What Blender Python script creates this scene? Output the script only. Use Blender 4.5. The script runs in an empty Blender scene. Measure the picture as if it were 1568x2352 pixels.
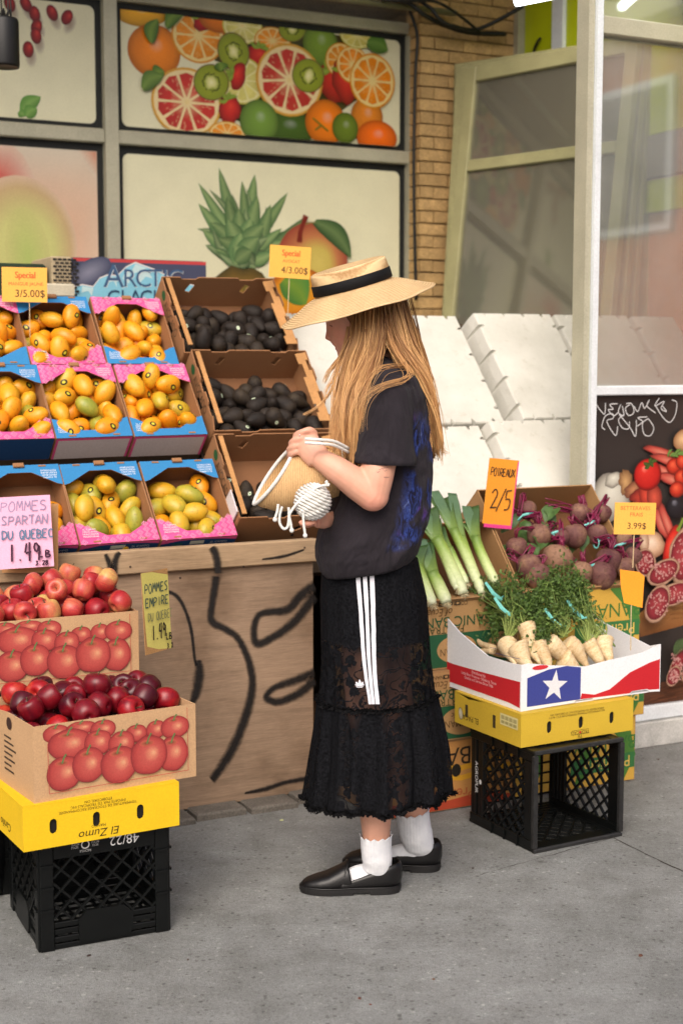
import bpy, math, random
import numpy as np
from mathutils import Vector, Matrix, Euler, noise
from mathutils.geometry import tessellate_polygon
random.seed(7); rng = np.random.default_rng(7)
SC = bpy.context.scene
COL = SC.collection
rad = math.radians

# ------------------------------------------------------------------ camera
F, CX, CY, CAMH = 3267., 784., 1176., 1.46            # pinhole of the photo on a 1568 x 2352 raster
PITCH = math.atan((CY - 830) / F)
cam = bpy.data.cameras.new('camera'); camo = bpy.data.objects.new('camera', cam); COL.objects.link(camo)
cam.sensor_fit = 'VERTICAL'; cam.sensor_height = 36; cam.lens = 36 * F / 2352
camo.location = (0, 0, CAMH); camo.rotation_euler = (math.pi / 2 - PITCH, 0, 0)
cam.clip_start = .05; cam.clip_end = 600
cam.dof.use_dof = True; cam.dof.focus_distance = 3.85; cam.dof.aperture_fstop = 3.2
SC.camera = camo
# ------------------------------------------------------------------ light
w = bpy.data.worlds.new('World'); SC.world = w; w.use_nodes = True
nt = w.node_tree; bg = nt.nodes['Background']
sky = nt.nodes.new('ShaderNodeTexSky'); sky.sky_type = 'NISHITA'; sky.sun_disc = False
SUN_EL, SUN_AZ = 43., 190.           # degrees; azimuth measured clockwise from +Y
sky.sun_elevation = rad(SUN_EL); sky.sun_rotation = rad(SUN_AZ)
sky.air_density = .7; sky.dust_density = 6; sky.ozone_density = .5
nt.links.new(sky.outputs[0], bg.inputs[0]); bg.inputs[1].default_value = .15
sd = bpy.data.lights.new('sun', 'SUN'); sd.energy = 1.4; sd.angle = rad(50); sd.color = (1, .97, .92)
so = bpy.data.objects.new('sun', sd); COL.objects.link(so)
az = rad(SUN_AZ); el = rad(SUN_EL)
sdir = Vector((math.sin(az) * math.cos(el), math.cos(az) * math.cos(el), math.sin(el)))
so.rotation_euler = sdir.to_track_quat('Z', 'Y').to_euler(); so.location = (0, 0, 8)
SC.view_settings.view_transform = 'Standard'; SC.view_settings.look = 'None'
SC.view_settings.gamma = 1; SC.view_settings.exposure = .32
SC.view_settings.use_curve_mapping = False

# ------------------------------------------------------------------ frames of reference
def V(*a): return Vector(a)
def ray(x, y):
    c, s = math.cos(PITCH), math.sin(PITCH); a = (x - CX) / F; b = -(y - CY) / F
    return V(a, c + b * s, -s + b * c)
def at(x, y, d):                       # point seen at photo position x, y standing d metres deep
    r = ray(x, y); return V(0, 0, CAMH) + r * (d / r.y)
def gnd(x, y, z=0):
    r = ray(x, y); return V(0, 0, CAMH) + r * ((z - CAMH) / r.z)
WA = rad(26.5)
U = V(math.cos(WA), math.sin(WA), 0); NN = V(-math.sin(WA), math.cos(WA), 0); ZZ = V(0, 0, 1)
O = gnd(525, 1852)                     # foot of the display stand: the shop front runs along U from here
def wp(u, n, z): return O + U * u + NN * n + ZZ * z
def W(x, y, n):
    r = ray(x, y); t = (O + NN * n - V(0, 0, CAMH)).dot(NN) / r.dot(NN)
    q = V(0, 0, CAMH) + r * t - O
    return q.dot(U), q.z
def frame(o, X, Y, Z):
    return Matrix(((X.x, Y.x, Z.x, o.x), (X.y, Y.y, Z.y, o.y), (X.z, Y.z, Z.z, o.z), (0, 0, 0, 1)))
def wallM(u, n, z, rz=0): return frame(wp(u, n, z), U, NN, ZZ) @ Matrix.Rotation(rz, 4, 'Z')
TH = rad(48)                           # slope of the produce display
SS = NN * math.cos(TH) + ZZ * math.sin(TH); SM = -NN * math.sin(TH) + ZZ * math.cos(TH)
def slopeM(u, s, m=0): return frame(wp(0, .03, .90) + U * u + SS * s + SM * m, U, SS, SM)
# drawing frame for flat prints: local x right, y up, z towards the viewer
def faceM(u, n, z): return frame(wp(u, n, z), U, ZZ, -NN)

# ------------------------------------------------------------------ colour
def L(c): c /= 255.; return c / 12.92 if c <= .04045 else ((c + .055) / 1.055) ** 2.4
def C(r, g, b): return (L(r), L(g), L(b), 1)
def mixc(a, b, t): return tuple(a[i] * (1 - t) + b[i] * t for i in range(4))
def mul(a, k): return (a[0] * k, a[1] * k, a[2] * k, 1)

# ------------------------------------------------------------------ materials
MATS = {}
def newmat(name):
    m = bpy.data.materials.new(name); m.use_nodes = True
    return m, m.node_tree, m.node_tree.nodes['Principled BSDF']
def nd(nt, t, **k):
    n = nt.nodes.new(t)
    for a, v in k.items():
        if a.startswith('i_'):
            n.inputs[a[2:].replace('_', ' ')].default_value = v
        else: setattr(n, a, v)
    return n
def ramp(nt, fac, stops):
    r = nt.nodes.new('ShaderNodeValToRGB'); e = r.color_ramp.elements
    while len(e) < len(stops): e.new(.5)
    for el_, (p, c) in zip(e, stops): el_.position = p; el_.color = c if len(c) == 4 else (*c, 1)
    nt.links.new(fac, r.inputs[0]); return r.outputs[0]
def tco(nt, scale=(1, 1, 1), space='Object', jit=True):
    t = nt.nodes.new('ShaderNodeTexCoord'); mp = nt.nodes.new('ShaderNodeMapping'); mp.inputs['Scale'].default_value = scale
    nt.links.new(t.outputs[space], mp.inputs[0])
    if jit:
        oi = nt.nodes.new('ShaderNodeObjectInfo'); ml = nd(nt, 'ShaderNodeMath', operation='MULTIPLY'); ml.inputs[1].default_value = 37.
        nt.links.new(oi.outputs['Random'], ml.inputs[0]); nt.links.new(ml.outputs[0], mp.inputs['Location'])
    return mp.outputs[0]
def noi(nt, co, scale, detail=4, rough=.6, dist=0):
    n = nt.nodes.new('ShaderNodeTexNoise'); n.inputs['Scale'].default_value = scale; n.inputs['Detail'].default_value = detail
    n.inputs['Roughness'].default_value = rough; n.inputs['Distortion'].default_value = dist
    nt.links.new(co, n.inputs['Vector']); return n.outputs[0]
def mix(nt, a, b, fac, mode='MIX'):
    m = nt.nodes.new('ShaderNodeMix'); m.data_type = 'RGBA'; m.blend_type = mode; m.clamp_factor = True
    for s, v in ((m.inputs[0], fac), (m.inputs[6], a), (m.inputs[7], b)):
        if hasattr(v, 'is_linked'): nt.links.new(v, s)
        else: s.default_value = v
    return m.outputs[2]
def bump(nt, p, h, strength, dist=.002):
    b = nt.nodes.new('ShaderNodeBump'); b.inputs['Strength'].default_value = strength; b.inputs['Distance'].default_value = dist
    nt.links.new(h, b.inputs['Height']); nt.links.new(b.outputs[0], p.inputs['Normal'])
def mat(name, col, rough=.6, var=.18, scale=9, fine=.08, fscale=220, bmp=.15, spec=.4, metal=0, stretch=(1, 1, 1), objvar=.0):
    """plain painted / paper / plastic surface: blotches, fine grain, a little relief"""
    if name in MATS: return MATS[name]
    m, nt, p = newmat(name); co = tco(nt, stretch)
    a = noi(nt, co, scale); b = noi(nt, co, fscale, 2)
    c1 = ramp(nt, a, [(.25, mul(col, 1 - var)), (.75, mul(col, 1 + var))])
    c2 = mix(nt, c1, ramp(nt, b, [(.2, (1 - fine * 3,) * 3), (.8, (1 + fine * 3,) * 3)]), 1., 'MULTIPLY')
    if objvar:
        oi = nt.nodes.new('ShaderNodeObjectInfo')
        c2 = mix(nt, c2, ramp(nt, oi.outputs['Random'], [(0, (1 - objvar,) * 3), (1, (1 + objvar,) * 3)]), 1., 'MULTIPLY')
    nt.links.new(c2, p.inputs['Base Color']); p.inputs['Roughness'].default_value = rough
    p.inputs['Specular IOR Level'].default_value = spec; p.inputs['Metallic'].default_value = metal
    if bmp: bump(nt, p, b, bmp)
    MATS[name] = m; return m
def vmat(name, rough=.55, fine=.06, fscale=300, spec=.4, bmp=.1, soft=False):
    """ink on paper or vinyl: colour comes from the drawn shapes"""
    if name in MATS: return MATS[name]
    m, nt, p = newmat(name); at_ = nd(nt, 'ShaderNodeAttribute', attribute_name='Col')
    co = tco(nt, jit=False); b = noi(nt, co, fscale, 3); a = noi(nt, co, 6, 4)
    c = mix(nt, at_.outputs['Color'], ramp(nt, b, [(.2, (1 - fine * 3,) * 3), (.8, (1 + fine * 3,) * 3)]), 1., 'MULTIPLY')
    c = mix(nt, c, ramp(nt, a, [(.3, (.96,) * 3), (.7, (1.03,) * 3)]), 1., 'MULTIPLY')
    nt.links.new(c, p.inputs['Base Color']); p.inputs['Roughness'].default_value = rough; p.inputs['Specular IOR Level'].default_value = spec
    if bmp: bump(nt, p, b, bmp)
    if soft:
        r = nd(nt, 'ShaderNodeMapRange', interpolation_type='SMOOTHSTEP'); r.inputs[1].default_value = 0; r.inputs[2].default_value = .8
        g = noi(nt, co, 60, 4); ad = nd(nt, 'ShaderNodeMath', operation='MULTIPLY_ADD'); ad.inputs[1].default_value = .5; ad.inputs[2].default_value = -.25
        nt.links.new(g, ad.inputs[0]); s = nd(nt, 'ShaderNodeMath', operation='ADD'); nt.links.new(at_.outputs['Alpha'], s.inputs[0]); nt.links.new(ad.outputs[0], s.inputs[1])
        m2 = nd(nt, 'ShaderNodeMath', operation='MULTIPLY'); nt.links.new(s.outputs[0], r.inputs[0]); nt.links.new(r.outputs[0], m2.inputs[0]); m2.inputs[1].default_value = .88
        nt.links.new(m2.outputs[0], p.inputs['Alpha'])
    MATS[name] = m; return m

# ------------------------------------------------------------------ mesh collector
class MB:
    def __init__(s): s.v = []; s.f = []; s.c = []; s.mi = []; s.col = (1, 1, 1, 1); s.m = 0; s.hascol = False; s.uv = None
    def add(s, vs, fs, cols=None):
        o = len(s.v); s.v.extend(tuple(p) for p in vs); s.f.extend(tuple(i + o for i in f) for f in fs); s.mi.extend([s.m] * len(fs))
        if cols is not None: s.c.extend(cols); s.hascol = True
        else: s.c.extend([s.col] * len(vs))
        return s
    def box(s, x0, x1, y0, y1, z0, z1, M=None, bev=0):
        if bev:
            b = bev; vs = []
            for z, k in ((z0, b), (z0 + b, 0), (z1 - b, 0), (z1, b)):
                vs += [(x0 + k, y0 + k, z), (x1 - k, y0 + k, z), (x1 - k, y1 - k, z), (x0 + k, y1 - k, z)]
            fs = [(3, 2, 1, 0), (12, 13, 14, 15)]
            for r in range(3):
                for i in range(4): j = (i + 1) % 4; fs.append((r * 4 + i, r * 4 + j, r * 4 + 4 + j, r * 4 + 4 + i))
        else:
            vs = [(x0, y0, z0), (x1, y0, z0), (x1, y1, z0), (x0, y1, z0), (x0, y0, z1), (x1, y0, z1), (x1, y1, z1), (x0, y1, z1)]
            fs = [(3, 2, 1, 0), (4, 5, 6, 7), (0, 1, 5, 4), (1, 2, 6, 5), (2, 3, 7, 6), (3, 0, 4, 7)]
        if M is not None: vs = [M @ Vector(q) for q in vs]
        return s.add(vs, fs)
    def prism(s, pts, z0, z1, M=None, holes=()):
        loops = [[Vector((x, y, 0)) for x, y in pts]] + [[Vector((x, y, 0)) for x, y in h] for h in holes]
        tri = tessellate_polygon(loops); flat = [q for l in loops for q in l]; n = len(flat)
        vs = [(q.x, q.y, z0) for q in flat] + [(q.x, q.y, z1) for q in flat]
        fs = []
        for a, b, c in tri:
            A, B, D = flat[a], flat[b], flat[c]
            if (B.x - A.x) * (D.y - A.y) - (B.y - A.y) * (D.x - A.x) < 0: b, c = c, b
            fs += [(a + n, b + n, c + n), (c, b, a)]
        o = 0
        for k, l in enumerate(loops):
            m = len(l); ar = sum(l[i].x * l[(i + 1) % m].y - l[(i + 1) % m].x * l[i].y for i in range(m))
            ccw = (ar > 0) == (k == 0)
            for i in range(m):
                j = (i + 1) % m; q = (o + i, o + j, o + j + n, o + i + n); fs.append(q if ccw else q[::-1])
            o += m
        if M is not None: vs = [M @ Vector(q) for q in vs]
        return s.add(vs, fs)
    def tube(s, path, r, sides=6, caps=True, flat=1., upv=None, cols=None):
        P = [Vector(q) for q in path]; n = len(P)
        R = r if hasattr(r, '__len__') else [r] * n
        vs = []; fs = []; up = Vector(upv) if upv else Vector((0, 0, 1)); cc = []
        t0 = (P[1] - P[0]).normalized()
        if abs(t0.dot(up)) > .9: up = Vector((1, 0, 0))
        x = (up - t0 * up.dot(t0)).normalized()
        for i in range(n):
            t = (P[min(i + 1, n - 1)] - P[max(i - 1, 0)])
            t = t.normalized() if t.length > 1e-9 else t0
            x = (x - t * x.dot(t)); x = x.normalized() if x.length > 1e-6 else t.orthogonal().normalized()
            y = t.cross(x)
            for k in range(sides):
                a = 2 * math.pi * k / sides; vs.append(P[i] + x * (math.cos(a) * R[i]) + y * (math.sin(a) * R[i] * flat))
                if cols: cc.append(cols[i])
        for i in range(n - 1):
            for k in range(sides):
                j = (k + 1) % sides; fs.append((i * sides + k, i * sides + j, (i + 1) * sides + j, (i + 1) * sides + k))
        if caps:
            fs.append(tuple(range(sides))[::-1]); fs.append(tuple((n - 1) * sides + k for k in range(sides)))
        return s.add(vs, fs, cc if cols else None)
    def loft(s, rings, closed=True, cap0=True, cap1=True, cols=None):
        n = len(rings[0]); vs = [q for r in rings for q in r]; fs = []
        for i in range(len(rings) - 1):
            for k in range(n if closed else n - 1):
                j = (k + 1) % n; fs.append((i * n + k, i * n + j, (i + 1) * n + j, (i + 1) * n + k))
        if cap0: fs.append(tuple(range(n))[::-1])
        if cap1: fs.append(tuple((len(rings) - 1) * n + k for k in range(n)))
        return s.add(vs, fs, cols)
    def lathe(s, prof, segs=16, M=None):
        rings = [[Vector((r * math.cos(2 * math.pi * k / segs), r * math.sin(2 * math.pi * k / segs), z)) for k in range(segs)] for r, z in prof]
        if M is not None: rings = [[M @ q for q in r] for r in rings]
        return s.loft(rings)
    def mesh(s, name, mats, smooth=False):
        me = bpy.data.meshes.new(name); me.from_pydata(s.v, [], s.f); me.update()
        for m in (mats if isinstance(mats, (list, tuple)) else [mats]): me.materials.append(m)
        if any(s.mi): me.polygons.foreach_set('material_index', s.mi)
        if s.hascol:
            ca = me.color_attributes.new('Col', 'FLOAT_COLOR', 'POINT'); ca.data.foreach_set('color', np.array(s.c, dtype=np.float32).ravel())
        if smooth: me.polygons.foreach_set('use_smooth', [True] * len(me.polygons))
        return me
    def build(s, name, mats, parent=None, M=None, smooth=False):
        return ob(name, s.mesh(name, mats, smooth), parent, M)
def ob(name, me, parent=None, M=None):
    o = bpy.data.objects.new(name, me); COL.objects.link(o)
    if M is not None: o.matrix_world = M
    if parent is not None: o.parent = parent
    return o
def tag(o, label, cat, group=None):
    o['label'] = label; o['category'] = cat
    if group: o['group'] = group
    return o
def thing(name, label, cat, M=None, group=None):
    o = bpy.data.objects.new(name, None); COL.objects.link(o); o.empty_display_size = .1
    if M is not None: o.matrix_world = M
    return tag(o, label, cat, group)
def struct(o): o['kind'] = 'structure'; return o
def sub_modifier(o, smooth=True):
    dg = bpy.context.evaluated_depsgraph_get(); me = bpy.data.meshes.new_from_object(o.evaluated_get(dg))
    o.modifiers.clear(); o.data = me
    if smooth: me.polygons.foreach_set('use_smooth', [True] * len(me.polygons))
    return o
def spline(pts, n):
    P = [Vector(q) for q in pts]; out = []
    m = len(P) - 1
    for i in range(n):
        t = i / (n - 1) * m; k = min(int(t), m - 1); f = t - k
        a, b, c, d = P[max(k - 1, 0)], P[k], P[k + 1], P[min(k + 2, m)]
        out.append(.5 * ((2 * b) + (c - a) * f + (2 * a - 5 * b + 4 * c - d) * f * f + (3 * b - a - 3 * c + d) * f ** 3))
    return out
def lerp(xs, ys, x): return float(np.interp(x, xs, ys))

# ------------------------------------------------------------------ flat print (ink shapes in layers 0.15 mm apart)
TXT = {}
def text_geo(s):
    if s in TXT: return TXT[s]
    cu = bpy.data.curves.new('t', 'FONT'); cu.body = s; cu.resolution_u = 3; cu.align_x = 'CENTER'; cu.align_y = 'CENTER'
    o = bpy.data.objects.new('t', cu); COL.objects.link(o)
    dg = bpy.context.evaluated_depsgraph_get(); me = bpy.data.meshes.new_from_object(o.evaluated_get(dg))
    r = ([(q.co.x, q.co.y) for q in me.vertices], [tuple(p.vertices) for p in me.polygons])
    bpy.data.objects.remove(o); bpy.data.curves.remove(cu); bpy.data.meshes.remove(me)
    TXT[s] = r; return r
class Print(MB):
    def __init__(s, dz=.00015): super().__init__(); s.z = dz; s.dz = dz; s.hascol = True; s.clip = None
    def lay(s): s.z += s.dz
    def poly(s, pts, col):
        pts = list(pts)
        tri = tessellate_polygon([[Vector((x, y, 0)) for x, y in pts]]); fs = []
        for a, b, c in tri:
            A, B, D = pts[a], pts[b], pts[c]
            if (B[0] - A[0]) * (D[1] - A[1]) - (B[1] - A[1]) * (D[0] - A[0]) < 0: b, c = c, b
            fs.append((a, b, c))
        cols = col if isinstance(col, list) else [col] * len(pts)
        s.add([(x, y, s.z) for x, y in pts], fs, cols); s.lay(); return s
    def rect(s, x0, y0, x1, y1, col): return s.poly([(x0, y0), (x1, y0), (x1, y1), (x0, y1)], col)
    def blob(s, cx, cy, rx, ry, rot, stops, n=28, hl=(0, 0), wob=0, seed=0, sup=1.):
        """shaded round shape: stops = [(radius fraction, colour), ...] from centre to rim"""
        ca, sa = math.cos(rot), math.sin(rot); vs = [(cx + hl[0] * rx * ca - hl[1] * ry * sa, cy + hl[0] * rx * sa + hl[1] * ry * ca, s.z)]; cols = [stops[0][1]]; fs = []
        for q, (fr, col) in enumerate(stops[1:]):
            for k in range(n):
                a = 2 * math.pi * k / n; w_ = 1 + wob * noise.noise((math.cos(a) * 2 + seed, math.sin(a) * 2, seed * 3.1))
                c_, s_ = math.cos(a), math.sin(a)
                x = math.copysign(abs(c_) ** sup, c_) * rx * fr * w_ + hl[0] * rx * (1 - fr); y = math.copysign(abs(s_) ** sup, s_) * ry * fr * w_ + hl[1] * ry * (1 - fr)
                vs.append((cx + x * ca - y * sa, cy + x * sa + y * ca, s.z)); cols.append(col)
        for k in range(n): fs.append((0, 1 + k, 1 + (k + 1) % n))
        for q in range(len(stops) - 2):
            for k in range(n): j = (k + 1) % n; fs.append((1 + q * n + k, 1 + (q + 1) * n + k, 1 + (q + 1) * n + j, 1 + q * n + j))
        s.add(vs, fs, cols); s.lay(); return s
    def stroke(s, pts, w_, col, col2=None):
        P = [Vector((x, y)) for x, y in pts]; n = len(P); vs = []; cols = []
        Wd = w_ if hasattr(w_, '__len__') else [w_] * n
        for i in range(n):
            t = (P[min(i + 1, n - 1)] - P[max(i - 1, 0)]); t = t.normalized() if t.length > 0 else Vector((1, 0)); q = Vector((-t.y, t.x)) * Wd[i] / 2
            vs += [(P[i].x - q.x, P[i].y - q.y, s.z), (P[i].x + q.x, P[i].y + q.y, s.z)]; cols += [col, col2 or col]
        s.add(vs, [(2 * i, 2 * i + 2, 2 * i + 3, 2 * i + 1) for i in range(n - 1)], cols); s.lay(); return s
    def spray(s, pts, w_, col):
        P = [Vector((q.x, q.y)) for q in spline([(x, y, 0) for x, y in pts], len(pts) * 6)]; n = len(P); vs = []; cols = []
        Wd = [lerp(np.linspace(0, 1, len(w_)), w_, i / (n - 1)) for i in range(n)]
        for i in range(n):
            t = (P[min(i + 1, n - 1)] - P[max(i - 1, 0)]).normalized(); q = Vector((-t.y, t.x)) * Wd[i] / 2
            e = 0 if i in (0, n - 1) else 1
            for k, a in ((-1, 0), (-.2, .8 * e), (.2, .8 * e), (1, 0)): vs.append((P[i].x + q.x * k, P[i].y + q.y * k, s.z)); cols.append((*col[:3], a))
        s.add(vs, [(4 * i + k, 4 * i + 4 + k, 4 * i + 5 + k, 4 * i + 1 + k) for i in range(n - 1) for k in range(3)], cols); s.lay(); return s
    def text(s, body, x, y, size, col, rot=0, sx=1., shear=0):
        vs, fs = text_geo(body); ca, sa = math.cos(rot), math.sin(rot); out = []
        for a, b in vs:
            a, b = (a + b * shear) * size * sx, b * size; out.append((x + a * ca - b * sa, y + a * sa + b * ca, s.z))
        s.add(out, fs, [col] * len(out)); s.lay(); return s
    def hand(s, body, x, y, h, wd, col, pen, gap=1.25, jit=.06, slant=.1):
        for i, ch in enumerate(body):
            for pl in HAND.get(ch, []):
                pts = [(x + i * wd * gap + (px + py * slant + random.uniform(-jit, jit)) * wd, y + (py + random.uniform(-jit, jit)) * h) for px, py in pl]
                if len(pts) > 2: pts = [(q.x, q.y) for q in spline([(a, b, 0) for a, b in pts], len(pts) * 3)]
                s.stroke(pts, pen, col)
        return s
HAND = {'A': [[(0, 0), (.5, 1), (1, 0)], [(.15, .38), (.85, .38)]], 'B': [[(0, 0), (0, 1)], [(0, 1), (.7, .85), (.6, .6), (0, .5)], [(0, .5), (.85, .35), (.7, .05), (0, 0)]],
 'C': [[(.9, .85), (.5, 1), (.08, .6), (.2, .1), (.9, .1)]], 'D': [[(0, 0), (0, 1)], [(0, 1), (.8, .8), (.85, .3), (0, 0)]], 'E': [[(.9, 1), (0, 1)], [(0, 1), (0, 0)], [(0, 0), (.9, 0)], [(0, .5), (.7, .52)]],
 'I': [[(.5, 0), (.5, 1)]], 'K': [[(0, 0), (0, 1)], [(.9, 1), (0, .45)], [(.2, .55), (.9, 0)]], 'L': [[(.1, 1), (.05, .5)], [(.05, .5), (0, 0)], [(0, 0), (.8, .05)]],
 'M': [[(0, 0), (.15, 1)], [(.15, 1), (.5, .35)], [(.5, .35), (.85, 1)], [(.85, 1), (1, 0)]], 'N': [[(0, 0), (.05, 1)], [(.05, 1), (.9, 0)], [(.9, 0), (.95, 1)]],
 'O': [[(.5, 1), (.05, .7), (.1, .15), (.5, 0), (.95, .3), (.85, .85), (.5, 1)]], 'P': [[(0, 0), (.05, 1)], [(.05, 1), (.9, .9), (.75, .5), (0, .42)]],
 'Q': [[(.5, 1), (.05, .7), (.1, .15), (.5, 0), (.95, .3), (.85, .85), (.5, 1)], [(.55, .3), (1, -.1)]], 'R': [[(0, 0), (.05, 1)], [(.05, 1), (.85, .85), (.7, .5), (0, .45)], [(.3, .45), (.95, 0)]],
 'S': [[(.9, .9), (.4, 1), (.1, .7), (.8, .35), (.7, .05), (.05, .05)]], 'T': [[(0, 1), (1, 1)], [(.5, 1), (.5, 0)]], 'U': [[(.05, 1), (.05, .25), (.5, 0), (.9, .3), (.92, 1)]],
 'V': [[(0, 1), (.5, 0)], [(.5, 0), (1, 1)]], 'X': [[(0, 0), (1, 1)], [(0, 1), (1, 0)]], '1': [[(.4, 0), (.5, 1)]], '2': [[(.05, .8), (.5, 1), (.85, .7), (.1, 0)], [(.1, 0), (1, .1)]],
 '3': [[(.1, .95), (.8, .85), (.4, .5)], [(.4, .5), (.85, .3), (.05, .02)]], '4': [[(.2, 1), (.05, .45)], [(.05, .45), (.9, .5)], [(.7, 1), (.6, 0)]],
 '5': [[(.9, 1), (.2, .95)], [(.2, .95), (.15, .55)], [(.15, .55), (.8, .5), (.7, .05), (.05, .02)]], '8': [[(.5, 1), (.1, .75), (.85, .3), (.5, 0), (.1, .3), (.85, .75), (.5, 1)]],
 '9': [[(.85, .75), (.4, 1), (.1, .7), (.5, .5), (.85, .8), (.75, 0)]], '/': [[(0, -.1), (1, 1.1)]], '.': [[(.4, 0), (.5, .05)]], '0': [[(.5, 1), (.1, .6), (.3, .05), (.85, .3), (.8, .8), (.5, 1)]]}
# ================================================================== SETTING
def ground_mat():
    m, nt, p = newmat('concrete pavement'); co = tco(nt, jit=False)
    a = noi(nt, co, .9, 6, .6); b = noi(nt, co, 7, 5, .65); c = noi(nt, co, 95, 4, .7); d = noi(nt, co, 420, 2, .6)
    col = ramp(nt, a, [(.3, C(122, 124, 122)), (.7, C(148, 150, 149))])
    col = mix(nt, col, ramp(nt, b, [(.3, (.74, .73, .71)), (.7, (1.12, 1.12, 1.12))]), 1, 'MULTIPLY')
    col = mix(nt, col, ramp(nt, c, [(.3, (.72, .71, .7)), (.5, (1, 1, 1)), (.75, (1.25, 1.24, 1.22))]), .8, 'MULTIPLY')
    col = mix(nt, col, ramp(nt, d, [(.25, (.5,) * 3), (.45, (1,) * 3), (.72, (1.5,) * 3)]), .9, 'MULTIPLY')
    # aggregate chips, light and dark
    for sc_, amt in ((62., .8), (130., .7)):
        v1 = nd(nt, 'ShaderNodeTexVoronoi', i_Scale=sc_); nt.links.new(co, v1.inputs['Vector']); bw_ = nd(nt, 'ShaderNodeSeparateColor'); nt.links.new(v1.outputs['Color'], bw_.inputs[0])
        chip = ramp(nt, bw_.outputs[0], [(.0, (.42, .41, .40)), (.10, (.6, .59, .58)), (.14, (1, 1, 1)), (.88, (1, 1, 1)), (.93, (1.3, 1.3, 1.28)), (1, (1.55, 1.54, 1.5))]); msk = ramp(nt, v1.outputs['Distance'], [(.22, (1, 1, 1)), (.42, (0, 0, 0))])
        col = mix(nt, col, mix(nt, (1, 1, 1, 1), chip, msk), amt, 'MULTIPLY')
    # dark gum spots and scuffs
    vo = nd(nt, 'ShaderNodeTexVoronoi', i_Scale=2.3); vo.inputs['Randomness'].default_value = 1; nt.links.new(co, vo.inputs['Vector'])
    col = mix(nt, col, ramp(nt, vo.outputs['Distance'], [(.012, (.45, .43, .41)), (.035, (1, 1, 1))]), .8, 'MULTIPLY')
    wv = noi(nt, tco(nt, (2.2, 9, 1), jit=False), 2.2, 5, .7, .6)
    col = mix(nt, col, ramp(nt, wv, [(.55, (1, 1, 1)), (.72, (1.16, 1.16, 1.17))]), .7, 'MULTIPLY')
    nt.links.new(col, p.inputs['Base Color']); p.inputs['Roughness'].default_value = .85; p.inputs['Specular IOR Level'].default_value = .3
    hs = nd(nt, 'ShaderNodeMath', operation='ADD'); nt.links.new(c, hs.inputs[0]); nt.links.new(d, hs.inputs[1])
    bump(nt, p, hs.outputs[0], .8, .006); return m
GM = ground_mat()
g = MB(); g.add([(-250, -250, 0), (250, -250, 0), (250, 350, 0), (-250, 350, 0)], [(0, 1, 2, 3)])
ground = struct(g.build('ground', GM))
dark = mat('joint dirt', C(58, 53, 48), .9, .3)
for a, b, wd in (((1300, 1873), (1720, 2077), .006), ((1407, 1925), (1100, 2010), .003)):
    A, B = gnd(*a), gnd(*b); d = (B - A).normalized(); q = V(-d.y, d.x, 0) * wd / 2; j = MB(); n = 26
    vs = []
    for i in range(n + 1):
        c = A.lerp(B, i / n) + V(random.gauss(0, .002), random.gauss(0, .002), 0); k = random.uniform(.3, 1.2); vs += [c - q * k, c + q * k]
    j.add([(v.x, v.y, .0012) for v in vs], [(2 * i, 2 * i + 2, 2 * i + 3, 2 * i + 1) for i in range(n)]); j.build('expansion_joint', dark, ground)
# low kerb slabs along the foot of the stand
slab = mat('old kerb stone', C(100, 95, 88), .9, .3, 12, .12, 160, .6)
for u0, u1, n0 in ((-1.25, -.62, -.10), (-.61, -.16, -.12), (-.15, .02, -.105), (.035, .2, -.115), (.212, .34, -.09)):
    k = MB(); k.box(u0, u1, n0, -.012, -.05, .022 + random.uniform(-.004, .006), bev=.006); k.build('kerb_stone', slab, ground, wallM(0, 0, 0) @ Matrix.Rotation(random.uniform(-.008, .008), 4, 'Z'))
# crumbs
for i, (x, y, r, c) in enumerate([(647, 1885, .007, C(186, 190, 140)), (1470, 2196, .007, C(96, 62, 48)), (995, 2250, .005, C(105, 80, 66)), (1310, 1875, .006, C(90, 70, 56)), (205, 2196, .006, C(60, 46, 40)), (825, 2294, .005, C(96, 60, 50)), (1330, 1770, .006, C(80, 60, 48)), (1290, 1800, .005, C(90, 66, 50)), (1375, 1755, .005, C(70, 52, 44)), (1510, 1745, .006, C(78, 60, 50)), (1085, 1995, .005, C(70, 60, 54)), (432, 2205, .004, C(80, 66, 58)), (850, 2308, .004, C(110, 70, 60))]):
    b = MB(); P = gnd(x, y); b.lathe([(r * .2, 0), (r, r * .2), (r * .8, r * .5), (r * .2, r * .62)], 9)
    b.v = [(v[0] * random.uniform(.7, 1.4), v[1] * random.uniform(.6, 1), v[2]) for v in b.v]
    o = b.build('plant_crumb', mat('crumb%d' % i, c, .8), None, Matrix.Translation(P) @ Matrix.Rotation(i, 4, 'Z'))
    tag(o, ['pale dried seed husk lying on the pavement before the plywood', 'brown leaf crumb at the lower right of the pavement'][i] if i < 2 else 'tiny brown plant crumb dropped on the grey pavement', 'litter', None if i < 2 else 'crumbs on the pavement')

NW = 2.1                                # depth of the window wall behind the stand front
alu = mat('weathered aluminium', C(172, 168, 146), .45, .14, 6, .06, 200, .1, .5, .15)
aluw = mat('pale aluminium', C(214, 220, 224), .4, .1, 5, .05, 200, .08, .5, .1)
black = mat('black rubber seal', C(22, 24, 22), .6, .2)
def wrect(mb, x0, y0, x1, y1, n0, n1, ref=None, bev=.003):
    """bar whose edges are read off the wall plane at depth n0"""
    (u0, za), (u1, zb) = W(x0, y0, n0), W(x1, y1, n0); mb.box(min(u0, u1), max(u0, u1), n0, n1, min(za, zb), max(za, zb), bev=bev)
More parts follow.
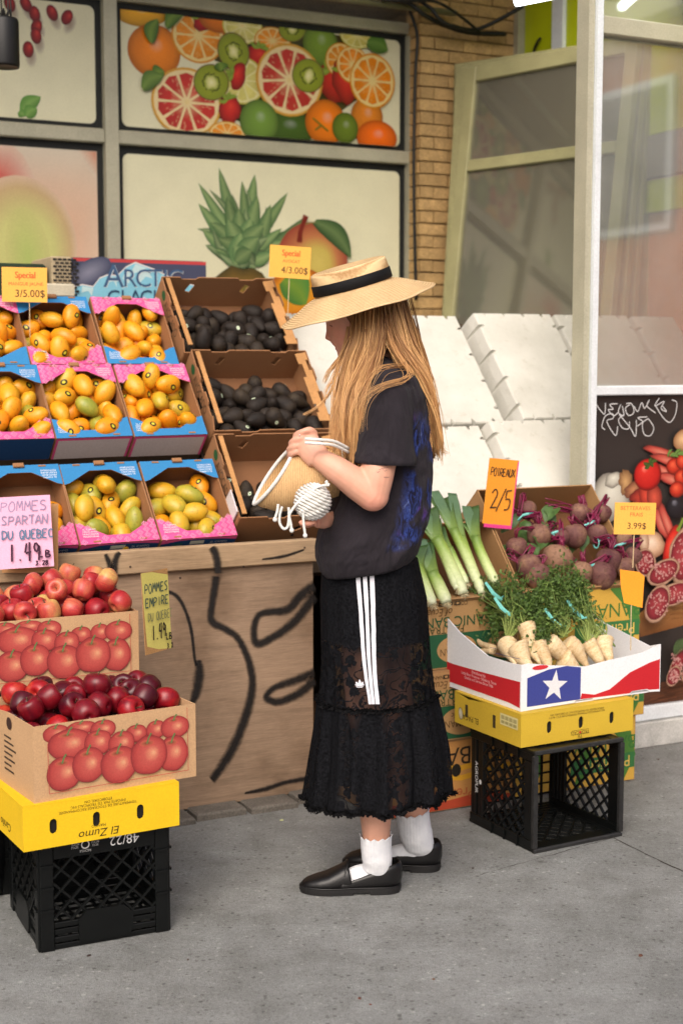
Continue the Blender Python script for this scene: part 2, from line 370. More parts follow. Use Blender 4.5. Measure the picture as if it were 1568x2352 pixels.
# ---- shop window ---------------------------------------------------
win = thing('shop_window', 'large aluminium shop window covered with printed fruit pictures', 'shop window', wallM(0, NW, 0))
uA, uB = W(236, 300, NW)[0], W(266, 300, NW)[0]                 # mullion
uR0, uR1 = W(929, 300, NW)[0], W(957, 300, NW)[0]
uL = -5.2
zr0, zr1 = W(266, 333, NW)[1], W(266, 300, NW)[1]               # middle rail
zt0, zt1 = W(600, 43, NW)[1], W(600, 16, NW)[1]
zb = .35
fr = lambda *a: MB().box(*a, bev=.006)
fr(uA, uB, -.045, .05, zb, zt1 + .02).build('mullion', alu, win)
fr(uL, uA - .003, -.035, .05, zr0, zr1).build('rail', alu, win); fr(uB + .003, uR0, -.035, .05, zr0, zr1).build('rail', alu, win)
fr(uL, uA - .003, -.035, .05, zt0, zt1).build('rail', alu, win); fr(uB + .003, uR1, -.035, .05, zt0, zt1).build('rail', alu, win)
fr(uR0, uR1, -.045, .05, zb, zt0 - .003).build('jamb', alu, win)
fr(uL, uR1, -.05, .05, zb - .08, zb - .003).build('sill', alu, win)
gs = .016
for (a, b, c, d) in ((uL, uA, zr1, zt0), (uB, uR0, zr1, zt0), (uL, uA, zb, zr0), (uB, uR0, zb, zr0)):   # black gaskets
    k = MB(); k.prism([(a, c), (b, c), (b, d), (a, d)], -.012, .0, Matrix(((1, 0, 0, 0), (0, 0, -1, 0), (0, 1, 0, 0), (0, 0, 0, 1))), [[(a + gs * 1.6, c + gs), (a + gs * 1.6, d - gs * 1.3), (b - gs * 1.6, d - gs * 1.3), (b - gs * 1.6, c + gs)]])
    k.build('gasket', black, win)
vinyl = vmat('printed window film', .32, .07, 260, .35, .03)
K = 1 / F * 7.0                                                    # metres per photo unit at the wall
def pp(cx, cy, ox=0., oy=0., k=.5): return W(ox + cx * k, oy + cy * k, NW)
WHT = C(214, 210, 178)
def citrus(p, cx, cy, rx, ry, rind, pith, flesh, core, rot=0, seg=10, seed=0):
    p.blob(cx, cy, rx, ry, rot, [(0, rind), (.9, rind), (1, mul(rind, .8))], 30)
    p.blob(cx, cy, rx * .93, ry * .93, rot, [(0, pith), (1, pith)], 30)
    ca, sa = math.cos(rot), math.sin(rot); rr = random.Random(seed)
    for k in range(seg):
        a0 = 2 * math.pi * k / seg + .06; a1 = 2 * math.pi * (k + 1) / seg - .06; am = (a0 + a1) / 2; pts = []; cols = []
        f0 = mul(flesh, rr.uniform(.85, 1.1)); f1 = mul(flesh, rr.uniform(.75, 1.))
        for a, f, c in ((am, .13, mixc(f0, pith, .4)), (a0, .5, f0), (a0, .8, f1), (am, .85, f1), (a1, .8, f1), (a1, .5, f0)):
            x, y = math.cos(a) * f * rx, math.sin(a) * f * ry; pts.append((cx + x * ca - y * sa, cy + x * sa + y * ca)); cols.append(c)
        o = len(p.v); p.add([(x, y, p.z) for x, y in pts], [(0, 1, 5), (1, 2, 3), (1, 3, 5), (3, 4, 5)], cols)
        for q in range(5):
            a = rr.uniform(a0, a1); f = rr.uniform(.3, .8); x, y = math.cos(a) * f * rx, math.sin(a) * f * ry; x, y = cx + x * ca - y * sa, cy + x * sa + y * ca; s_ = rx * .03
            t = rr.uniform(-.3, .3) + a + rot; dx, dy = math.cos(t) * s_ * 2, math.sin(t) * s_ * 2
            p.add([(x - dx, y - dy, p.z + .0001), (x - dy * .4, y + dx * .4, p.z + .0001), (x + dx, y + dy, p.z + .0001), (x + dy * .4, y - dx * .4, p.z + .0001)], [(0, 3, 2, 1)], [mixc(f0, pith, .35)] * 4)
    p.lay(); p.blob(cx, cy, rx * .12, ry * .12, rot, [(0, core), (1, pith)], 10, wob=.5, seed=seed)
def kiwi(p, cx, cy, rx, ry, seed=0):
    p.blob(cx, cy, rx, ry, .3, [(0, C(150, 160, 40)), (.9, C(128, 140, 36)), (.97, C(104, 84, 42)), (1, C(96, 70, 40))], 26)
    rr = random.Random(seed)
    for k in range(34):
        a = k / 34 * 6.283; f = rr.uniform(.38, .52); x, y = cx + math.cos(a) * rx * f, cy + math.sin(a) * ry * f; s_ = rx * .045
        p.add([(x - s_, y, p.z), (x, y - s_, p.z), (x + s_ * 1.4, y, p.z), (x, y + s_ * 1.4, p.z)], [(0, 1, 2, 3)], [C(40, 44, 20)] * 4)
    p.lay(); p.blob(cx, cy, rx * .36, ry * .4, .3, [(0, C(226, 222, 170)), (.6, C(206, 204, 130)), (1, C(150, 160, 60))], 16, wob=.5, seed=seed)
def leaf2(p, x0, y0, x1, y1, wd, c0, c1, bend=.15, n=9):
    d = Vector((x1 - x0, y1 - y0)); q = Vector((-d.y, d.x)); vs = []; cols = []
    for i in range(n + 1):
        t = i / n; c = Vector((x0, y0)) + d * t + q * bend * math.sin(math.pi * t); w_ = wd * math.sin(math.pi * min(1, t * .93 + .07)) ** .8
        qq = q.normalized() * w_; vs += [(c.x - qq.x, c.y - qq.y, p.z), (c.x, c.y, p.z), (c.x + qq.x, c.y + qq.y, p.z)]; cols += [c0, c1, mul(c0, 1.3)]
    p.add(vs, [(3 * i + k, 3 * i + 3 + k, 3 * i + 4 + k, 3 * i + 1 + k) for i in range(n) for k in range(2)], cols); p.lay()
def berry(p, cx, cy, rx, ry, rot):
    p.blob(cx, cy, rx, ry, rot, [(0, C(214, 60, 44)), (.5, C(186, 34, 28)), (1, C(118, 22, 18))], 18, (.2, .3), wob=.25, seed=cx)
    for k in range(4): a = rot + 1.57 + (k - 1.5) * .6; leaf2(p, cx - math.sin(rot) * ry * .7, cy + math.cos(rot) * ry * .7, cx + math.cos(a) * rx * 1.2, cy + math.sin(a) * ry * 1.25, rx * .18, C(96, 120, 30), C(140, 160, 60))
ORG, ORD, PITH = C(214, 118, 16), C(226, 138, 28), C(222, 196, 130)
GRF, GRR = C(186, 48, 40), C(214, 160, 60)
def round_fruit(p, cx, cy, rx, ry, c, hl=(.1, .3), rot=0): p.blob(cx, cy, rx, ry, rot, [(0, mixc(c, (1, 1, 1, 1), .18)), (.3, mul(c, 1.12)), (.75, mul(c, .85)), (1, mul(c, .5))], 30, hl)
def cut_print(p, x0, y0, x1, y1, rc=0):
    """trim a drawn print to its sheet (drop what hangs over, clamp the rest)"""
    V0 = np.array(p.v); p.v = [(min(max(x, x0), x1), min(max(y, y0), y1), z) for x, y, z in V0]
def sheet(p, x0, y0, x1, y1, col, r=.03):
    pts = []
    for cx, cy, a0 in ((x1 - r, y1 - r, 0), (x0 + r, y1 - r, 90), (x0 + r, y0 + r, 180), (x1 - r, y0 + r, 270)):
        pts += [(cx + r * math.cos(rad(a0 + k * 22.5)), cy + r * math.sin(rad(a0 + k * 22.5))) for k in range(5)]
    p.poly(pts, col)
PM = Matrix(((1, 0, 0, 0), (0, 0, -1, -.002), (0, 1, 0, 0), (0, 0, 0, 1)))     # print plane inside the window thing
def pane(x0, z0, x1, z1): return MB().box(x0, x1, .003, .014, z0, z1).build('pane', black, win)
# top right pane: citrus print
p = Print(); x0, x1, y0, y1 = uB + .03, uR0 - .03, zr1 + .022, zt0 - .03; pane(uB + .002, zr1 + .002, uR0 - .002, zt0 - .002); sheet(p, x0, y0, x1, y1, WHT)
k5 = .5 * K
def cc(x, y): return pp(x, y)
def c2(x, y): return pp(x, y, 784, 0)
for (f, x, y, rx, ry, a) in [('d', 1260, 420, 380, 180, 0), ('d', 1300, 240, 330, 170, 0), ('o', 640, 55, 112, 62, C(220, 160, 20)), ('f', 708, 235, 108, 114, C(222, 124, 18)), ('c', 910, 165, 112, 118, 0), ('b', 940, 90, 52, 40, .6),
        ('f', 1010, 90, 90, 60, C(206, 110, 20)), ('l', 1112, 120, 86, 80, 0), ('c', 1250, 190, 80, 62, 0), ('b', 1180, 255, 50, 52, -.4), ('l', 1110, 370, 100, 105, 0), ('k', 1340, 135, 62, 56, 1), ('f', 1468, 205, 78, 98, C(112, 140, 44)),
        ('k', 1070, 238, 68, 84, 2), ('b', 1090, 352, 56, 36, 1.2), ('g', 855, 472, 146, 150, 0), ('k', 968, 380, 76, 79, 3), ('b', 1052, 505, 46, 62, .2), ('c', 1040, 618, 78, 56, 0), ('f', 1320, 590, 120, 80, C(60, 86, 24)),
        ('b', 1530, 380, 80, 90, .2), ('c', 1560, 280, 70, 80, 0), ('g', 1325, 370, 148, 162, .1), ('k', 1410, 350, 73, 76, 4), ('f', 1185, 560, 84, 96, C(104, 136, 52)), ('f', 1490, 565, 92, 104, C(222, 116, 14))]:
    (u, z) = cc(x, y); rx *= k5 * 1.1; ry *= k5 * .98
    if f == 'd': p.blob(u, z, rx, ry, 0, [(0, C(44, 48, 18)), (1, C(70, 60, 24))], 30, wob=.5, seed=x)
    elif f == 'f': round_fruit(p, u, z, rx, ry, a)
    elif f == 'o': round_fruit(p, u, z, rx, ry, a)
    elif f == 'c': citrus(p, u, z, rx, ry, C(214, 140, 30), PITH, ORD, PITH, a, seed=x)
    elif f == 'g': citrus(p, u, z, rx, ry, GRR, C(222, 200, 150), GRF, PITH, a, seed=x)
    elif f == 'l': citrus(p, u, z, rx, ry, C(200, 190, 80), C(218, 210, 150), C(208, 198, 110), PITH, a, seed=x)
    elif f == 'k': kiwi(p, u, z, rx, ry, a)
    elif f == 'b': berry(p, u, z, rx, ry, a)
for (f, x, y, rx, ry, a) in [('b', 10, 380, 60, 100, .2), ('c', 45, 300, 75, 85, 0), ('f', 110, 540, 75, 90, C(206, 120, 30)), ('l', 65, 165, 80, 60, 0), ('c', 135, 375, 106, 126, 0), ('f', 155, 635, 95, 80, C(224, 100, 10)), ('f', 10, 590, 60, 70, C(96, 116, 30))]:
    (u, z) = c2(x, y); rx *= k5 * 1.1; ry *= k5 * .98
    if f == 'f': round_fruit(p, u, z, rx, ry, a)
    elif f == 'c': citrus(p, u, z, rx, ry, C(220, 140, 24), PITH, C(228, 130, 14), PITH, a, seed=x)
    elif f == 'l': citrus(p, u, z, rx, ry, C(190, 180, 70), C(214, 206, 140), C(200, 186, 90), PITH, a, seed=x)
    elif f == 'b': berry(p, u, z, rx, ry, a)
for a, b in (((760, 130), (850, 45)), ((700, 355), (750, 330)), ((690, 200), (720, 90)), ((1000, 290), (1010, 330))): leaf2(p, *cc(*a), *cc(*b), .035, C(52, 84, 24), C(110, 136, 50))
leaf2(p, *c2(110, 200), *c2(205, 235), .05, C(56, 92, 30), C(96, 130, 56)); leaf2(p, *cc(650, 412), *cc(745, 350), .04, C(66, 92, 34), C(110, 136, 60))
for a, b in (((1430, 545), (1500, 605)), ((1465, 580), (1440, 600))): p.stroke([cc(*a), cc(*b)], .008, C(110, 110, 30))
cut_print(p, x0, y0, x1, y1); o = p.build('fruit_picture', vinyl, win, None); o.matrix_local = PM
# lower right pane: pineapple crown and mango print
p = Print(); x0, x1, y0, y1 = uB + .03, uR0 - .03, zb + .03, zr0 - .035; pane(uB + .002, zb + .002, uR0 - .002, zr0 - .002); sheet(p, x0, y0, x1, y1, WHT)
bc = (1115, 1200); rr = random.Random(3)
for (tx, ty, w_) in [(1005, 770, 1), (1170, 800, 1.1), (910, 840, .9), (1320, 885, 1), (910, 935, 1), (1395, 1000, .9), (1110, 830, .8), (930, 1060, 1), (1310, 1105, 1), (960, 1020, 1), (1240, 940, 1.1), (1040, 900, 1.1), (1180, 900, 1.3), (985, 1150, .9), (1290, 1050, .8), (1250, 1160, 1), (1090, 960, 1.4), (1150, 1000, 1.5), (1040, 1010, 1.4), (1210, 1030, 1.3), (1000, 1100, 1.2), (1100, 1070, 1.5), (1180, 1090, 1.4), (1070, 1130, 1.3), (1150, 1150, 1.2)]:
    for j_ in range(2): k = rr.uniform(.55, 1.0); leaf2(p, *cc(bc[0] + rr.uniform(-60, 60), bc[1] + rr.uniform(-40, 40)), *cc(bc[0] + (tx - bc[0]) * rr.uniform(.55, .95) + rr.uniform(-45, 45), bc[1] + (ty - bc[1]) * rr.uniform(.55, .95) + rr.uniform(-25, 25)), .024 * w_, mul(C(58, 84, 54), k), mul(C(140, 158, 112), k), rr.uniform(-.12, .12))
    k = rr.uniform(.75, 1.15); leaf2(p, *cc(bc[0] + rr.uniform(-45, 45), bc[1] + rr.uniform(-60, 20)), *cc(tx, ty), .034 * w_, mul(C(62, 92, 56), k), mul(C(126, 148, 96), k), rr.uniform(-.08, .08))
u, z = cc(1110, 1440); p.blob(u, z, .20, .22, 0, [(0, C(150, 120, 50)), (.7, C(120, 92, 40)), (1, C(70, 60, 30))], 24, wob=.2, seed=2)
for i in range(22): a = rr.uniform(0, 6.28); f = rr.uniform(.1, .85); p.blob(u + math.cos(a) * .19 * f, z + math.sin(a) * .23 * f, .03, .034, .78, [(0, C(176, 150, 70)), (1, C(84, 72, 34))], 6)
u, z = cc(1420, 1225); p.blob(u, z, .20, .22, 0, [(0, C(196, 176, 92)), (.35, C(188, 166, 84)), (.65, C(176, 110, 70)), (1, C(140, 60, 46))], 30, (.25, .1), wob=.08, seed=4)
u, z = cc(1350, 1350); p.blob(u, z, .17, .12, .3, [(0, C(196, 150, 40)), (.7, C(206, 130, 30)), (1, C(150, 70, 24))], 26, (.1, .2)); leaf2(p, *cc(1290, 1290), *cc(1400, 1400), .08, C(60, 110, 50), C(110, 140, 50))
p.stroke([cc(1368, 1115), cc(1372, 1070), cc(1385, 1030), cc(1398, 992)], [.03, .024, .02, .03], C(112, 36, 26))
leaf2(p, *cc(1437, 1020), *cc(1605, 1185), .052, C(40, 66, 36), C(94, 116, 70), .13); p.stroke([cc(1395, 1030), cc(1440, 1022)], .006, C(120, 110, 60))
cut_print(p, x0, y0, x1, y1); o = p.build('fruit_picture', vinyl, win); o.matrix_local = PM
# top left pane: pomegranate seeds and mint
p = Print(); x0, x1, y0, y1 = uL + .02, uA - .03, zr1 + .022, zt0 - .03; pane(uL, zr1 + .002, uA - .002, zt0 - .002); sheet(p, x0, y0, x1, y1, WHT)
for x, y, a in ((120, 20, .5), (160, 65, .2), (240, 60, .4), (308, 80, -.5), (168, 125, -.3), (166, 165, .1), (130, 228, 0), (45, 18, .3)):
    u, z = cc(x, y); p.blob(u + .012, z - .03, .028, .05, a, [(0, C(150, 130, 110)), (.6, C(176, 166, 146)), (1, WHT)], 14); p.blob(u, z, .025, .036, a, [(0, C(196, 60, 44)), (.4, C(150, 26, 20)), (1, C(84, 16, 12))], 14, (.3, .4))
for a, b, w_ in (((100, 530), (188, 445), .035), ((120, 535), (170, 500), .03), ((85, 515), (112, 535), .02)): leaf2(p, *cc(*a), *cc(*b), w_, C(70, 116, 42), C(118, 156, 76), .12)
cut_print(p, x0, y0, x1, y1); o = p.build('fruit_picture', vinyl, win); o.matrix_local = PM
# lower left pane: pale melon, soft red
p = Print(); y0, y1 = zb + .03, zr0 - .035; pane(uL, zb + .002, uA - .002, zr0 - .002); sheet(p, x0, y0, x1, y1, C(202, 190, 170))
u, z = cc(250, 1150); p.blob(u, z, .6, .5, 0, [(0, C(206, 160, 130)), (.6, C(204, 176, 152)), (1, C(202, 190, 170))], 30)
u, z = cc(-60, 1020); p.blob(u, z, .25, .4, 0, [(0, C(180, 60, 52)), (.6, C(190, 96, 84)), (1, C(202, 176, 156))], 30)
u, z = cc(110, 1110); p.blob(u, z, .24, .29, .2, [(0, C(206, 208, 130)), (.5, C(192, 190, 120)), (.85, C(186, 160, 116)), (1, C(200, 172, 146))], 30, (.1, -.2)); u, z = cc(130, 1180); p.blob(u, z, .10, .22, .1, [(0, C(172, 186, 104)), (1, C(190, 186, 118))], 20)
u, z = cc(440, 700); p.blob(u, z, .07, .16, .5, [(0, C(196, 130, 100)), (1, C(202, 188, 168))], 20)
cut_print(p, x0, y0, x1, y1); o = p.build('fruit_picture', vinyl, win); o.matrix_local = PM

# ---- brick wall beside and above the window ------------------------
mort = mat('grey mortar', C(120, 102, 74), .9, .25, 14, .15, 120, .6)
brk = mat('tan brick', C(178, 146, 98), .8, .2, 18, .14, 150, .5, .3, 0, (1, 1, 1), .16)
nB = NW - .14
bw = thing('brick_wall', 'tan brick wall beside and above the shop window', 'wall', wallM(0, nB, 0))
ub0, ub1 = W(963, 300, nB)[0], W(1168, 300, nB)[0]; ztop = zt1 + .55; uc = ub1 + .07
MB().box(ub0 + .008, uc + .02, .012, .4, 0, ztop).build('mortar_bed', mort, bw)
MB().box(uL, ub0 + .007, .012, .4, zt1 + .06, ztop).build('mortar_bed', mort, bw)
bl, bh, gj = .16, .054, .006
meshes = []
for i in range(4):
    b = MB(); b.box(-bl / 2, bl / 2, 0, .05, -bh / 2, bh / 2, bev=.0025); b.v = [(x + random.gauss(0, .0012), y + random.gauss(0, .0012), z + random.gauss(0, .0008)) for x, y, z in b.v]; meshes.append(b.mesh('brick', brk))
hb = MB(); hb.box(-.036, .036, 0, .05, -bh / 2, bh / 2, bev=.0025); hbm = hb.mesh('brick', brk)
sb = MB(); sb.box(0, .05, .013, .13, -bh / 2, bh / 2, bev=.0025); sbm = sb.mesh('brick', brk)
z = 1.45; r = 0
while z < ztop:
    u = ub0 + (0 if r % 2 else -.082)
    lim = ub0 if z < zt1 + .09 else W(800, 20, nB)[0]
    u -= math.ceil((u - lim) / (bl + gj) - 1e-6) * (bl + gj)
    while u < uc - .03:
        c = u + bl / 2
        if u < lim - .01:
            if u + bl < lim + .02: u += bl + gj; continue
            o = ob('brick', hbm, bw); c = u + bl - .036
        else: o = ob('brick', random.choice(meshes), bw)
        o.location = (c, random.uniform(-.003, .003), z); u += bl + gj
    if z < zt1 + .09: o = ob('brick', sbm, bw); o.location = (ub0 - .003, 0, z)
    z += bh + gj; r += 1
# ---- conduit and cables under the soffit ---------------------------
steel = mat('galvanised conduit', C(150, 146, 124), .4, .2, 10, .05, 200, .05, .5, .5)
rub = mat('black cable', C(20, 20, 18), .5, .2)
cd = MB(); A = W(820, 2, nB - .06); B = W(1045, 52, nB - .06); cd.tube([wp(A[0] - 1.6, nB - .06, A[1]), wp(B[0], nB - .06, A[1])], .016, 10); o = cd.build('conduit', steel, None, None, True); tag(o, 'grey metal conduit pipe running along the brick above the window', 'pipe')
def cable(pts, n, r, label):
    k = MB(); k.tube(spline([wp(*(lambda q: (q[0], n + d, q[1]))(W(x, y, n + d))) for x, y, d in pts], len(pts) * 6), r, 6); o = k.build('cable', rub, None, None, True); tag(o, label, 'cable')
cable([(905, 0, 0), (940, 8, -.02), (975, 35, -.03), (1020, 58, 0), (1080, 75, 0), (1160, 78, 0)], nB - .08, .012, 'black cable sagging along the brick towards the green wall')
cable([(960, 0, 0), (990, 20, -.02), (1010, 45, -.03), (1040, 60, -.03), (1100, 66, 0), (1200, 15, -.1)], nB - .1, .010, 'black cable looping below the conduit to the tube light')
cable([(940, 25, 0), (950, 50, 0), (958, 90, 0), (953, 180, 0), (950, 350, 0), (951, 500, 0), (955, 690, 0)], nB - .03, .009, 'thin black cable running down beside the window jamb')
cable([(875, 0, 0), (930, 2, -.04), (1000, 4, -.05), (1060, 40, -.04), (1105, 78, 0)], nB - .09, .008, 'thin dark wire draped in the corner above the bricks')
# ---- unseen soffit, depth set by the shade it gives the window wall -----------------------------------------
sof = mat('dull soffit boards', C(120, 112, 92), .8, .2)
cn = thing('canopy', 'unseen shallow boarded canopy, sized to shade the shop window', 'canopy', wallM(0, 0, ztop + .02))
for i in range(5):
    MB().box(-6.5, 3.2, .9 + i * .29, .9 + i * .29 + .285, 0, .03, bev=.003).build('board', sof, cn)
MB().box(-6.5, 3.2, .85, .897, -.06, .22, bev=.004).build('fascia', alu, cn)
# ---- lime green side wall -------------------------------------------
lime = mat('lime green panel', C(178, 190, 10), .45, .06, 3, .03, 200, .02)
peach = mat('peach reflection wall', C(196, 150, 120), .7, .2, 2.2)  # peach tone stands in for the orange house reflected in the glass
greyb = mat('grey trim', C(122, 116, 108), .6, .1)
sw = thing('side_wall', 'lime green panelled side wall with white trim behind the glass', 'wall', frame(wp(uc, nB, 0), -NN, U, ZZ))   # local x runs towards the street
z1 = W(1165, 118, nB)[1]
MB().box(0, 2.6, .012, .1, 0, ztop).build('wall_panel', peach, sw)
zg = 2.46
for a, b in ((.045, .30), (.40, 1.30), (1.36, 2.6)): MB().box(a, b, -.012, .011, zg, ztop - .12).build('green_panel', lime, sw)
MB().box(.045, 2.6, -.012, .011, zg - .34, zg - .2).build('green_panel', lime, sw)
MB().box(0, .04, -.05, .01, 1.2, ztop).build('trim', alu, sw); MB().box(.305, .395, -.03, .011, zg, ztop - .12).build('trim', aluw, sw); MB().box(1.305, 1.355, -.03, .011, zg, ztop - .12).build('trim', aluw, sw)
MB().box(.045, 2.6, -.03, .011, zg - .19, zg - .01).build('trim', greyb, sw); MB().box(.045, 2.6, -.04, .011, ztop - .115, ztop - .01).build('trim', alu, sw)
k = MB(); k.tube([(.22 + .09 * math.cos(a), -.03, zg + .42 + .16 * math.sin(a)) for a in np.linspace(1.7, 4.9, 14)], .007, 6); k.build('cord', rub, sw, None, True)
# ---- tube light ------------------------------------------------------
lm, nt_, pr = newmat('lit tube'); pr.inputs['Base Color'].default_value = (.9, .95, .95, 1); pr.inputs['Emission Color'].default_value = (.92, .98, 1, 1); pr.inputs['Emission Strength'].default_value = 6
uu, zz = W(1205, 8, .55)
tl = thing('tube_light', 'lit fluorescent tube light hanging under the canopy at the top', 'lamp', wallM(uu, .55, zz, rad(-68)))
MB().box(-.05, 1.1, -.06, .06, .035, .08, bev=.008).build('housing', mat('brown lamp housing', C(70, 62, 52), .6), tl)
k = MB(); k.tube([(-.04, 0, .015), (1.08, 0, .015)], .02, 12); k.build('tube', lm, tl, None, True)
k = MB(); k.tube([(.2, 0, .08), (.2, 0, ztop - zz)], .006, 6); k.build('hanger', steel, tl); k = MB(); k.tube([(.9, 0, .08), (.9, 0, ztop - zz)], .006, 6); k.build('hanger', steel, tl)

# ---- glass screen with picture panel ---------------------------------
gm, nt_, pr = newmat('dusty hazed glass')
for n_ in list(nt_.nodes): nt_.nodes.remove(n_)
out = nd(nt_, 'ShaderNodeOutputMaterial'); tr = nd(nt_, 'ShaderNodeBsdfTransparent'); gl = nd(nt_, 'ShaderNodeBsdfGlossy', i_Roughness=.03); df = nd(nt_, 'ShaderNodeBsdfDiffuse')
df.inputs[0].default_value = (.75, .75, .72, 1); tr.inputs[0].default_value = (.93, .96, .93, 1)
fz = nd(nt_, 'ShaderNodeFresnel', i_IOR=1.5); ml = nd(nt_, 'ShaderNodeMath', operation='MULTIPLY_ADD'); ml.inputs[1].default_value = 1.7; ml.inputs[2].default_value = .03
nt_.links.new(fz.outputs[0], ml.inputs[0]); m1 = nd(nt_, 'ShaderNodeMixShader'); m2 = nd(nt_, 'ShaderNodeMixShader')
co = tco(nt_, (1, 1, 1)); dn = noi(nt_, co, 3, 6, .7); dr = nd(nt_, 'ShaderNodeMapRange'); dr.inputs[1].default_value = .3; dr.inputs[2].default_value = .8; dr.inputs[3].default_value = .10; dr.inputs[4].default_value = .22  # dust layer raised so the pane itself carries the hazy reflection
nt_.links.new(dn, dr.inputs[0]); nt_.links.new(dr.outputs[0], m1.inputs[0]); nt_.links.new(tr.outputs[0], m1.inputs[1]); nt_.links.new(df.outputs[0], m1.inputs[2])
nt_.links.new(ml.outputs[0], m2.inputs[0]); nt_.links.new(m1.outputs[0], m2.inputs[1]); nt_.links.new(gl.outputs[0], m2.inputs[2]); nt_.links.new(m2.outputs[0], out.inputs[0])
GLASS = gm
ug0, ug1 = W(1329, 900, 0)[0], W(1356, 900, 0)[0]; ue = 2.6
gsn = thing('glass_screen', 'tall aluminium framed glass screen with dark meat picture below', 'glass screen', wallM(0, 0, 0))
MB().box(ug0, ug0 + .026, -.02, .05, 0, ztop, bev=.004).build('post', alu, gsn); MB().box(ug0 + .028, ug1, -.035, .05, 0, ztop, bev=.004).build('post', aluw, gsn)
zh1, zh0 = W(1400, 42, 0)[1], W(1400, 84, 0)[1]
MB().box(ug1 + .002, ue, -.03, .045, zh0, zh1, bev=.004).build('rail', alu, gsn)
zm1, zm0 = W(1400, 886, 0)[1], W(1400, 908, 0)[1]
MB().box(ug1 + .002, ue, -.03, .045, zm0, zm1, bev=.004).build('rail', aluw, gsn)
zb1, zb0 = .155, .10
MB().box(ug1 + .002, ue, -.03, .045, zb0, zb1, bev=.004).build('rail', aluw, gsn)
MB().box(ug1 + .002, ue, -.045, .045, .0, zb0 - .003, bev=.004).build('base_panel', mat('scuffed base', C(176, 176, 172), .6, .25, 14, .1), gsn)
MB().box(ue + .002, ue + .05, -.035, .05, 0, ztop, bev=.004).build('post', alu, gsn)
MB().box(ug1, ue, .005, .011, zm1, zh0).build('pane', GLASS, gsn); MB().box(ug1, ue, .005, .011, zh1, ztop).build('pane', GLASS, gsn)
MB().box(ug1, ue, .002, .012, zb1, zm0).build('panel', black, gsn)
# meat picture on the lower panel; positions read in the zoomed photo (origin 2200,1500 full, .617 full px per unit)
p = Print(); CH = C(47, 43, 41)
def mq(cx, cy): return W((2200 + cx * .6167) / 1.7417, (1500 + cy * .6167) / 1.7417, 0)
ks = 1.2 * .6167 / 1.7417 * 5.4 / F
p.rect(ug1 + .004, zb1 + .004, ue - .004, zm0 - .004, CH)
u, z = mq(560, 1530); p.poly([mq(560, 1560), mq(700, 1440), mq(1500, 1300), mq(1500, 1560), mq(870, 1620), mq(580, 1700)], [C(150, 104, 60), C(184, 138, 84), C(180, 130, 80), C(120, 78, 44), C(130, 84, 46), C(110, 70, 38)])
rr = random.Random(5)
for i in range(40): y = rr.uniform(1430, 1600); x = rr.uniform(640, 1100); a = mq(x, y); b = mq(x + rr.uniform(60, 200), y - rr.uniform(10, 35)); p.stroke([a, b], .003, mul(C(140, 92, 50), rr.uniform(.7, 1.2)))
p.poly([mq(540, 2190), mq(545, 2020), mq(1500, 1850), mq(1500, 2060)], [C(70, 46, 34), C(90, 56, 38), C(104, 64, 40), C(76, 48, 34)])
for i in range(40): y = rr.uniform(0, 1); x = rr.uniform(560, 1100); q = 2020 - (x - 545) * .178 + y * 130; p.stroke([mq(x, q), mq(x + rr.uniform(60, 160), q - 22)], .004, mul(C(96, 58, 38), rr.uniform(.5, 1.3)))
def mb_(x, y, rx, ry, rot, stops, hl=(0, 0), wob=0, n=24): u, z = mq(x, y); p.blob(u, z, rx * ks * 1.12, ry * ks, rot, stops, n, hl, wob, x)
GAR = [(0, C(206, 204, 190)), (.6, C(176, 172, 158)), (1, C(110, 104, 96))]
for x, y, rx, ry, rot in ((700, 500, 110, 26, -.25), (760, 560, 120, 26, -.3), (720, 620, 110, 24, -.25), (780, 680, 110, 30, -.3), (700, 960, 30, 110, .5), (740, 960, 26, 130, .45)): mb_(x, y, rx, ry, rot, [(0, C(200, 120, 100)), (.7, C(170, 66, 56)), (1, C(90, 36, 32))], wob=.3)
mb_(370, 790, 125, 130, .1, GAR, (.1, .3), .12); mb_(390, 680, 50, 40, .3, GAR, (.1, .3), .3); mb_(470, 690, 40, 70, .3, [(0, C(190, 150, 100)), (1, C(110, 76, 50))], wob=.4); mb_(520, 740, 60, 40, .4, [(0, C(176, 120, 84)), (1, C(96, 56, 40))], wob=.4)
mb_(560, 790, 60, 50, 0, [(0, C(176, 60, 46)), (1, C(90, 30, 26))], wob=.4); mb_(600, 780, 40, 70, .3, [(0, C(200, 70, 52)), (1, C(110, 30, 24))]); mb_(655, 790, 45, 70, .2, [(0, C(196, 80, 60)), (1, C(110, 36, 30))])
mb_(612, 645, 82, 86, 0, [(0, C(232, 120, 104)), (.25, C(196, 44, 36)), (.8, C(168, 28, 24)), (1, C(90, 16, 14))], (-.3, .45)); 
for a in range(5): leaf2(p, *mq(625, 575), *mq(625 + 50 * math.cos(a * 1.3), 570 - 38 * math.sin(a * 1.3 + .4)), .008, C(40, 56, 24), C(70, 90, 40))
mb_(800, 850, 66, 66, 0, [(0, C(110, 110, 120)), (.3, C(34, 34, 40)), (1, C(14, 14, 18))], (-.3, .4))
for x, y in ((780, 590), (840, 560), (830, 660), (880, 640), (800, 740)): mb_(x, y, 46, 44, 0, [(0, C(216, 90, 60)), (.6, C(176, 46, 30)), (1, C(96, 26, 18))], (-.2, .3))
mb_(850, 420, 70, 60, .2, [(0, C(214, 176, 130)), (1, C(130, 90, 60))], (-.2, .2))
for i in range(9): leaf2(p, *mq(740 + i * 14, 530 - i * 3), *mq(770 + i * 20, 480 + (i % 3) * 26), .006, C(60, 92, 40), C(110, 140, 70))
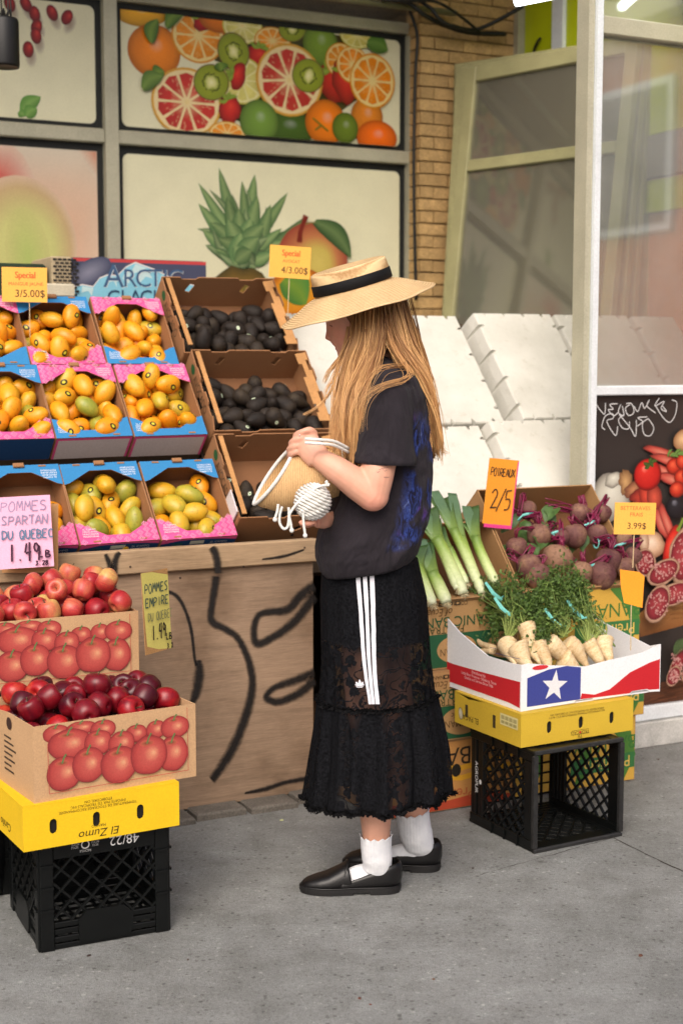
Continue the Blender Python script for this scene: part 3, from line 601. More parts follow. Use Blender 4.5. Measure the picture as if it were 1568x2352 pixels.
mb_(640, 1100, 74, 72, .1, [(0, C(226, 206, 184)), (.6, C(196, 160, 130)), (1, C(130, 90, 66))], (-.1, .3), .15); mb_(585, 1080, 30, 60, .1, [(0, C(210, 186, 160)), (1, C(150, 110, 84))])
mb_(765, 1120, 48, 130, -.25, [(0, C(214, 80, 60)), (.6, C(190, 40, 30)), (1, C(120, 24, 20))], (-.2, .2)); p.stroke([mq(800, 1010), mq(825, 960), mq(838, 925)], [.016, .012, .012], C(110, 130, 50))
def salami(x, y, rx, ry, rot):
    mb_(x, y, rx, ry, rot, [(0, C(150, 110, 90)), (.9, C(176, 140, 116)), (1, C(120, 90, 70))], wob=.1); mb_(x, y, rx * .88, ry * .84, rot, [(0, C(158, 62, 66)), (.7, C(136, 44, 52)), (1, C(96, 30, 36))])
    ca, sa = math.cos(rot), math.sin(rot)
    for i in range(46):
        a = rr.uniform(0, 6.28); f = math.sqrt(rr.random()) * .8; dx, dy = math.cos(a) * f * rx, math.sin(a) * f * ry
        mb_(x + dx * ca + dy * sa, y - (dx * -sa + dy * ca), rr.uniform(4, 9), rr.uniform(3, 7), rr.uniform(0, 3), [(0, C(206, 170, 160)), (1, C(176, 110, 108))], n=6)
for a in ((840, 1170, 90, 160, -.1), (585, 1210, 60, 80, .3), (695, 1270, 100, 66, .35), (760, 1410, 110, 62, .25), (640, 1470, 70, 110, -.5), (760, 1860, 36, 100, -.5), (830, 1870, 30, 90, -.55), (720, 1930, 40, 60, -.6)): salami(*a)
for i in range(14): leaf2(p, *mq(720 + i * 9, 1800 - i * 6), *mq(740 + i * 12, 1690 - i * 4), .004, C(44, 60, 34), C(80, 100, 60))
p.v = [(min(x, ue - .004), y, z) for x, y, z in p.v]
o = p.build('meat_picture', vmat('glossy poster', .3, .06, 300, .4, .02), gsn); o.matrix_local = PM
# scrawled chalk tag on the dark picture
p = Print(); p.z = .03; WHC = C(200, 200, 200)
for pl in ([(262, 190), (300, 240), (318, 248), (322, 180)], [(400, 185), (350, 190), (372, 220), (340, 225), (375, 262), (405, 240)], [(420, 190), (405, 240), (440, 262), (430, 200)], [(480, 190), (450, 215), (470, 260), (505, 240), (490, 185), (455, 185)], [(505, 200), (530, 235), (555, 178), (575, 215), (605, 160), (590, 200), (645, 245)], [(668, 148), (640, 200), (700, 170), (680, 215), (715, 235), (690, 200)],
           [(750, 160), (782, 180), (770, 260), (735, 305), (690, 270), (640, 190)], [(318, 352), (298, 330), (320, 265), (365, 250), (370, 280), (330, 300), (385, 390), (400, 330)], [(440, 255), (405, 290), (430, 340), (470, 345), (475, 300)], [(410, 255), (480, 340), (515, 395), (520, 290)], [(590, 270), (530, 275), (560, 300), (525, 330)], [(600, 280), (560, 310), (570, 380), (610, 390), (632, 340), (600, 285)]):
    q = spline([(*mq(*a), 0) for a in pl], len(pl) * 5); p.stroke([(a.x, a.y) for a in q], .0032, WHC)
o = p.build('scrawl', vmat('chalk marker', .7), gsn); o.matrix_local = PM

# ---- old window sashes leaning in the recess ---------------------------
olive = mat('old cream sash paint', C(150, 146, 106), .55, .15, 7, .08)
gm2, nt_, pr = newmat('old dull glass'); 
for n_ in list(nt_.nodes): nt_.nodes.remove(n_)
out = nd(nt_, 'ShaderNodeOutputMaterial'); tr = nd(nt_, 'ShaderNodeBsdfTransparent'); gl = nd(nt_, 'ShaderNodeBsdfGlossy', i_Roughness=.06); m2 = nd(nt_, 'ShaderNodeMixShader'); tr.inputs[0].default_value = (.72, .72, .62, 1)
fz = nd(nt_, 'ShaderNodeFresnel', i_IOR=1.5); ml = nd(nt_, 'ShaderNodeMath', operation='MULTIPLY_ADD'); ml.inputs[1].default_value = 1.6; ml.inputs[2].default_value = .06
nt_.links.new(fz.outputs[0], ml.inputs[0]); dz_ = nd(nt_, 'ShaderNodeBsdfDiffuse'); dz_.inputs[0].default_value = (.5, .47, .36, 1); m3 = nd(nt_, 'ShaderNodeMixShader'); m3.inputs[0].default_value = .22; nt_.links.new(tr.outputs[0], m3.inputs[1]); nt_.links.new(dz_.outputs[0], m3.inputs[2])
nt_.links.new(ml.outputs[0], m2.inputs[0]); nt_.links.new(m3.outputs[0], m2.inputs[1]); nt_.links.new(gl.outputs[0], m2.inputs[2]); nt_.links.new(m2.outputs[0], out.inputs[0])
def sash(x_l, y_l, nl, x_r, y_r, nr, foot, label, off=0.):
    """leaning sash: top corners seen at the two photo points, nl / nr metres behind the shop front"""
    (ul, zl), (ur, zr) = W(x_l, y_l, nl), W(x_r, y_r, nr); A, B = wp(ul, nl, (zl + zr) / 2), wp(ur, nr, (zl + zr) / 2)
    X = (B - A); wd = X.length; X.normalize(); back = V(-X.y, X.x, 0)        # pointing away from the viewer
    h = (zl + zr) / 2; Yv = (back * foot + ZZ).normalized(); Ln = h / Yv.z
    Z = X.cross(Yv); o0 = A - Yv * Ln + back * off
    t = thing('window_sash', label, 'window frame', frame(o0, X, Yv, Z), 'old sashes leaning in the recess')
    fw = .06
    for nm, a in (('stile', (0, fw, 0, Ln)), ('stile', (wd - fw, wd, 0, Ln)), ('rail', (fw + .001, wd - fw - .001, Ln - fw * 1.2, Ln)), ('rail', (fw + .001, wd - fw - .001, 0, fw)), ('rail', (fw + .001, wd - fw - .001, Ln * .825, Ln * .825 + fw * .9))): MB().box(*a, -.022, .022, bev=.004).build(nm, olive, t)
    MB().box(fw, wd - fw, Ln * .825 + fw * .9, Ln - fw * 1.2, -.003, .003).build('pane', gm2, t); MB().box(fw, wd - fw, fw, Ln * .825, -.003, .003).build('pane', gm2, t)
sash(1078, 150, 1.80, 1470, 92, .86, .13, 'foremost of the old cream window sashes leaning behind the foam blocks')
sash(1066, 150, 1.84, 1487, 90, .89, .11, 'second old cream window sash leaning behind the foremost one')
sash(1054, 142, 1.88, 1500, 88, .92, .09, 'third old cream window sash in the leaning stack')
sash(1048, 138, 1.92, 1512, 90, .95, .03, 'rearmost and steepest window sash of the leaning stack')

# ---- houses over the road, seen only as reflections in the glass --------
hs = thing('brick_house', 'orange brick house across the road mirrored in the glass', 'house', Matrix.Translation((13, -2.5, 0)) @ Matrix.Rotation(rad(-62), 4, 'Z'))
ob_ = mat('orange brick', C(190, 104, 66), .8, .15, 4)
MB().box(-5, 5, 0, 6, 0, 5.2).build('wall', ob_, hs)
MB().prism([(-5.4, 5.2), (5.4, 5.2), (0, 8.4)], -6.2, .3, Matrix(((1, 0, 0, 0), (0, 0, -1, 0), (0, 1, 0, 0), (0, 0, 0, 1)))).build('roof', mat('pale gable boards', C(190, 180, 170), .7), hs)
for x in (-3.2, 0, 3.2): f = MB().box(x - .7, x + .7, -.06, .04, 2.9, 4.6, bev=.02).build('window', aluw, hs); MB().box(x - .6, x + .6, -.075, -.061, 3, 4.5).build('pane', mat('dark pane', C(50, 60, 70), .1), f)
MB().box(-.6, .6, -.06, .04, .2, 2.4, bev=.02).build('door', mat('blue door', C(40, 70, 130), .5), hs); MB().box(-5, 5, -1.6, -.08, 0, .2, bev=.02).build('porch', greyb, hs)
for i in range(18): MB().box(-4.9 + i * .57, -4.84 + i * .57, -1.58, -1.52, .2, 1.15).build('baluster', aluw, hs)
MB().box(-5, 5, -1.6, -1.5, 1.151, 1.22).build('handrail', aluw, hs)
# far side of the street behind the viewer, closing the view from the glass
print('p2', len(bpy.data.objects))
# ================================================================== STAND, BOXES, FRUIT
def wood_mat(name, col, knots=True, grain=(1, 14, 14)):
    m, nt, p = newmat(name); co = tco(nt, grain); a = noi(nt, co, 3.2, 6, .65, .8); b = noi(nt, tco(nt, (grain[0] * 3, 60, 60)), 6, 3, .6); c = noi(nt, tco(nt), 2.2, 5, .6)
    x = ramp(nt, a, [(.3, mul(col, .8)), (.5, col), (.72, mul(col, 1.12))]); x = mix(nt, x, ramp(nt, b, [(.3, (.8,) * 3), (.7, (1.12,) * 3)]), 1, 'MULTIPLY'); x = mix(nt, x, ramp(nt, c, [(.28, (.55, .51, .47)), (.48, (1, 1, 1)), (.8, (1.16, 1.15, 1.13))]), 1, 'MULTIPLY')
    nt.links.new(x, p.inputs['Base Color']); p.inputs['Roughness'].default_value = .8; p.inputs['Specular IOR Level'].default_value = .25; bump(nt, p, b, .35); MATS[name] = m; return m
ply = wood_mat('weathered plywood', C(152, 128, 106)); plank = wood_mat('raw plank', C(168, 142, 112)); dkw = wood_mat('dark old timber', C(70, 58, 46))
card = mat('brown corrugated card', C(148, 106, 72), .8, .1, 7, .05, 260, .25, .25)
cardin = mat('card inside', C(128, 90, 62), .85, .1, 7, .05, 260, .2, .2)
cardedge = mat('card edge', C(178, 136, 94), .85, .2, 90, .1, 300, .3, .2)
print_card = vmat('print on card', .7, .05, 260, .25, .15)
uE0, uE1 = -2.1, W(722, 1250, 0)[0]
st = thing('produce_stand', 'plywood fronted produce stand carrying mango and avocado boxes', 'stand', wallM(0, 0, 0))
zt = .795
MB().box(uE0, uE1 - .006, 0, .02, .01, zt, bev=.002).build('front_panel', ply, st)
MB().box(uE0, uE1 + .004, -.022, .016, zt + .003, .874, bev=.004).build('top_board', plank, st)
MB().box(uE1 - .03, uE1 - .01, .022, .8, .01, .86).build('end_panel', dkw, st)
for u in (-1.4, -.5, .25): MB().box(u - .04, u + .04, .022, .1, .01, .79).build('upright', dkw, st)
Mst = slopeM(0, 0); q = MB(); q.box(uE0, 2.62, -.06, 1.12, -.20, -.175); o = q.build('sloping_shelf', dkw, st); o.matrix_local = wallM(0, 0, 0).inverted() @ Mst
q = MB(); q.box(uE0, 2.62, .86, .92, 0, 1.42); q.build('back_upright', dkw, st)
# spray paint tag
p = Print(); p.z = .0005; BK = C(30, 28, 28)
def gp(pts): return [W(x, y, -.001) for x, y in pts]
sp = lambda pts, ws: p.spray(gp(pts), [v * 7. / F for v in ws], BK)
sp([(497, 1322), (492, 1360), (485, 1405), (489, 1430), (520, 1446), (548, 1468), (572, 1520), (580, 1570), (572, 1620), (548, 1690), (520, 1745), (485, 1795)], [20, 18, 17, 18, 16, 15, 17, 19, 22, 24, 24, 18])
sp([(380, 1358), (405, 1368), (425, 1400), (440, 1450), (447, 1510), (452, 1530)], [8, 9, 8, 8, 7, 7]); sp([(457, 1515), (458, 1550), (450, 1595), (436, 1625)], [10, 24, 22, 6])
sp([(724, 1345), (690, 1368), (660, 1400), (600, 1410), (584, 1440), (590, 1478), (630, 1462), (680, 1424), (724, 1365)], [26, 24, 20, 16, 17, 18, 20, 22, 26])
sp([(724, 1545), (680, 1562), (630, 1580), (612, 1602), (640, 1612), (690, 1590), (724, 1560)], [24, 20, 16, 16, 18, 22, 26])
sp([(255, 1322), (262, 1345), (266, 1380)], [14, 12, 6])
sp([(560, 1822), (610, 1812), (660, 1796), (724, 1786)], [5, 12, 10, 16])
p.build('spray_tag', vmat('black spray paint', .6, .1, 200, .3, .05, True), st).matrix_local = PM @ Matrix.Translation((0, 0, -.002))
def sp2(pts, ws):
    p = Print(); p.z = .0005; p.spray([W(x, y, -.022) for x, y in pts], [v * 7. / F for v in ws], BK)
    p.build('spray_tag', vmat('black spray paint'), st).matrix_local = Matrix.Translation((0, -.022, 0)) @ PM @ Matrix.Translation((0, 0, -.002))
sp2([(486, 1256), (494, 1270), (499, 1290), (500, 1318)], [16, 18, 18, 18]); sp2([(242, 1272), (250, 1290), (258, 1318)], [8, 12, 14]); sp2([(276, 1268), (266, 1285), (262, 1318)], [10, 14, 18]); sp2([(600, 1285), (650, 1278), (700, 1262)], [4, 8, 4])
nail = mat('rusty nail', C(60, 44, 36), .6)
for x, y in ((300, 1302), (560, 1302), (700, 1258), (420, 1330)):
    k = MB(); k.lathe([(.0035, 0), (.0035, .0015), (.001, .002)], 8); u, z = W(x, y, -.024); k.build('nail', nail, st).matrix_local = Matrix.Translation((u, -.022 if y < 1310 else 0, z)) @ Matrix.Rotation(rad(90), 4, 'X')

# ---- helpers: cartons, packing ------------------------------------------
T = .004
def wall_x(x, y0, y1, z0, z1): return MB().box(x - T / 2, x + T / 2, y0, y1, z0, z1)
def pack(n, r, X, Y, Z, g, it=260, seed=1, zmax=None):
    """settle n balls of radius r[i] inside a carton under gravity g (carton axes)"""
    R_ = np.random.default_rng(seed); r = np.asarray(r); P = np.stack([R_.uniform(X[0] + r, X[1] - r), R_.uniform(Y[0] + r, Y[1] - r), R_.uniform(Z[0] + .02, Z[0] + .3, n)], 1)
    g = np.array(g) / np.linalg.norm(g); RR = r[:, None] + r[None]
    for k in range(it):
        P += g * (.006 * (1 - k / it) + .0006)
        for _ in range(5):
            D_ = P[:, None] - P[None]; d = np.linalg.norm(D_, axis=2) + np.eye(n); ov = np.clip(RR - d, 0, None) * (1 - np.eye(n))
            P += (D_ / d[:, :, None] * ov[:, :, None] * .45).sum(1)
            for a, (lo, hi) in enumerate((X, Y)): P[:, a] = np.clip(P[:, a], lo + r, hi - r)
            P[:, 2] = np.maximum(P[:, 2], Z[0] + r)
    return P
def aim(src, dst, spin):
    return (Matrix.Rotation(spin, 3, Vector(dst)) @ Vector(src).rotation_difference(Vector(dst)).to_matrix()).to_4x4()
def rvec(base, spread):
    return (Vector(base).normalized() + Vector((random.gauss(0, 1), random.gauss(0, 1), random.gauss(0, 1))) * spread).normalized()
# ---- fruit --------------------------------------------------------------
def fruit_mat(name, stops, speck, rough, scale, axis=(1, 1, 1), orand=.3, bmp=.02, spec=.5, coat=0):
    m, nt, p = newmat(name); co = tco(nt, axis); a = noi(nt, co, scale, 5, .6, .3); oi = nt.nodes.new('ShaderNodeObjectInfo')
    ad = nd(nt, 'ShaderNodeMath', operation='MULTIPLY_ADD'); nt.links.new(oi.outputs['Random'], ad.inputs[0]); ad.inputs[1].default_value = orand; 
    sb_ = nd(nt, 'ShaderNodeMath', operation='SUBTRACT'); nt.links.new(a, sb_.inputs[0]); sb_.inputs[1].default_value = orand / 2; nt.links.new(sb_.outputs[0], ad.inputs[2])
    c = ramp(nt, ad.outputs[0], stops); b = noi(nt, tco(nt), speck[1], 2, .5)
    c = mix(nt, c, ramp(nt, b, [(speck[2], speck[0]), (speck[2] + .12, (1, 1, 1))]), .6, 'MULTIPLY')
    nt.links.new(c, p.inputs['Base Color']); p.inputs['Roughness'].default_value = rough; p.inputs['Specular IOR Level'].default_value = spec
    p.inputs['Subsurface Weight'].default_value = 0; p.inputs['Coat Weight'].default_value = coat
    if bmp: bump(nt, p, b, bmp, .003)
    MATS[name] = m; return m
mangoM = fruit_mat('yellow mango skin', [(.2, C(222, 132, 14)), (.45, C(226, 148, 20)), (.65, C(212, 154, 30)), (.85, C(178, 150, 40))], ((.5, .3, .15), 130, .28), .42, 14, orand=.35)
mangoG = fruit_mat('green tinged mango skin', [(.2, C(212, 152, 28)), (.42, C(196, 160, 40)), (.6, C(164, 154, 50)), (.85, C(124, 136, 48))], ((.5, .35, .2), 130, .28), .42, 14, orand=.45)
avoM = fruit_mat('dark avocado skin', [(.2, C(26, 21, 18)), (.5, C(41, 33, 27)), (.8, C(64, 52, 36))], ((.4, .4, .4), 300, .4), .62, 20, bmp=.8, spec=.3)
appA = fruit_mat('red and yellow apple skin', [(.2, C(104, 16, 26)), (.42, C(148, 30, 38)), (.55, C(172, 58, 54)), (.66, C(188, 108, 76)), (.80, C(196, 168, 98))], ((1.5, 1.35, 1.0), 260, .33), .36, 12, (1, 1, .22), .40, .05, .4)
appB = fruit_mat('dark empire apple skin', [(.2, C(44, 8, 20)), (.45, C(78, 10, 24)), (.62, C(116, 14, 26)), (.76, C(158, 26, 30)), (.9, C(186, 86, 50))], ((1.6, 1.3, 1.2), 280, .32), .32, 12, (1, 1, .22), .36, .05, .4)
stick_d = mat('black fruit sticker', C(26, 28, 24), .35); stick_y = mat('yellow sticker middle', C(206, 196, 60), .4); stick_w = mat('pale green sticker', C(214, 226, 196), .45); stick_g = mat('green sticker leaf', C(70, 130, 60), .45)
stemM = mat('brown stem', C(78, 62, 40), .8)
class Fruit:
    def __init__(s, prof, sx=1., bend=0., lump=.03, segs=20, seed=0): s.prof = prof; s.sx = sx; s.bend = bend; s.lump = lump; s.segs = segs; s.seed = seed
    def surf(s, t, a, off=0.):
        r = lerp([q[0] for q in s.prof], [q[1] for q in s.prof], t) if False else None
        return None
def fruit_mesh(name, rz, mat_, segs=18, sx=1., bend=0., lump=.04, seed=0):
    """rz = [(r, z)...] smooth profile; flattened by sx, bent sideways, slightly lumpy"""
    P = spline([(r, z, 0) for r, z in rz], len(rz) * 2 + 1); b = MB(); rings = []
    for q in P:
        ring = []
        for k in range(segs):
            a = 2 * math.pi * k / segs; v = Vector((q.x * math.cos(a), q.x * math.sin(a) * sx, q.y)); v *= 1 + lump * noise.noise(v * 22 + Vector((seed * 7.7, seed, 0))); v.x += bend * v.z * v.z * 20
            ring.append(v)
        rings.append(ring)
    b.loft(rings); return b.mesh(name, mat_, True), P
def patch(me, direction, w_, h_, name, mats, lift=.0006, inner=.5):
    """sticker hugging a fruit where the ray from the centre along direction leaves it"""
    from mathutils.bvhtree import BVHTree
    bv = BVHTree.FromPolygons([v.co.copy() for v in me.vertices], [tuple(p.vertices) for p in me.polygons]); d = Vector(direction).normalized(); c, nrm, _, _ = bv.ray_cast(d * .3, -d)
    X = nrm.orthogonal().normalized(); Y = nrm.cross(X); vs = []; n = 12
    def drop(x, y):
        h = bv.ray_cast(c + X * x + Y * y + nrm * .03, -nrm); return (h[0] if h[0] else c + X * x + Y * y) + nrm * lift
    vs.append(drop(0, 0))
    for f in (inner, 1.):
        for k in range(n): a = 2 * math.pi * k / n; vs.append(drop(math.cos(a) * w_ * f, math.sin(a) * h_ * f))
    b = MB(); b.m = 1; b.v = [tuple(v) for v in vs]; b.c = [(1, 1, 1, 1)] * len(vs)
    for k in range(n): b.f.append((0, 1 + k, 1 + (k + 1) % n)); b.mi.append(1)
    for k in range(n): j = (k + 1) % n; b.f.append((1 + k, 1 + n + k, 1 + n + j, 1 + j)); b.mi.append(0)
    return b.mesh(name, mats, True), nrm
def kinds(base, n, fn): return [fn(i) for i in range(n)]
MANGO = []
for i in range(6):
    s_ = 1 + .06 * math.sin(i * 2.1); mats_ = mangoM if i < 3 else mangoG
    me, _ = fruit_mesh('mango', [(.0005, -.045 * s_), (.014, -.0425 * s_), (.026, -.031), (.0325, -.010), (.0315, .010), (.026, .027), (.016, .039 * s_), (.007, .0445 * s_), (.0005, .046 * s_)], mats_, 18, .88, .045 * (-1) ** i, .05, i)
    d = Vector((.3 * math.cos(i), 1, .35 * math.sin(i * 1.7))); sm_, nr = patch(me, d, .0092, .0122, 'sticker', [stick_d, stick_y], .0007, .52); MANGO.append((me, sm_, d.normalized()))
AVO = []
for i in range(4):
    me, _ = fruit_mesh('avocado', [(.0005, -.038), (.016, -.035), (.027, -.022), (.0295, -.006), (.026, .012), (.019, .028), (.011, .039), (.004, .044), (.0005, .0445)], avoM, 14, .95, .02, .06, i + 9)
    d = Vector((math.cos(i), 1, -.3 + .2 * i)); sm_, nr = patch(me, d, .006, .0075, 'sticker', [stick_w, stick_g], .0007, .35); AVO.append((me, sm_, d.normalized()))
def apple_kind(mat_, n, seed):
    out = []
    for i in range(n):
        k = 1 + .07 * math.sin(i * 1.9 + seed)
        me, _ = fruit_mesh('apple', [(.0008, -.020), (.007, -.0245), (.016, -.0265), (.027, -.019), (.0335 * k, -.003), (.0335 * k, .011), (.028, .022), (.018, .0275), (.009, .0245), (.003, .0175), (.0008, .016)], mat_, 20, .97, 0, .05, i + seed)
        s_ = MB(); s_.tube(spline([(0, 0, .015), (.0015, .001, .024), (.005, .002, .034)], 5), [.0016, .0013, .0013, .0015, .002], 6); out.append((me, s_.mesh('stem', stemM, True)))
    return out
APA, APB = apple_kind(appA, 4, 0), apple_kind(appB, 4, 5)
def put(me, name, M, label, cat, group, child=None, cname=None):
    o = ob(name, me, None, M); tag(o, label, cat, group)
    if child is not None: ob(cname, child, o)
    return o
# ---- mango cartons -------------------------------------------------------
MW, ML, MD = .258, .318, .105
BLUE, PINK, PKL, NAVY = C(50, 124, 176), C(218, 84, 142), C(232, 150, 184), C(28, 68, 116)
def flange_pts(front):
    a = MW / 2; e, m_, c0, c1 = .082, .030, .052, .092
    pts = [(-a, 0), (a, 0), (a, e), (a - c0 * .35, e * .93), (a - c1, m_), (-a + c1, m_), (-a + c0 * .35, e * .93), (-a, e)]
    return pts if front else [(x, ML - y) for x, y in pts][::-1]
def flange_print(col, front):
    p = Print(); p.z = .0025; pts = flange_pts(front); base = BLUE if col == 'b' else PINK; p.poly(pts, base)
    def yy(y): return y if front else ML - y
    if col == 'p':
        rr = random.Random(4)
        for i in range(11):
            for j in range(4):
                x = -MW / 2 + .013 + i * .0232; y = .008 + j * .0215 + (.0107 if i % 2 else 0)
                lim = .080 if abs(x) > MW / 2 - .034 else (.026 if abs(x) < MW / 2 - .092 else .026 + (.05) * (abs(x) - (MW / 2 - .092)) / .058)
                if y > lim - .006 or (abs(x) > .05 and x * (1 if front else -1) < 0 and .018 < y < .06): continue
                for s_ in (.0105, .0052): p.stroke([(x - s_, yy(y)), (x, yy(y + s_)), (x + s_, yy(y)), (x, yy(y - s_)), (x - s_, yy(y))], .0021, PKL)
    sg = 1 if front else -1
    for k, t in enumerate(('EL CAMPO', 'MEXICANO', 'TRASCIENDE', 'FRONTERAS')): p.text(t, -sg * (MW / 2 - .037), yy(.052 - k * .0092), .0092, C(228, 226, 226), 0 if front else math.pi)
    return p.mesh('printed_flap', print_card)
FL = {(c, f): flange_print(c, f) for c in 'bp' for f in (True, False)}
def front_print(kind):
    p = Print(); p.z = .0025; a = MW / 2; d = MD
    if kind == 'navy':
        p.rect(-a, -d, a, 0, NAVY); p.poly([(-a, 0), (-a, -.022), (-a * .5, -.006), (0, -.003), (a * .6, -.008), (a, -.016), (a, 0)], PINK); p.rect(-.03, -.03, .018, -.012, C(206, 206, 190)); p.rect(-.03, -.054, .018, -.036, C(206, 206, 190))
        for k, t in enumerate(('EL CAMPO', 'MEXICANO', 'TRASCIENDE', 'FRONTERAS')): p.text(t, .07, -.024 - k * .013, .0125, C(206, 210, 214))
        for k in range(5): p.rect(-.09, -.02 - k * .011, -.055, -.024 - k * .011, C(40, 110, 80))
    elif kind == 'white':
        p.rect(-a, -d, a, 0, PINK); p.rect(-a + .008, -d, a - .008, -.010, C(206, 200, 200)); 
    else: p.rect(-a, -d, a, 0, NAVY if kind == 'blue' else PINK)
    return p.mesh('printed_front', print_card)
FP = {k: front_print(k) for k in ('navy', 'white', 'blue')}
FRM = Matrix(((1, 0, 0, 0), (0, 0, -1, 0), (0, 1, 0, 0), (0, 0, 0, 1)))
side = wall_x(0, 0, ML, -MD, -.001).mesh('side_panel', card); endp = MB().box(-MW / 2 + .003, MW / 2 - .003, 0, T, -MD, -.001).mesh('end_panel', cardin); bot = MB().box(-MW / 2, MW / 2, 0, ML, -MD - T, -MD - .0005).mesh('bottom_panel', cardin)
def fl_card(front):
    m = MB(); m.prism(flange_pts(front), -.0005, .002); return m.mesh('flap', card)
FC = {f: fl_card(f) for f in (True, False)}
tabm = MB().box(-.017, .017, -.004, .012, .0, .010, bev=.002).mesh('tab', card); slotm = MB().box(-.012, .012, -.003, .003, .003, .0045).mesh('slot', card)
GRAV = (0, -math.sin(TH), -math.cos(TH))
nmg = [0]
def mango_box(u, s, m, back, front, fpk, where, n, green, seed):
    M = slopeM(u, s, m) @ Matrix.Rotation(rad(random.uniform(-1.2, 1.2)), 4, 'Z')
    t = thing('mango_carton', 'blue and pink mango carton, ' + where, 'carton', M, 'mango cartons on the stand')
    for x in (-MW / 2, MW / 2): ob('side_panel', side, t).location = (x, 0, 0)
    ob('end_panel', endp, t).location = (0, .002, 0); ob('end_panel', endp, t).location = (0, ML - T, 0); ob('bottom_panel', bot, t)
    for f, c in ((True, front), (False, back)):
        fl = ob('flap', FC[f], t); ob('printed_flap', FL[(c, f)], fl)
        for x in (-.075, .075): ob('slot', slotm, fl).location = (x, .008 if f else ML - .006, 0)
    ob('tab', tabm, t).location = (random.uniform(-.004, .004), ML - .008, .002)
    o = ob('printed_front', FP[fpk], t); o.matrix_local = FRM @ Matrix.Translation((0, 0, -.001))
    P = pack(n, [.0335 + random.uniform(-.003, .003) for _ in range(n)], (-MW / 2 + .006, MW / 2 - .006), (.010, ML - .008), (-MD + .002, 0), (0, -.2 if green > .5 else -.06, -1), seed=seed)
    for q in P:
        k = random.randrange(3) + (3 if random.random() < green else 0); me, sm_, d = MANGO[k]; dst = rvec((.1, -.35, 1), .45 if random.random() < .75 else 2.)
        put(me, 'mango', M @ Matrix.Translation(q) @ aim(d, dst, random.uniform(-1.2, 1.2)) @ Matrix.Scale(random.uniform(.93, 1.06), 4), ('ripe yellow mango in the %s' if k < 3 else 'green tinged mango in the %s') % where, 'mango', ('yellow' if k < 3 else 'green tinged') + ' mangoes in the ' + where, sm_ if random.random() < .8 else None, 'sticker')
cu = (-.61, -.345, -.080)
rows = [(-.008, .0), (.408, .012), (.740, .0)]
spec = [[('b', 'p', 'navy'), ('b', 'p', 'navy'), ('b', 'p', 'navy')], [('b', 'p', 'blue'), ('p', 'b', 'white'), ('p', 'b', 'white')], [('p', 'b', 'blue'), ('b', 'p', 'blue'), ('p', 'b', 'blue')]]
wr = ('bottom row', 'middle row', 'top row'); wc = ('cut off by the left edge', 'second from the avocado boxes', 'next to the avocado boxes')
cnt = [[10, 21, 19], [23, 24, 24], [23, 23, 23]]
for r in range(3):
    for c in range(3): mango_box(cu[c] + (0, .004, -.012)[r], rows[r][0], rows[r][1], *spec[r][c], '%s box %s' % (wr[r], wc[c]), cnt[r][c], (.62, .14, .06)[r], r * 3 + c + 1)
# support behind the raised middle row is the sloping shelf; slats under the cartons
for i, (s, m) in enumerate(rows): q = MB(); q.box(-2.0, .055, s + .0, s + ML, -.172, -MD - T - .001 + m); o = q.build('shelf_slat', dkw, st); o.matrix_local = wallM(0, 0, 0).inverted() @ Mst
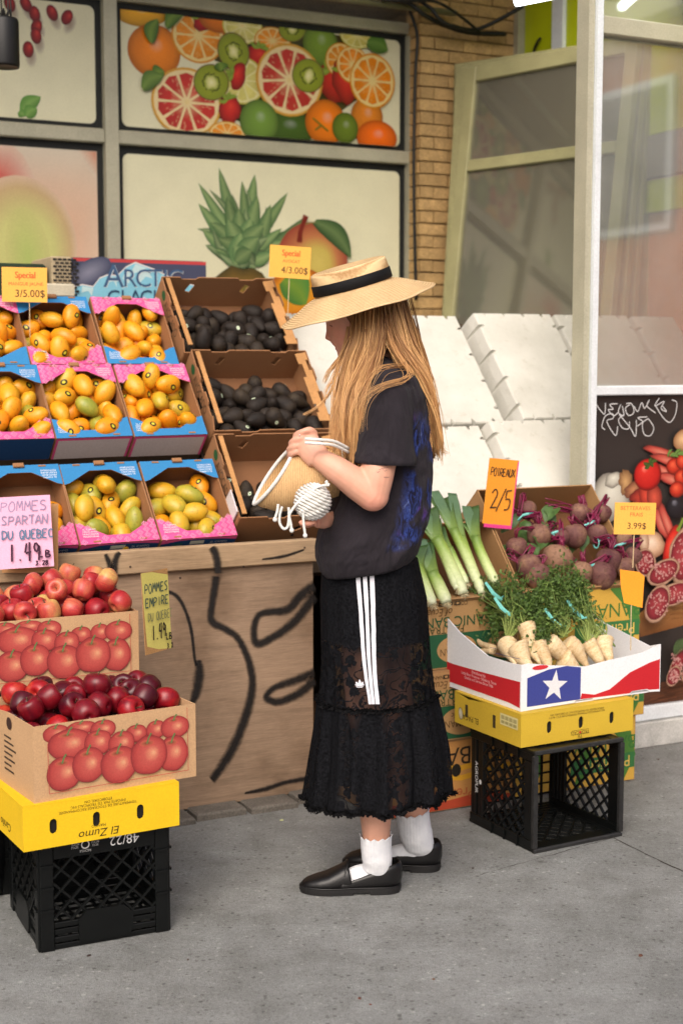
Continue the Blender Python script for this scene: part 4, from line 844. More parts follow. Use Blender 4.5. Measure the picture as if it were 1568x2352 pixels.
# ---- avocado cartons -------------------------------------------------------
AW, AL, AD = .445, .348, .15
def slot_wall(w_, h_, slots, ang=.35):
    """panel in x-z with slanted hand slots"""
    holes = []
    for x, z, l in slots:
        d = Vector((math.sin(ang), math.cos(ang))) * l; q = Vector((d.y, -d.x)).normalized() * .011
        c0, c1 = Vector((x, z)) - d, Vector((x, z)) + d
        holes.append([(c0.x - q.x, c0.y - q.y), (c0.x + q.x, c0.y + q.y), (c1.x + q.x, c1.y + q.y), (c1.x - q.x, c1.y - q.y)])
    return holes
def notch_edge(w_, h_, notches, dip=.010):
    pts = [(-w_ / 2, -h_), (w_ / 2, -h_), (w_ / 2, 0)]
    for x in sorted(notches, reverse=True): pts += [(x + .036, 0), (x + .028, -dip), (x - .028, -dip), (x - .036, 0)]
    return pts + [(-w_ / 2, 0)]
def avo_box(u, s, m, where, n, seed, tall):
    M = slopeM(u, s, m) @ Matrix.Rotation(rad(random.uniform(-1, 1)), 4, 'Z')
    t = thing('avocado_carton', 'plain brown avocado carton, ' + where, 'carton', M, 'avocado cartons on the stand')
    bk = MB(); bk.prism(notch_edge(AW, AD, (-.115, .115)), -T, 0, FRM @ Matrix.Translation((0, 0, 0)), slot_wall(AW, AD, ((-.1, -.055, .02), (.12, -.055, .02)))); bk.build('back_panel', card, t).location = (0, AL, 0)
    ft = MB(); ft.prism(notch_edge(AW, AD - tall, (-.09, .115)), 0, T, FRM, slot_wall(AW, AD, ((.0, -.075, .02),), 1.) if tall == 0 else ()); ft.build('front_panel', card, t).location = (0, 0, -tall)
    for sg in (-1, 1):
        sd_ = MB(); e = AD
        pts = [(0, -e), (AL, -e), (AL, 0), (AL * .8, -.004), (AL * .74, .004), (AL * .62, .002), (AL * .6, -.012), (AL * .46, -.012), (AL * .44, .003), (AL * .3, .004), (AL * .28, -.010), (AL * .16, -.010), (AL * .12, .002), (0, -tall)]
        sd_.prism(pts, -T / 2, T / 2, Matrix(((0, 0, 1, sg * AW / 2), (1, 0, 0, 0), (0, 1, 0, 0), (0, 0, 0, 1))), [[(.13, -.08), (.185, -.08), (.185, -.055), (.13, -.055)]]); sd_.build('side_panel', card, t)
        lip = MB(); lx = sg * (AW / 2 - .026); lip.prism([(-.026, .012), (.017, .012), (.017, .10), (.008, .10), (.008, .15), (.017, .15), (.017, AL * .72), (.006, AL * .72), (.006, AL * .86), (.017, AL * .86), (.017, AL - .012), (-.026, AL - .02), (-.026, AL * .8), (-.012, AL * .8), (-.012, AL * .62), (-.026, AL * .62), (-.026, .09), (-.016, .09), (-.016, .05), (-.026, .05)] if sg > 0 else [(-.008, .01), (.008, .01), (.008, AL - .01), (-.008, AL - .01)], .003, .0065)
        for q in range(len(lip.v)): x, y, z = lip.v[q]; lip.v[q] = (x + lx - (.0 if sg > 0 else .008), y, z)
        lip.build('folded_lip', mat('pale card lip', C(178, 130, 80), .8), t)
    MB().box(-AW / 2, AW / 2, 0, AL, -AD - T, -AD - .0005).build('bottom_panel', cardin, t)
    p = Print(); p.text('AVOCADO', 0, 0, .052, C(70, 50, 34), sx=.62); p.blob(-.11, .01, .02, .018, 0, [(0, C(40, 90, 50)), (1, C(40, 80, 46))], 14)
    o = p.build('printed_word', print_card, t); o.matrix_local = Matrix(((0, 0, -1, -AW / 2 - T / 2 - .0005), (-1, 0, 0, AL / 2), (0, 1, 0, -.04), (0, 0, 0, 1)))
    P = pack(n, [.030 + random.uniform(-.002, .0025) for _ in range(n)], (-AW / 2 + .004, AW / 2 - .004), (.008, AL - .006), (-AD + .002, 0), (0, -.4, -1), seed=seed)
    for q in P:
        me, sm_, d = random.choice(AVO); dst = rvec((.1, -.35, 1), .5 if random.random() < .5 else 2.)
        put(me, 'avocado', M @ Matrix.Translation(q) @ aim(d, dst, random.uniform(-3, 3)) @ Matrix.Scale(random.uniform(.95, 1.1), 4), 'dark ripe avocado in the %s' % where, 'avocado', 'avocados in the ' + where, sm_ if random.random() < .25 else None, 'sticker')
    return t, M
avo_box(.285, .782, .043, 'top avocado box', 58, 21, .022); avo_box(.302, .421, .040, 'middle avocado box', 54, 22, .022)
tb, MBb = avo_box(.281, .034, .04, 'bottom avocado box beside the straw bag', 30, 23, .0)
q = MB(); q.box(-.004, 0, -.045, .045, -.10, .012); o = q.build('paper_slip', mat('pale paper slip', C(206, 200, 202), .7), tb); o.location = (-AW / 2 - .006, .06, 0)
q = MB(); q.box(.07, .50, .03, 1.13, -.172, -AD - T + .037); o = q.build('shelf_slat', dkw, st); o.matrix_local = wallM(0, 0, 0).inverted() @ Mst
# ---- expanded foam blocks on the empty slope -------------------------------
def foam_mat():
    m, nt, p = newmat('white foam'); co = tco(nt); v = nd(nt, 'ShaderNodeTexVoronoi', i_Scale=170.); nt.links.new(co, v.inputs['Vector']); a = noi(nt, co, 5, 4); b = noi(nt, co, 28, 4, .7)
    c = ramp(nt, a, [(.3, C(190, 188, 178)), (.7, C(208, 206, 197))]); c = mix(nt, c, ramp(nt, v.outputs['Distance'], [(.0, (.93,) * 3), (.6, (1.02,) * 3)]), .6, 'MULTIPLY'); c = mix(nt, c, ramp(nt, b, [(.28, (.8, .78, .72)), (.42, (1, 1, 1))]), .6, 'MULTIPLY')
    nt.links.new(c, p.inputs['Base Color']); p.inputs['Roughness'].default_value = .85; p.inputs['Specular IOR Level'].default_value = .2; bump(nt, p, v.outputs['Distance'], .25, .002); return m
FOAM = foam_mat()
def foam_block(w_, l_, seed):
    rr = random.Random(seed); b = MB(); dn = .020; hw = .007
    def outline(x0, y0, x1, y1, notch, k=1.):
        pts = []
        for (ax, ay), (bx, by) in (((x0, y0), (x1, y0)), ((x1, y0), (x1, y1)), ((x1, y1), (x0, y1)), ((x0, y1), (x0, y0))):
            A, B = Vector((ax, ay)), Vector((bx, by)); d = (B - A); ln = d.length; d.normalize(); q = Vector((-d.y, d.x)); n = 4; pts.append(A)
            for i in range(n):
                c = A + d * ln * (i + .5) / n * 1.0
                for t, dd in ((-1.1, 0), (-.9, .6), (-.3, 1), (.3, 1), (.9, .6), (1.1, 0)): pts.append(c + d * t * hw + q * (dd * dn * notch))
        return pts
    r0 = [(v.x, v.y, -.11) for v in outline(0, 0, w_, l_, 0)]; r1 = [(v.x, v.y, -.05) for v in outline(.004, .003, w_ - .004, l_ - .003, .55)]; r2 = [(v.x, v.y, -.006) for v in outline(.012, .004, w_ - .012, l_ - .006, .9)]; r3 = [(v.x, v.y, 0) for v in outline(.017, .008, w_ - .017, l_ - .011, .9)]
    b.loft([[Vector(v) for v in r] for r in (r0, r1, r2, r3)]); return b
nb = 0
for tier, (s0, l_, us) in enumerate(((.482, .575, (.53, .930, 1.385, 1.787, 2.189)), (-.03, .512, (.545, .80, 1.217, 1.634, 2.051)))):
    for i, u in enumerate(us):
        w_ = (.40 if tier == 0 else (.252 if i == 0 else .415)); b = foam_block(w_, l_, tier * 9 + i)
        pos = ['first beside the avocado boxes', 'second from the avocado boxes, behind the hat', 'third from the avocado boxes', 'fourth, partly behind the glass post', 'last, seen through the glass'][i]
        o = b.build('foam_block', FOAM, None, slopeM(u, s0, (-.052 if i < 2 else -.03) + random.uniform(-.006, .004)) @ Matrix.Rotation(rad(random.uniform(-.7, .7)), 4, 'Z')); tag(o, 'white foam block in the %s tier, %s' % (('upper', 'lower')[tier], pos), 'foam block', 'foam blocks on the slope')
# ---- ice freezer behind ---------------------------------------------------
nF = 1.25; uf0, uf1 = W(168, 640, nF)[0], W(476, 640, nF)[0]; zf = W(300, 594, nF)[1]
fz_ = thing('ice_freezer', 'ice freezer with navy header showing blue mountains and lettering', 'freezer', wallM(0, nF, 0))
MB().box(uf0, uf1, .012, .6, .02, zf, bev=.01).build('cabinet', mat('navy metal', C(52, 56, 78), .4), fz_)
p = Print(); NV, ICE = C(62, 66, 88), C(120, 178, 196); fw_ = uf1 - uf0; fy = .42
def fq(x, y): a = W(x, y, nF); return a
p.rect(uf0 + .003, zf - fy, uf1 - .003, zf - .003, NV); p.rect(uf0 + .003, zf - .016, uf1 - .003, zf - .003, C(176, 60, 60))
p.blob(*fq(205, 625), .10, .045, .5, [(0, C(120, 120, 136)), (1, NV)], 20)
mt = [(168, 700), (170, 660), (190, 655), (215, 660), (230, 640), (250, 632), (270, 635), (290, 615), (312, 604), (332, 612), (355, 620), (395, 640), (440, 655), (474, 660), (474, 700)]
p.poly([fq(x, y - 3) for x, y in mt], C(206, 196, 190)); p.poly([fq(x, y) for x, y in mt], ICE)
for a in ([(312, 606), (300, 630), (318, 625), (322, 650), (336, 635), (352, 640), (335, 615)], [(250, 634), (246, 650), (262, 645), (270, 660), (268, 638)], [(290, 618), (282, 640), (298, 652), (300, 625)], [(372, 632), (366, 655), (384, 650), (400, 668), (398, 645)], [(190, 657), (188, 672), (204, 668), (212, 680), (216, 662)]): p.poly([fq(*q) for q in a], C(176, 200, 200))
for ch, x, h_, y in (('A', 262, .115, 637), ('R', 299, .09, 641), ('C', 330, .09, 641), ('T', 358, .09, 641), ('I', 381, .09, 641), ('C', 404, .09, 641)): p.text(ch, *fq(x + 1, y + 1), h_ * 1.12, C(210, 214, 210)); p.text(ch, *fq(x, y), h_ * 1.12, C(56, 84, 116))
for ch, x in zip('GLACIER', (262, 288, 312, 336, 356, 374, 398)): p.text(ch, *fq(x, 684), .08, C(40, 66, 92))
p.build('header_sign', vmat('printed sign', .35, .05, 260, .4, .02), fz_).matrix_local = PM @ Matrix.Translation((0, 0, -.006 + .0))
for o_ in (): pass
ug = W(119, 640, nF)[0]; zv1, zv0 = zf - .0, W(145, 652, nF)[1]
vt = thing('vent_box', 'beige slotted vent box beside the ice freezer', 'vent', wallM(0, nF, 0))
bge = mat('beige metal', C(168, 152, 122), .6)
MB().box(ug, uf0 - .006, .0, .3, zv0 - .8, zv1, bev=.005).build('housing', bge, vt)
sl = MB().box(-.0075, .0075, -.0025, -.0005, -.004, .004).mesh('slot', mat('dark vent slot', C(34, 30, 26), .8)); 
for r in range(11):
    for c in range(5): ob('slot', sl, vt).location = (ug + .014 + c * .0195 + (.009 if r % 2 else 0), 0, zv1 - .012 - r * .0135)
MB().box(ug - .06, uf0 - .02, -.09, -.004, zv0 - .055, zv0 - .004, bev=.006).build('ledge', mat('pale stone ledge', C(186, 178, 156), .7), vt)
o = MB().box(ug - .30, ug - .015, .02, .2, zv0 - .2, zv1 - .03, bev=.01).build('storage_tub', mat('dark green tub', C(34, 50, 34), .5), None, wallM(0, nF, 0)); tag(o, 'dark green tub behind the orange mango price card', 'tub')
# ---- hanging black lamp at top left -----------------------------------------
hp = at(12, 155, 5.4); hl = thing('pendant_lamp', 'black cylindrical pendant lamp hanging at the upper left', 'lamp', Matrix.Translation(hp))
k = MB(); k.lathe([(.045, .004), (.052, .0), (.054, .01), (.054, .165), (.050, .175), (.012, .178)], 28); k.build('shade', mat('matt black metal', C(20, 20, 20), .5), hl, None, True)
for i in range(4): k = MB(); k.tube(spline([(.0, 0, .17), (.02 * math.cos(i * 1.6), .02 * math.sin(i * 1.6), .21), (.025 * math.cos(i * 1.6 + .5), .02, .25), (0, 0, ztop - hp.z)], 14), .003, 5); k.build('cord', rub, hl, None, True)
print('p3', len(bpy.data.objects))
# ================================================================== APPLE STACK, VEGETABLE STACK, CARDS
def rotM(P, deg): return Matrix.Translation(P) @ Matrix.Rotation(rad(deg), 4, 'Z')
blk = mat('black crate plastic', C(8, 10, 10), .42, .25, 20, .1, 200, .1, .28)
def clipseg(px, py, dx, dy, x0, y0, x1, y1):
    t0, t1 = -9, 9
    for p_, d, lo, hi in ((px, dx, x0, x1), (py, dy, y0, y1)):
        a, b = (lo - p_) / d, (hi - p_) / d; t0 = max(t0, min(a, b)); t1 = min(t1, max(a, b))
    return (t0, t1) if t1 - t0 > .01 else None
def bar(p0, p1, w_, d, M):
    v = Vector(p1) - Vector(p0); a = math.atan2(v.y, v.x); return M @ Matrix.Translation((p0[0], p0[1], 0)) @ Matrix.Rotation(a, 4, 'Z'), v.length
def crate_side(t, M, w_, h_, pitch=.052, handle=False, win=None):
    """M maps panel x,y (up towards the rim), z outward"""
    pw = .034; y0, y1 = (.075, h_ - .052)
    if win: y0, y1 = win
    for a in ((0, pw, 0, h_), (w_ - pw, w_, 0, h_)): b = MB(); b.box(*a, -.006, .006, M, bev=.002); b.build('corner_post', blk, t)
    b = MB(); b.box(pw + .0005, w_ - pw - .0005, y1, h_, -.004, .004, M, bev=.0015); b.build('rim_band', blk, t)
    for k in range(4):
        yy = y0 * k / 4; b = MB(); b.box(pw + .0005, w_ - pw - .0005, yy + .001, yy + y0 / 4 - .004, -.006, .002 + .003 * (k % 2), M, bev=.0015); b.build('base_rib', blk, t)
    for sg in (1, -1):
        c = -h_
        while c < w_ + h_:
            s_ = clipseg(c, y0, 1, sg, pw, y0 - .004, w_ - pw, y1 + .004)
            if s_:
                A = (c + s_[0], y0 + sg * s_[0]); B = (c + s_[1], y0 + sg * s_[1]); Mb, ln = bar(A, B, 0, 0, M); b = MB(); b.box(0, ln, -.0028, .0028, -.004 + .001 * sg, .004 + .001 * sg, Mb); b.build('lattice_bar', blk, t)
            c += pitch
    for yy in (h_ * .36, h_ * .56, h_ * .76):
        for x in (0, w_ - pw): b = MB(); b.box(x + .001, x + pw - .001, yy, yy + .006, .0065, .011, M); b.build('rib', blk, t)
    if handle: b = MB(); x = w_ / 2; b.prism([(x - .07, .012), (x + .06, .012), (x + .07, .03), (x + .07, .07), (x + .045, .092), (x - .05, .092), (x - .07, .07)], -.003, .009, M); b.build('handle_plate', blk, t)
def crate_bottom(t, M, w_):
    for k in range(9):
        x = .02 + (w_ - .04) * k / 8
        b = MB(); b.box(x - .003, x + .003, .008, w_ - .008, -.003, .004, M); b.build('floor_bar', blk, t); b = MB(); b.box(.008, w_ - .008, x - .003, x + .003, -.002, .003, M); b.build('floor_bar', blk, t)
def make_crate(label, M, w_, h_, opening, group=None, handle=True):
    """crate local: opening up (+z), footprint 0..w, 0..w"""
    t = thing('milk_crate', label, 'crate', M, group)
    S = [frame(V(0, 0, 0), V(1, 0, 0), V(0, 0, 1), V(0, -1, 0)), frame(V(w_, 0, 0), V(0, 1, 0), V(0, 0, 1), V(1, 0, 0)), frame(V(w_, w_, 0), V(-1, 0, 0), V(0, 0, 1), V(0, 1, 0)), frame(V(0, w_, 0), V(0, -1, 0), V(0, 0, 1), V(-1, 0, 0))]
    for i, q in enumerate(S): crate_side(t, opening @ q, w_, h_, handle=handle)
    crate_bottom(t, opening @ Matrix.Translation((0, 0, .004)), w_); return t
CW = .33; flip = lambda w_, h_: frame(V(0, w_, h_), V(1, 0, 0), V(0, -1, 0), V(0, 0, -1))      # upside down
cL = gnd(95, 2188); mL = rotM(cL, 25.)
lc = make_crate('upside down black milk crate under the yellow box and apples, numbered 48/22', mL, CW, .285, Matrix.Identity(4), 'milk crates')
p = Print(); p.text('48/22', .215, .262, .034, C(226, 226, 226), math.pi); p.blob(.115, .262, .011, .011, 0, [(0, C(24, 25, 25)), (.7, C(24, 25, 25)), (.75, C(220, 220, 220)), (1, C(220, 220, 220))], 18)
for k, (x, y, w_) in enumerate(((.14, .266, .02), (.14, .258, .016), (.09, .266, .02), (.088, .258, .018), (.115, .247, .03))): p.text('RECYCLE', x, y, .008, C(200, 200, 200), math.pi, w_ * 30)
p.build('printed_number', print_card, lc).matrix_local = FRM @ Matrix.Translation((0, 0, .0065))
bc_ = [rotM(gnd(-40, 2010) + V(-.0, .0, 0), 25.), None]
make_crate('black milk crate standing behind, at the dark left edge', rotM(gnd(62, 2035) + V(-.42, .06, 0), 25.), CW, .285, Matrix.Identity(4), 'milk crates')
# ---- cartons of boards -------------------------------------------------------
def carton(name, label, M, w_, d_, h_, mats, front=None, hf=None, open_top=True, hb=None, holes=(), group=None):
    """local: x along the front 0..w, y to the back 0..d, z 0..h; hf front height, hb back height"""
    t = thing(name, label, 'carton', M, group); hf = hf or h_; hb = hb or h_
    f = MB(); f.prism(front or [(0, 0), (w_, 0), (w_, hf), (0, hf)], 0, T, FRM @ Matrix.Translation((0, 0, -T)), holes); f.build('front_panel', mats, t)
    MB().box(0, w_, d_ - T, d_, 0, hb).build('back_panel', mats, t)
    for x, nm in ((0, 0), (w_ - T, 1)):
        q = MB(); q.prism([(T + .0005, 0), (d_ - T - .0005, 0), (d_ - T - .0005, hb), (d_ * .8, hb - .01), (d_ * .5, hf + (hb - hf) * .45), (T + .0005, hf - .0)], 0, T, Matrix(((0, 0, 1, x), (1, 0, 0, 0), (0, 1, 0, 0), (0, 0, 0, 1)))); q.build('side_panel', mats, t)
    MB().box(T, w_ - T, T, d_ - T, .001, .005).build('bottom_panel', mats, t)
    if not open_top: MB().box(.0, w_, 0, d_, h_ - .0005, h_ + T).build('top_panel', mats, t)
    return t
def pill(x, y, rx, ry, n=5):
    return [(x + rx * math.cos(a), y + ry - rx + rx * math.sin(a)) for a in np.linspace(0, math.pi, n)] + [(x + rx * math.cos(a), y - ry + rx + rx * math.sin(a)) for a in np.linspace(math.pi, 2 * math.pi, n)]
yelM = mat('yellow printed card', C(222, 182, 26), .6, .05, 6, .03, 250, .1, .3); INK = C(70, 56, 20)
yM = rotM(gnd(55, 1958, .2875), 30.); yw, yd, yh = .405, .33, .109
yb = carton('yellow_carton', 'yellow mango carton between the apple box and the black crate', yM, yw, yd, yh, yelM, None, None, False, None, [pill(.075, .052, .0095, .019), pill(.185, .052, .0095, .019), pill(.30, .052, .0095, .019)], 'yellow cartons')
MB().box(.01, yw - .01, T + .004, T + .02, .01, yh - .01).build('hole_shade', mat('dark liner', C(20, 18, 16), .9), yb)  # near-black sheet standing in for the shade inside the holes
p = Print(); p.text('El Zumo', .19, .018, .028, C(40, 34, 16), math.pi, 1.1, .2); p.text('MANGO', .19, .036, .010, INK, math.pi); p.build('brand_lettering', print_card, yb).matrix_local = FRM @ Matrix.Translation((0, 0, .0004)); p = Print()
for k, t_ in enumerate(('TEMPERATURE DE STOCKAGE RECOMMANDEE', 'IMPORTE PAR TSI TROPICALS INC', 'ETOBICOKE, ON')): p.text(t_, .19, .082 + k * .009, .0095, INK, math.pi)
p.build('lettering', print_card, yb).matrix_local = FRM @ Matrix.Translation((0, 0, .0004))
p = Print(); p.text('Cariño', .06, .03, .03, C(60, 46, 16), math.pi, 1, .2); p.build('lettering', print_card, yb).matrix_local = Matrix(((0, 0, -1, -.0006), (-1, 0, 0, .2), (0, 1, 0, 0), (0, 0, 0, 1)))
# apple boxes
apcard = mat('tan apple box card', C(186, 150, 112), .75, .06, 6, .05, 260, .2, .25)
ARED = C(184, 84, 76)
def apple_print(w_, h_):
    p = Print(); LN = C(176, 70, 64)
    def q(x, y): fx = (x - 155) / 1225; yt = 545 - 180 * fx; yb_ = 1118 - 208 * fx; return fx * w_, h_ * (1 - (y - yt) / (yb_ - yt))
    for i, (x, y, rx, ry) in enumerate([(320, 585, 95, 75), (500, 525, 110, 75), (660, 560, 95, 72), (910, 590, 82, 68), (1060, 560, 75, 72), (1210, 540, 110, 88), (410, 670, 155, 115), (620, 655, 100, 95), (795, 660, 98, 92), (1190, 735, 118, 138), (365, 885, 124, 128), (545, 820, 118, 132), (770, 820, 134, 142), (1000, 748, 138, 150)]):
        X, Y = q(x, y); rx = rx / 1225 * w_ * 1.02; ry = ry / 560 * h_ * .98
        yy = min(Y + ry, h_ - .002); ry = (yy - (Y - ry)) / 2; Y = yy - ry
        p.blob(X, Y, rx, ry, 0, [(0, C(208, 156, 118)), (.16, C(200, 124, 98)), (.42, C(180, 82, 74)), (.8, C(166, 64, 60)), (.96, C(140, 50, 50)), (1, C(116, 42, 44))], 28, (.28, .1), .05, i, .92)
        p.blob(X - rx * .1, Y + ry * .62, rx * .42, ry * .17, 0, [(0, C(110, 56, 40)), (.6, C(160, 84, 64)), (1, C(186, 80, 70))], 16)
        p.stroke([(X - rx * .1, Y + ry * .6), (X, min(Y + ry * .9, h_ - .001)), (X + rx * .14, min(Y + ry * 1.12, h_ - .001))], .0045, C(96, 116, 70))
    for a, b in ((q(255, 1035), q(1307, 860)), (q(255, 1035), q(250, 660)), (q(1307, 860), q(1303, 390))): p.stroke([a, b], .0014, LN)
    return p.mesh('apple_picture', print_card)
aM = rotM(gnd(80, 1848, .3985), 33.); aw, ad, ah = .435, .345, .19
ab = carton('apple_box', 'tan card box of dark red apples with printed apples, on the yellow carton', aM, aw, ad, ah, apcard, group='apple boxes')
APP = apple_print(aw, ah); ob('apple_picture', APP, ab).matrix_local = FRM @ Matrix.Translation((0, 0, .0004))
p = Print()
for k in range(7): p.rect(.10, .13 - k * .014, .10 + .05 + (k * 37 % 5) * .008, .125 - k * .014, C(70, 56, 44))
p.blob(.14, .165, .018, .016, 0, [(0, C(60, 40, 34)), (1, C(60, 40, 34))], 14); p.build('lettering', print_card, ab).matrix_local = Matrix(((0, 0, -1, -.0006), (-1, 0, 0, .3), (0, 1, 0, 0), (0, 0, 0, 1)))
P_ = gnd(318, 1403, .76); a2M = rotM(P_ - ZZ * .19, 26.5) @ Matrix.Translation((-aw, 0, 0))
ab2 = carton('apple_box', 'tan card box of red and yellow apples, behind the dark apples', a2M, aw, ad, ah, apcard, group='apple boxes')
ob('apple_picture', APP, ab2).matrix_local = FRM @ Matrix.Translation((0, 0, .0004))
base2 = rotM(P_ * 1.0 - ZZ * P_.z, 26.5) @ Matrix.Translation((-aw + .03, .0, 0))
make_crate('black milk crate at the bottom of the pile under the rear apples', base2, CW, .28, Matrix.Identity(4), 'milk crates', False)
make_crate('black milk crate directly beneath the rear apple box', base2 @ Matrix.Translation((0, 0, .284)), CW, .28, Matrix.Identity(4), 'milk crates', False)
def fill_apples(M, kinds_, n, w_, d_, h_, label, group, seed, r=.0345):
    P = pack(n, [r + random.uniform(-.0025, .003) for _ in range(n)], (T + .003, w_ - T - .003), (T + .004, d_ - T - .003), (.008, 0), (0, 0, -1), seed=seed)
    for q in P:
        me, s_ = random.choice(kinds_); A = rvec((random.gauss(0, .5), random.gauss(0, .6), 1), .9)
        put(me, 'apple', M @ Matrix.Translation(q) @ aim((0, 0, 1), A, random.uniform(-3, 3)) @ Matrix.Scale(random.uniform(.99, 1.05), 4), label, 'apple', group, s_ if random.random() < .8 else None, 'stem')
def false_floor(t, w_, d_, z, m): MB().box(T, w_ - T, T, d_ - T, .006, z).build('padding', m, t)
pad = mat('dark moulded tray', C(58, 40, 44), .9)
def apples_in(M, t, kinds_, n, label, group, seed, floor):
    false_floor(t, aw, ad, floor, pad); fill_apples(M @ Matrix.Translation((0, 0, floor - .008)), kinds_, n, aw, ad, ah, label, group, seed)
apples_in(aM, ab, APB, 54, 'dark red apple in the front apple box', 'apples in the front box', 31, .108)
apples_in(a2M, ab2, APA, 66, 'red and yellow apple in the rear apple box', 'apples in the rear box', 32, .105)
# ---- dark round bin edge at the left border -----------------------------------
k = MB(); k.lathe([(.10, 0), (.155, .01), (.165, .1), (.16, .28), (.13, .42), (.1, .5)], 24); o = k.build('rubbish_sack', mat('black sack plastic', C(16, 18, 20), .35, .3, 12, .1, 60, .6), None, Matrix.Translation(gnd(-105, 2040) + V(.0, -.02, .0)), True)
o.data.vertices.foreach_set('co', np.array([Vector(v.co) * (1 + .12 * noise.noise(Vector(v.co) * 14)) for v in o.data.vertices]).ravel()); tag(o, 'black plastic sack cut off by the left edge beside the yellow carton', 'sack')

# ---- price cards ----------------------------------------------------------------
stickM = mat('thin wooden stick', C(206, 180, 140), .7)
paperM = vmat('price card paper', .65, .04, 200, .3, .08)
def price_card(name, label, cx, cy, d, wpx, hpx, yaw, draw, stick=0, roll=0, back=None, tilt=0, curl=0, dx=0):
    k = d / F; w_, h_ = wpx * k / max(.25, math.cos(rad(yaw))), hpx * k
    M = Matrix.Translation(at(cx, cy, d)) @ Matrix.Rotation(rad(yaw), 4, 'Z') @ Matrix.Rotation(rad(90 + tilt), 4, 'X') @ Matrix.Rotation(rad(roll), 4, 'Z')
    t = thing(name, label, 'sign', M); p = Print(); draw(p, w_, h_); o = p.build('card_face', paperM, t)
    b = MB(); b.box(-w_ / 2, w_ / 2, -h_ / 2, h_ / 2, -.0012, 0); b.build('card', back or mat('card back', C(190, 150, 90), .7), t)
    if stick: s_ = MB(); s_.tube([(dx, h_ * .3, -.004), (dx + .002, -h_ / 2 - stick * k, -.004)], .0016, 6); s_.build('stick', stickM, t)
    return t, w_, h_
OR, ORr, INKb = C(232, 172, 76), C(206, 92, 44), C(44, 36, 30)
def special(word, price):
    def f(p, w_, h_):
        p.rect(-w_ / 2, -h_ / 2, w_ / 2, h_ / 2, OR); p.text('Special', .02 * w_, h_ * .27, h_ * .27, ORr, 0, .8); p.text('Special', .026 * w_, h_ * .268, h_ * .27, ORr, 0, .8); p.text('Special', .014 * w_, h_ * .272, h_ * .27, ORr, 0, .8); p.text(word, .03 * w_, .02 * h_, h_ * .135, C(176, 84, 52)); p.text(price, .12 * w_, -h_ * .26, h_ * .30, INKb, 0, .95)
    return f
price_card('price_card', 'orange card on a stick reading Special mangue jaune 3/5.00$', 57, 654, 4.95, 99, 78, 10, special('MANGUE JAUNE', '3/5.00$'), 150, dx=.015, roll=-.6)
price_card('price_card', 'orange card on a stick reading Special avocat 4/3.00$', 666, 602, 5.35, 92, 72, 14, special('AVOCAT', '4/3.00$'), 110, dx=.0, roll=-3)
def beet_card(p, w_, h_):
    p.rect(-w_ / 2, -h_ / 2, w_ / 2, h_ / 2, OR); p.text('BETTERAVES', 0, h_ * .32, h_ * .175, C(196, 90, 50)); p.text('FRAIS', .03 * w_, h_ * .12, h_ * .175, C(196, 90, 50)); p.text('3.99$', .05 * w_, -h_ * .24, h_ * .28, INKb)
price_card('price_card', 'orange card on a stick reading Betteraves frais 3.99$', 1457, 1191, 4.55, 98, 74, 8, beet_card, 78, roll=-1.5)
def blank(p, w_, h_): p.poly([(-w_ * .5, h_ * .5), (w_ * .28, h_ * .42), (w_ * .5, h_ * .3), (w_ * .44, -h_ * .5), (-w_ * .3, -h_ * .36), (-w_ * .46, h_ * .1)], C(236, 150, 40))
t_, bw_, bh_ = price_card('price_card', 'blank orange card on a clear stick above the white parsnip box', 1450, 1352, 4.42, 60, 92, 12, blank, 100)
bpy.data.objects.remove([c for c in t_.children if c.name.startswith('card') and not c.name.startswith('card_face')][0]); q = MB(); q.prism([(-bw_ * .5, bh_ * .5), (bw_ * .28, bh_ * .42), (bw_ * .5, bh_ * .3), (bw_ * .44, -bh_ * .5), (-bw_ * .3, -bh_ * .36), (-bw_ * .46, bh_ * .1)], -.0012, 0); q.build('card', mat('card back'
, C(190, 150, 90)), t_)
PKP = C(226, 170, 196)
def spartan(p, w_, h_):
    p.rect(-w_ / 2, -h_ / 2, w_ / 2, h_ / 2, PKP); G1 = C(116, 124, 150)
    p.hand('POMMES', -w_ * .42, h_ * .30, h_ * .13, w_ * .115, C(150, 130, 160), .0035); p.hand('SPARTAN', -w_ * .42, h_ * .11, h_ * .12, w_ * .10, C(140, 128, 156), .0035); p.hand('DU QUEBEC', -w_ * .42, -h_ * .09, h_ * .12, w_ * .085, C(84, 112, 140), .004)
    p.hand('1.49', -w_ * .32, -h_ * .40, h_ * .25, w_ * .13, C(60, 26, 50), .006, 1.15); p.hand('LB', w_ * .24, -h_ * .36, h_ * .09, w_ * .09, C(60, 26, 50), .005); p.hand('3.28', w_ * .16, -h_ * .47, h_ * .06, w_ * .05, C(60, 26, 50), .004)
price_card('price_card', 'pink handwritten card for pommes Spartan 1.49 above the rear apples', 58, 1222, 4.17, 122, 166, 8, spartan, roll=2.5, tilt=-6)
q = price_card('card_backing', 'brown cardboard piece propped behind the pink apple card', 70, 1236, 4.22, 126, 160, 8, lambda p, w_, h_: p.rect(-w_ / 2, -h_ / 2, w_ / 2, h_ / 2, C(176, 130, 84)), roll=-1, tilt=-6)
q[0]['category'] = 'cardboard'
YLP = C(212, 200, 110)
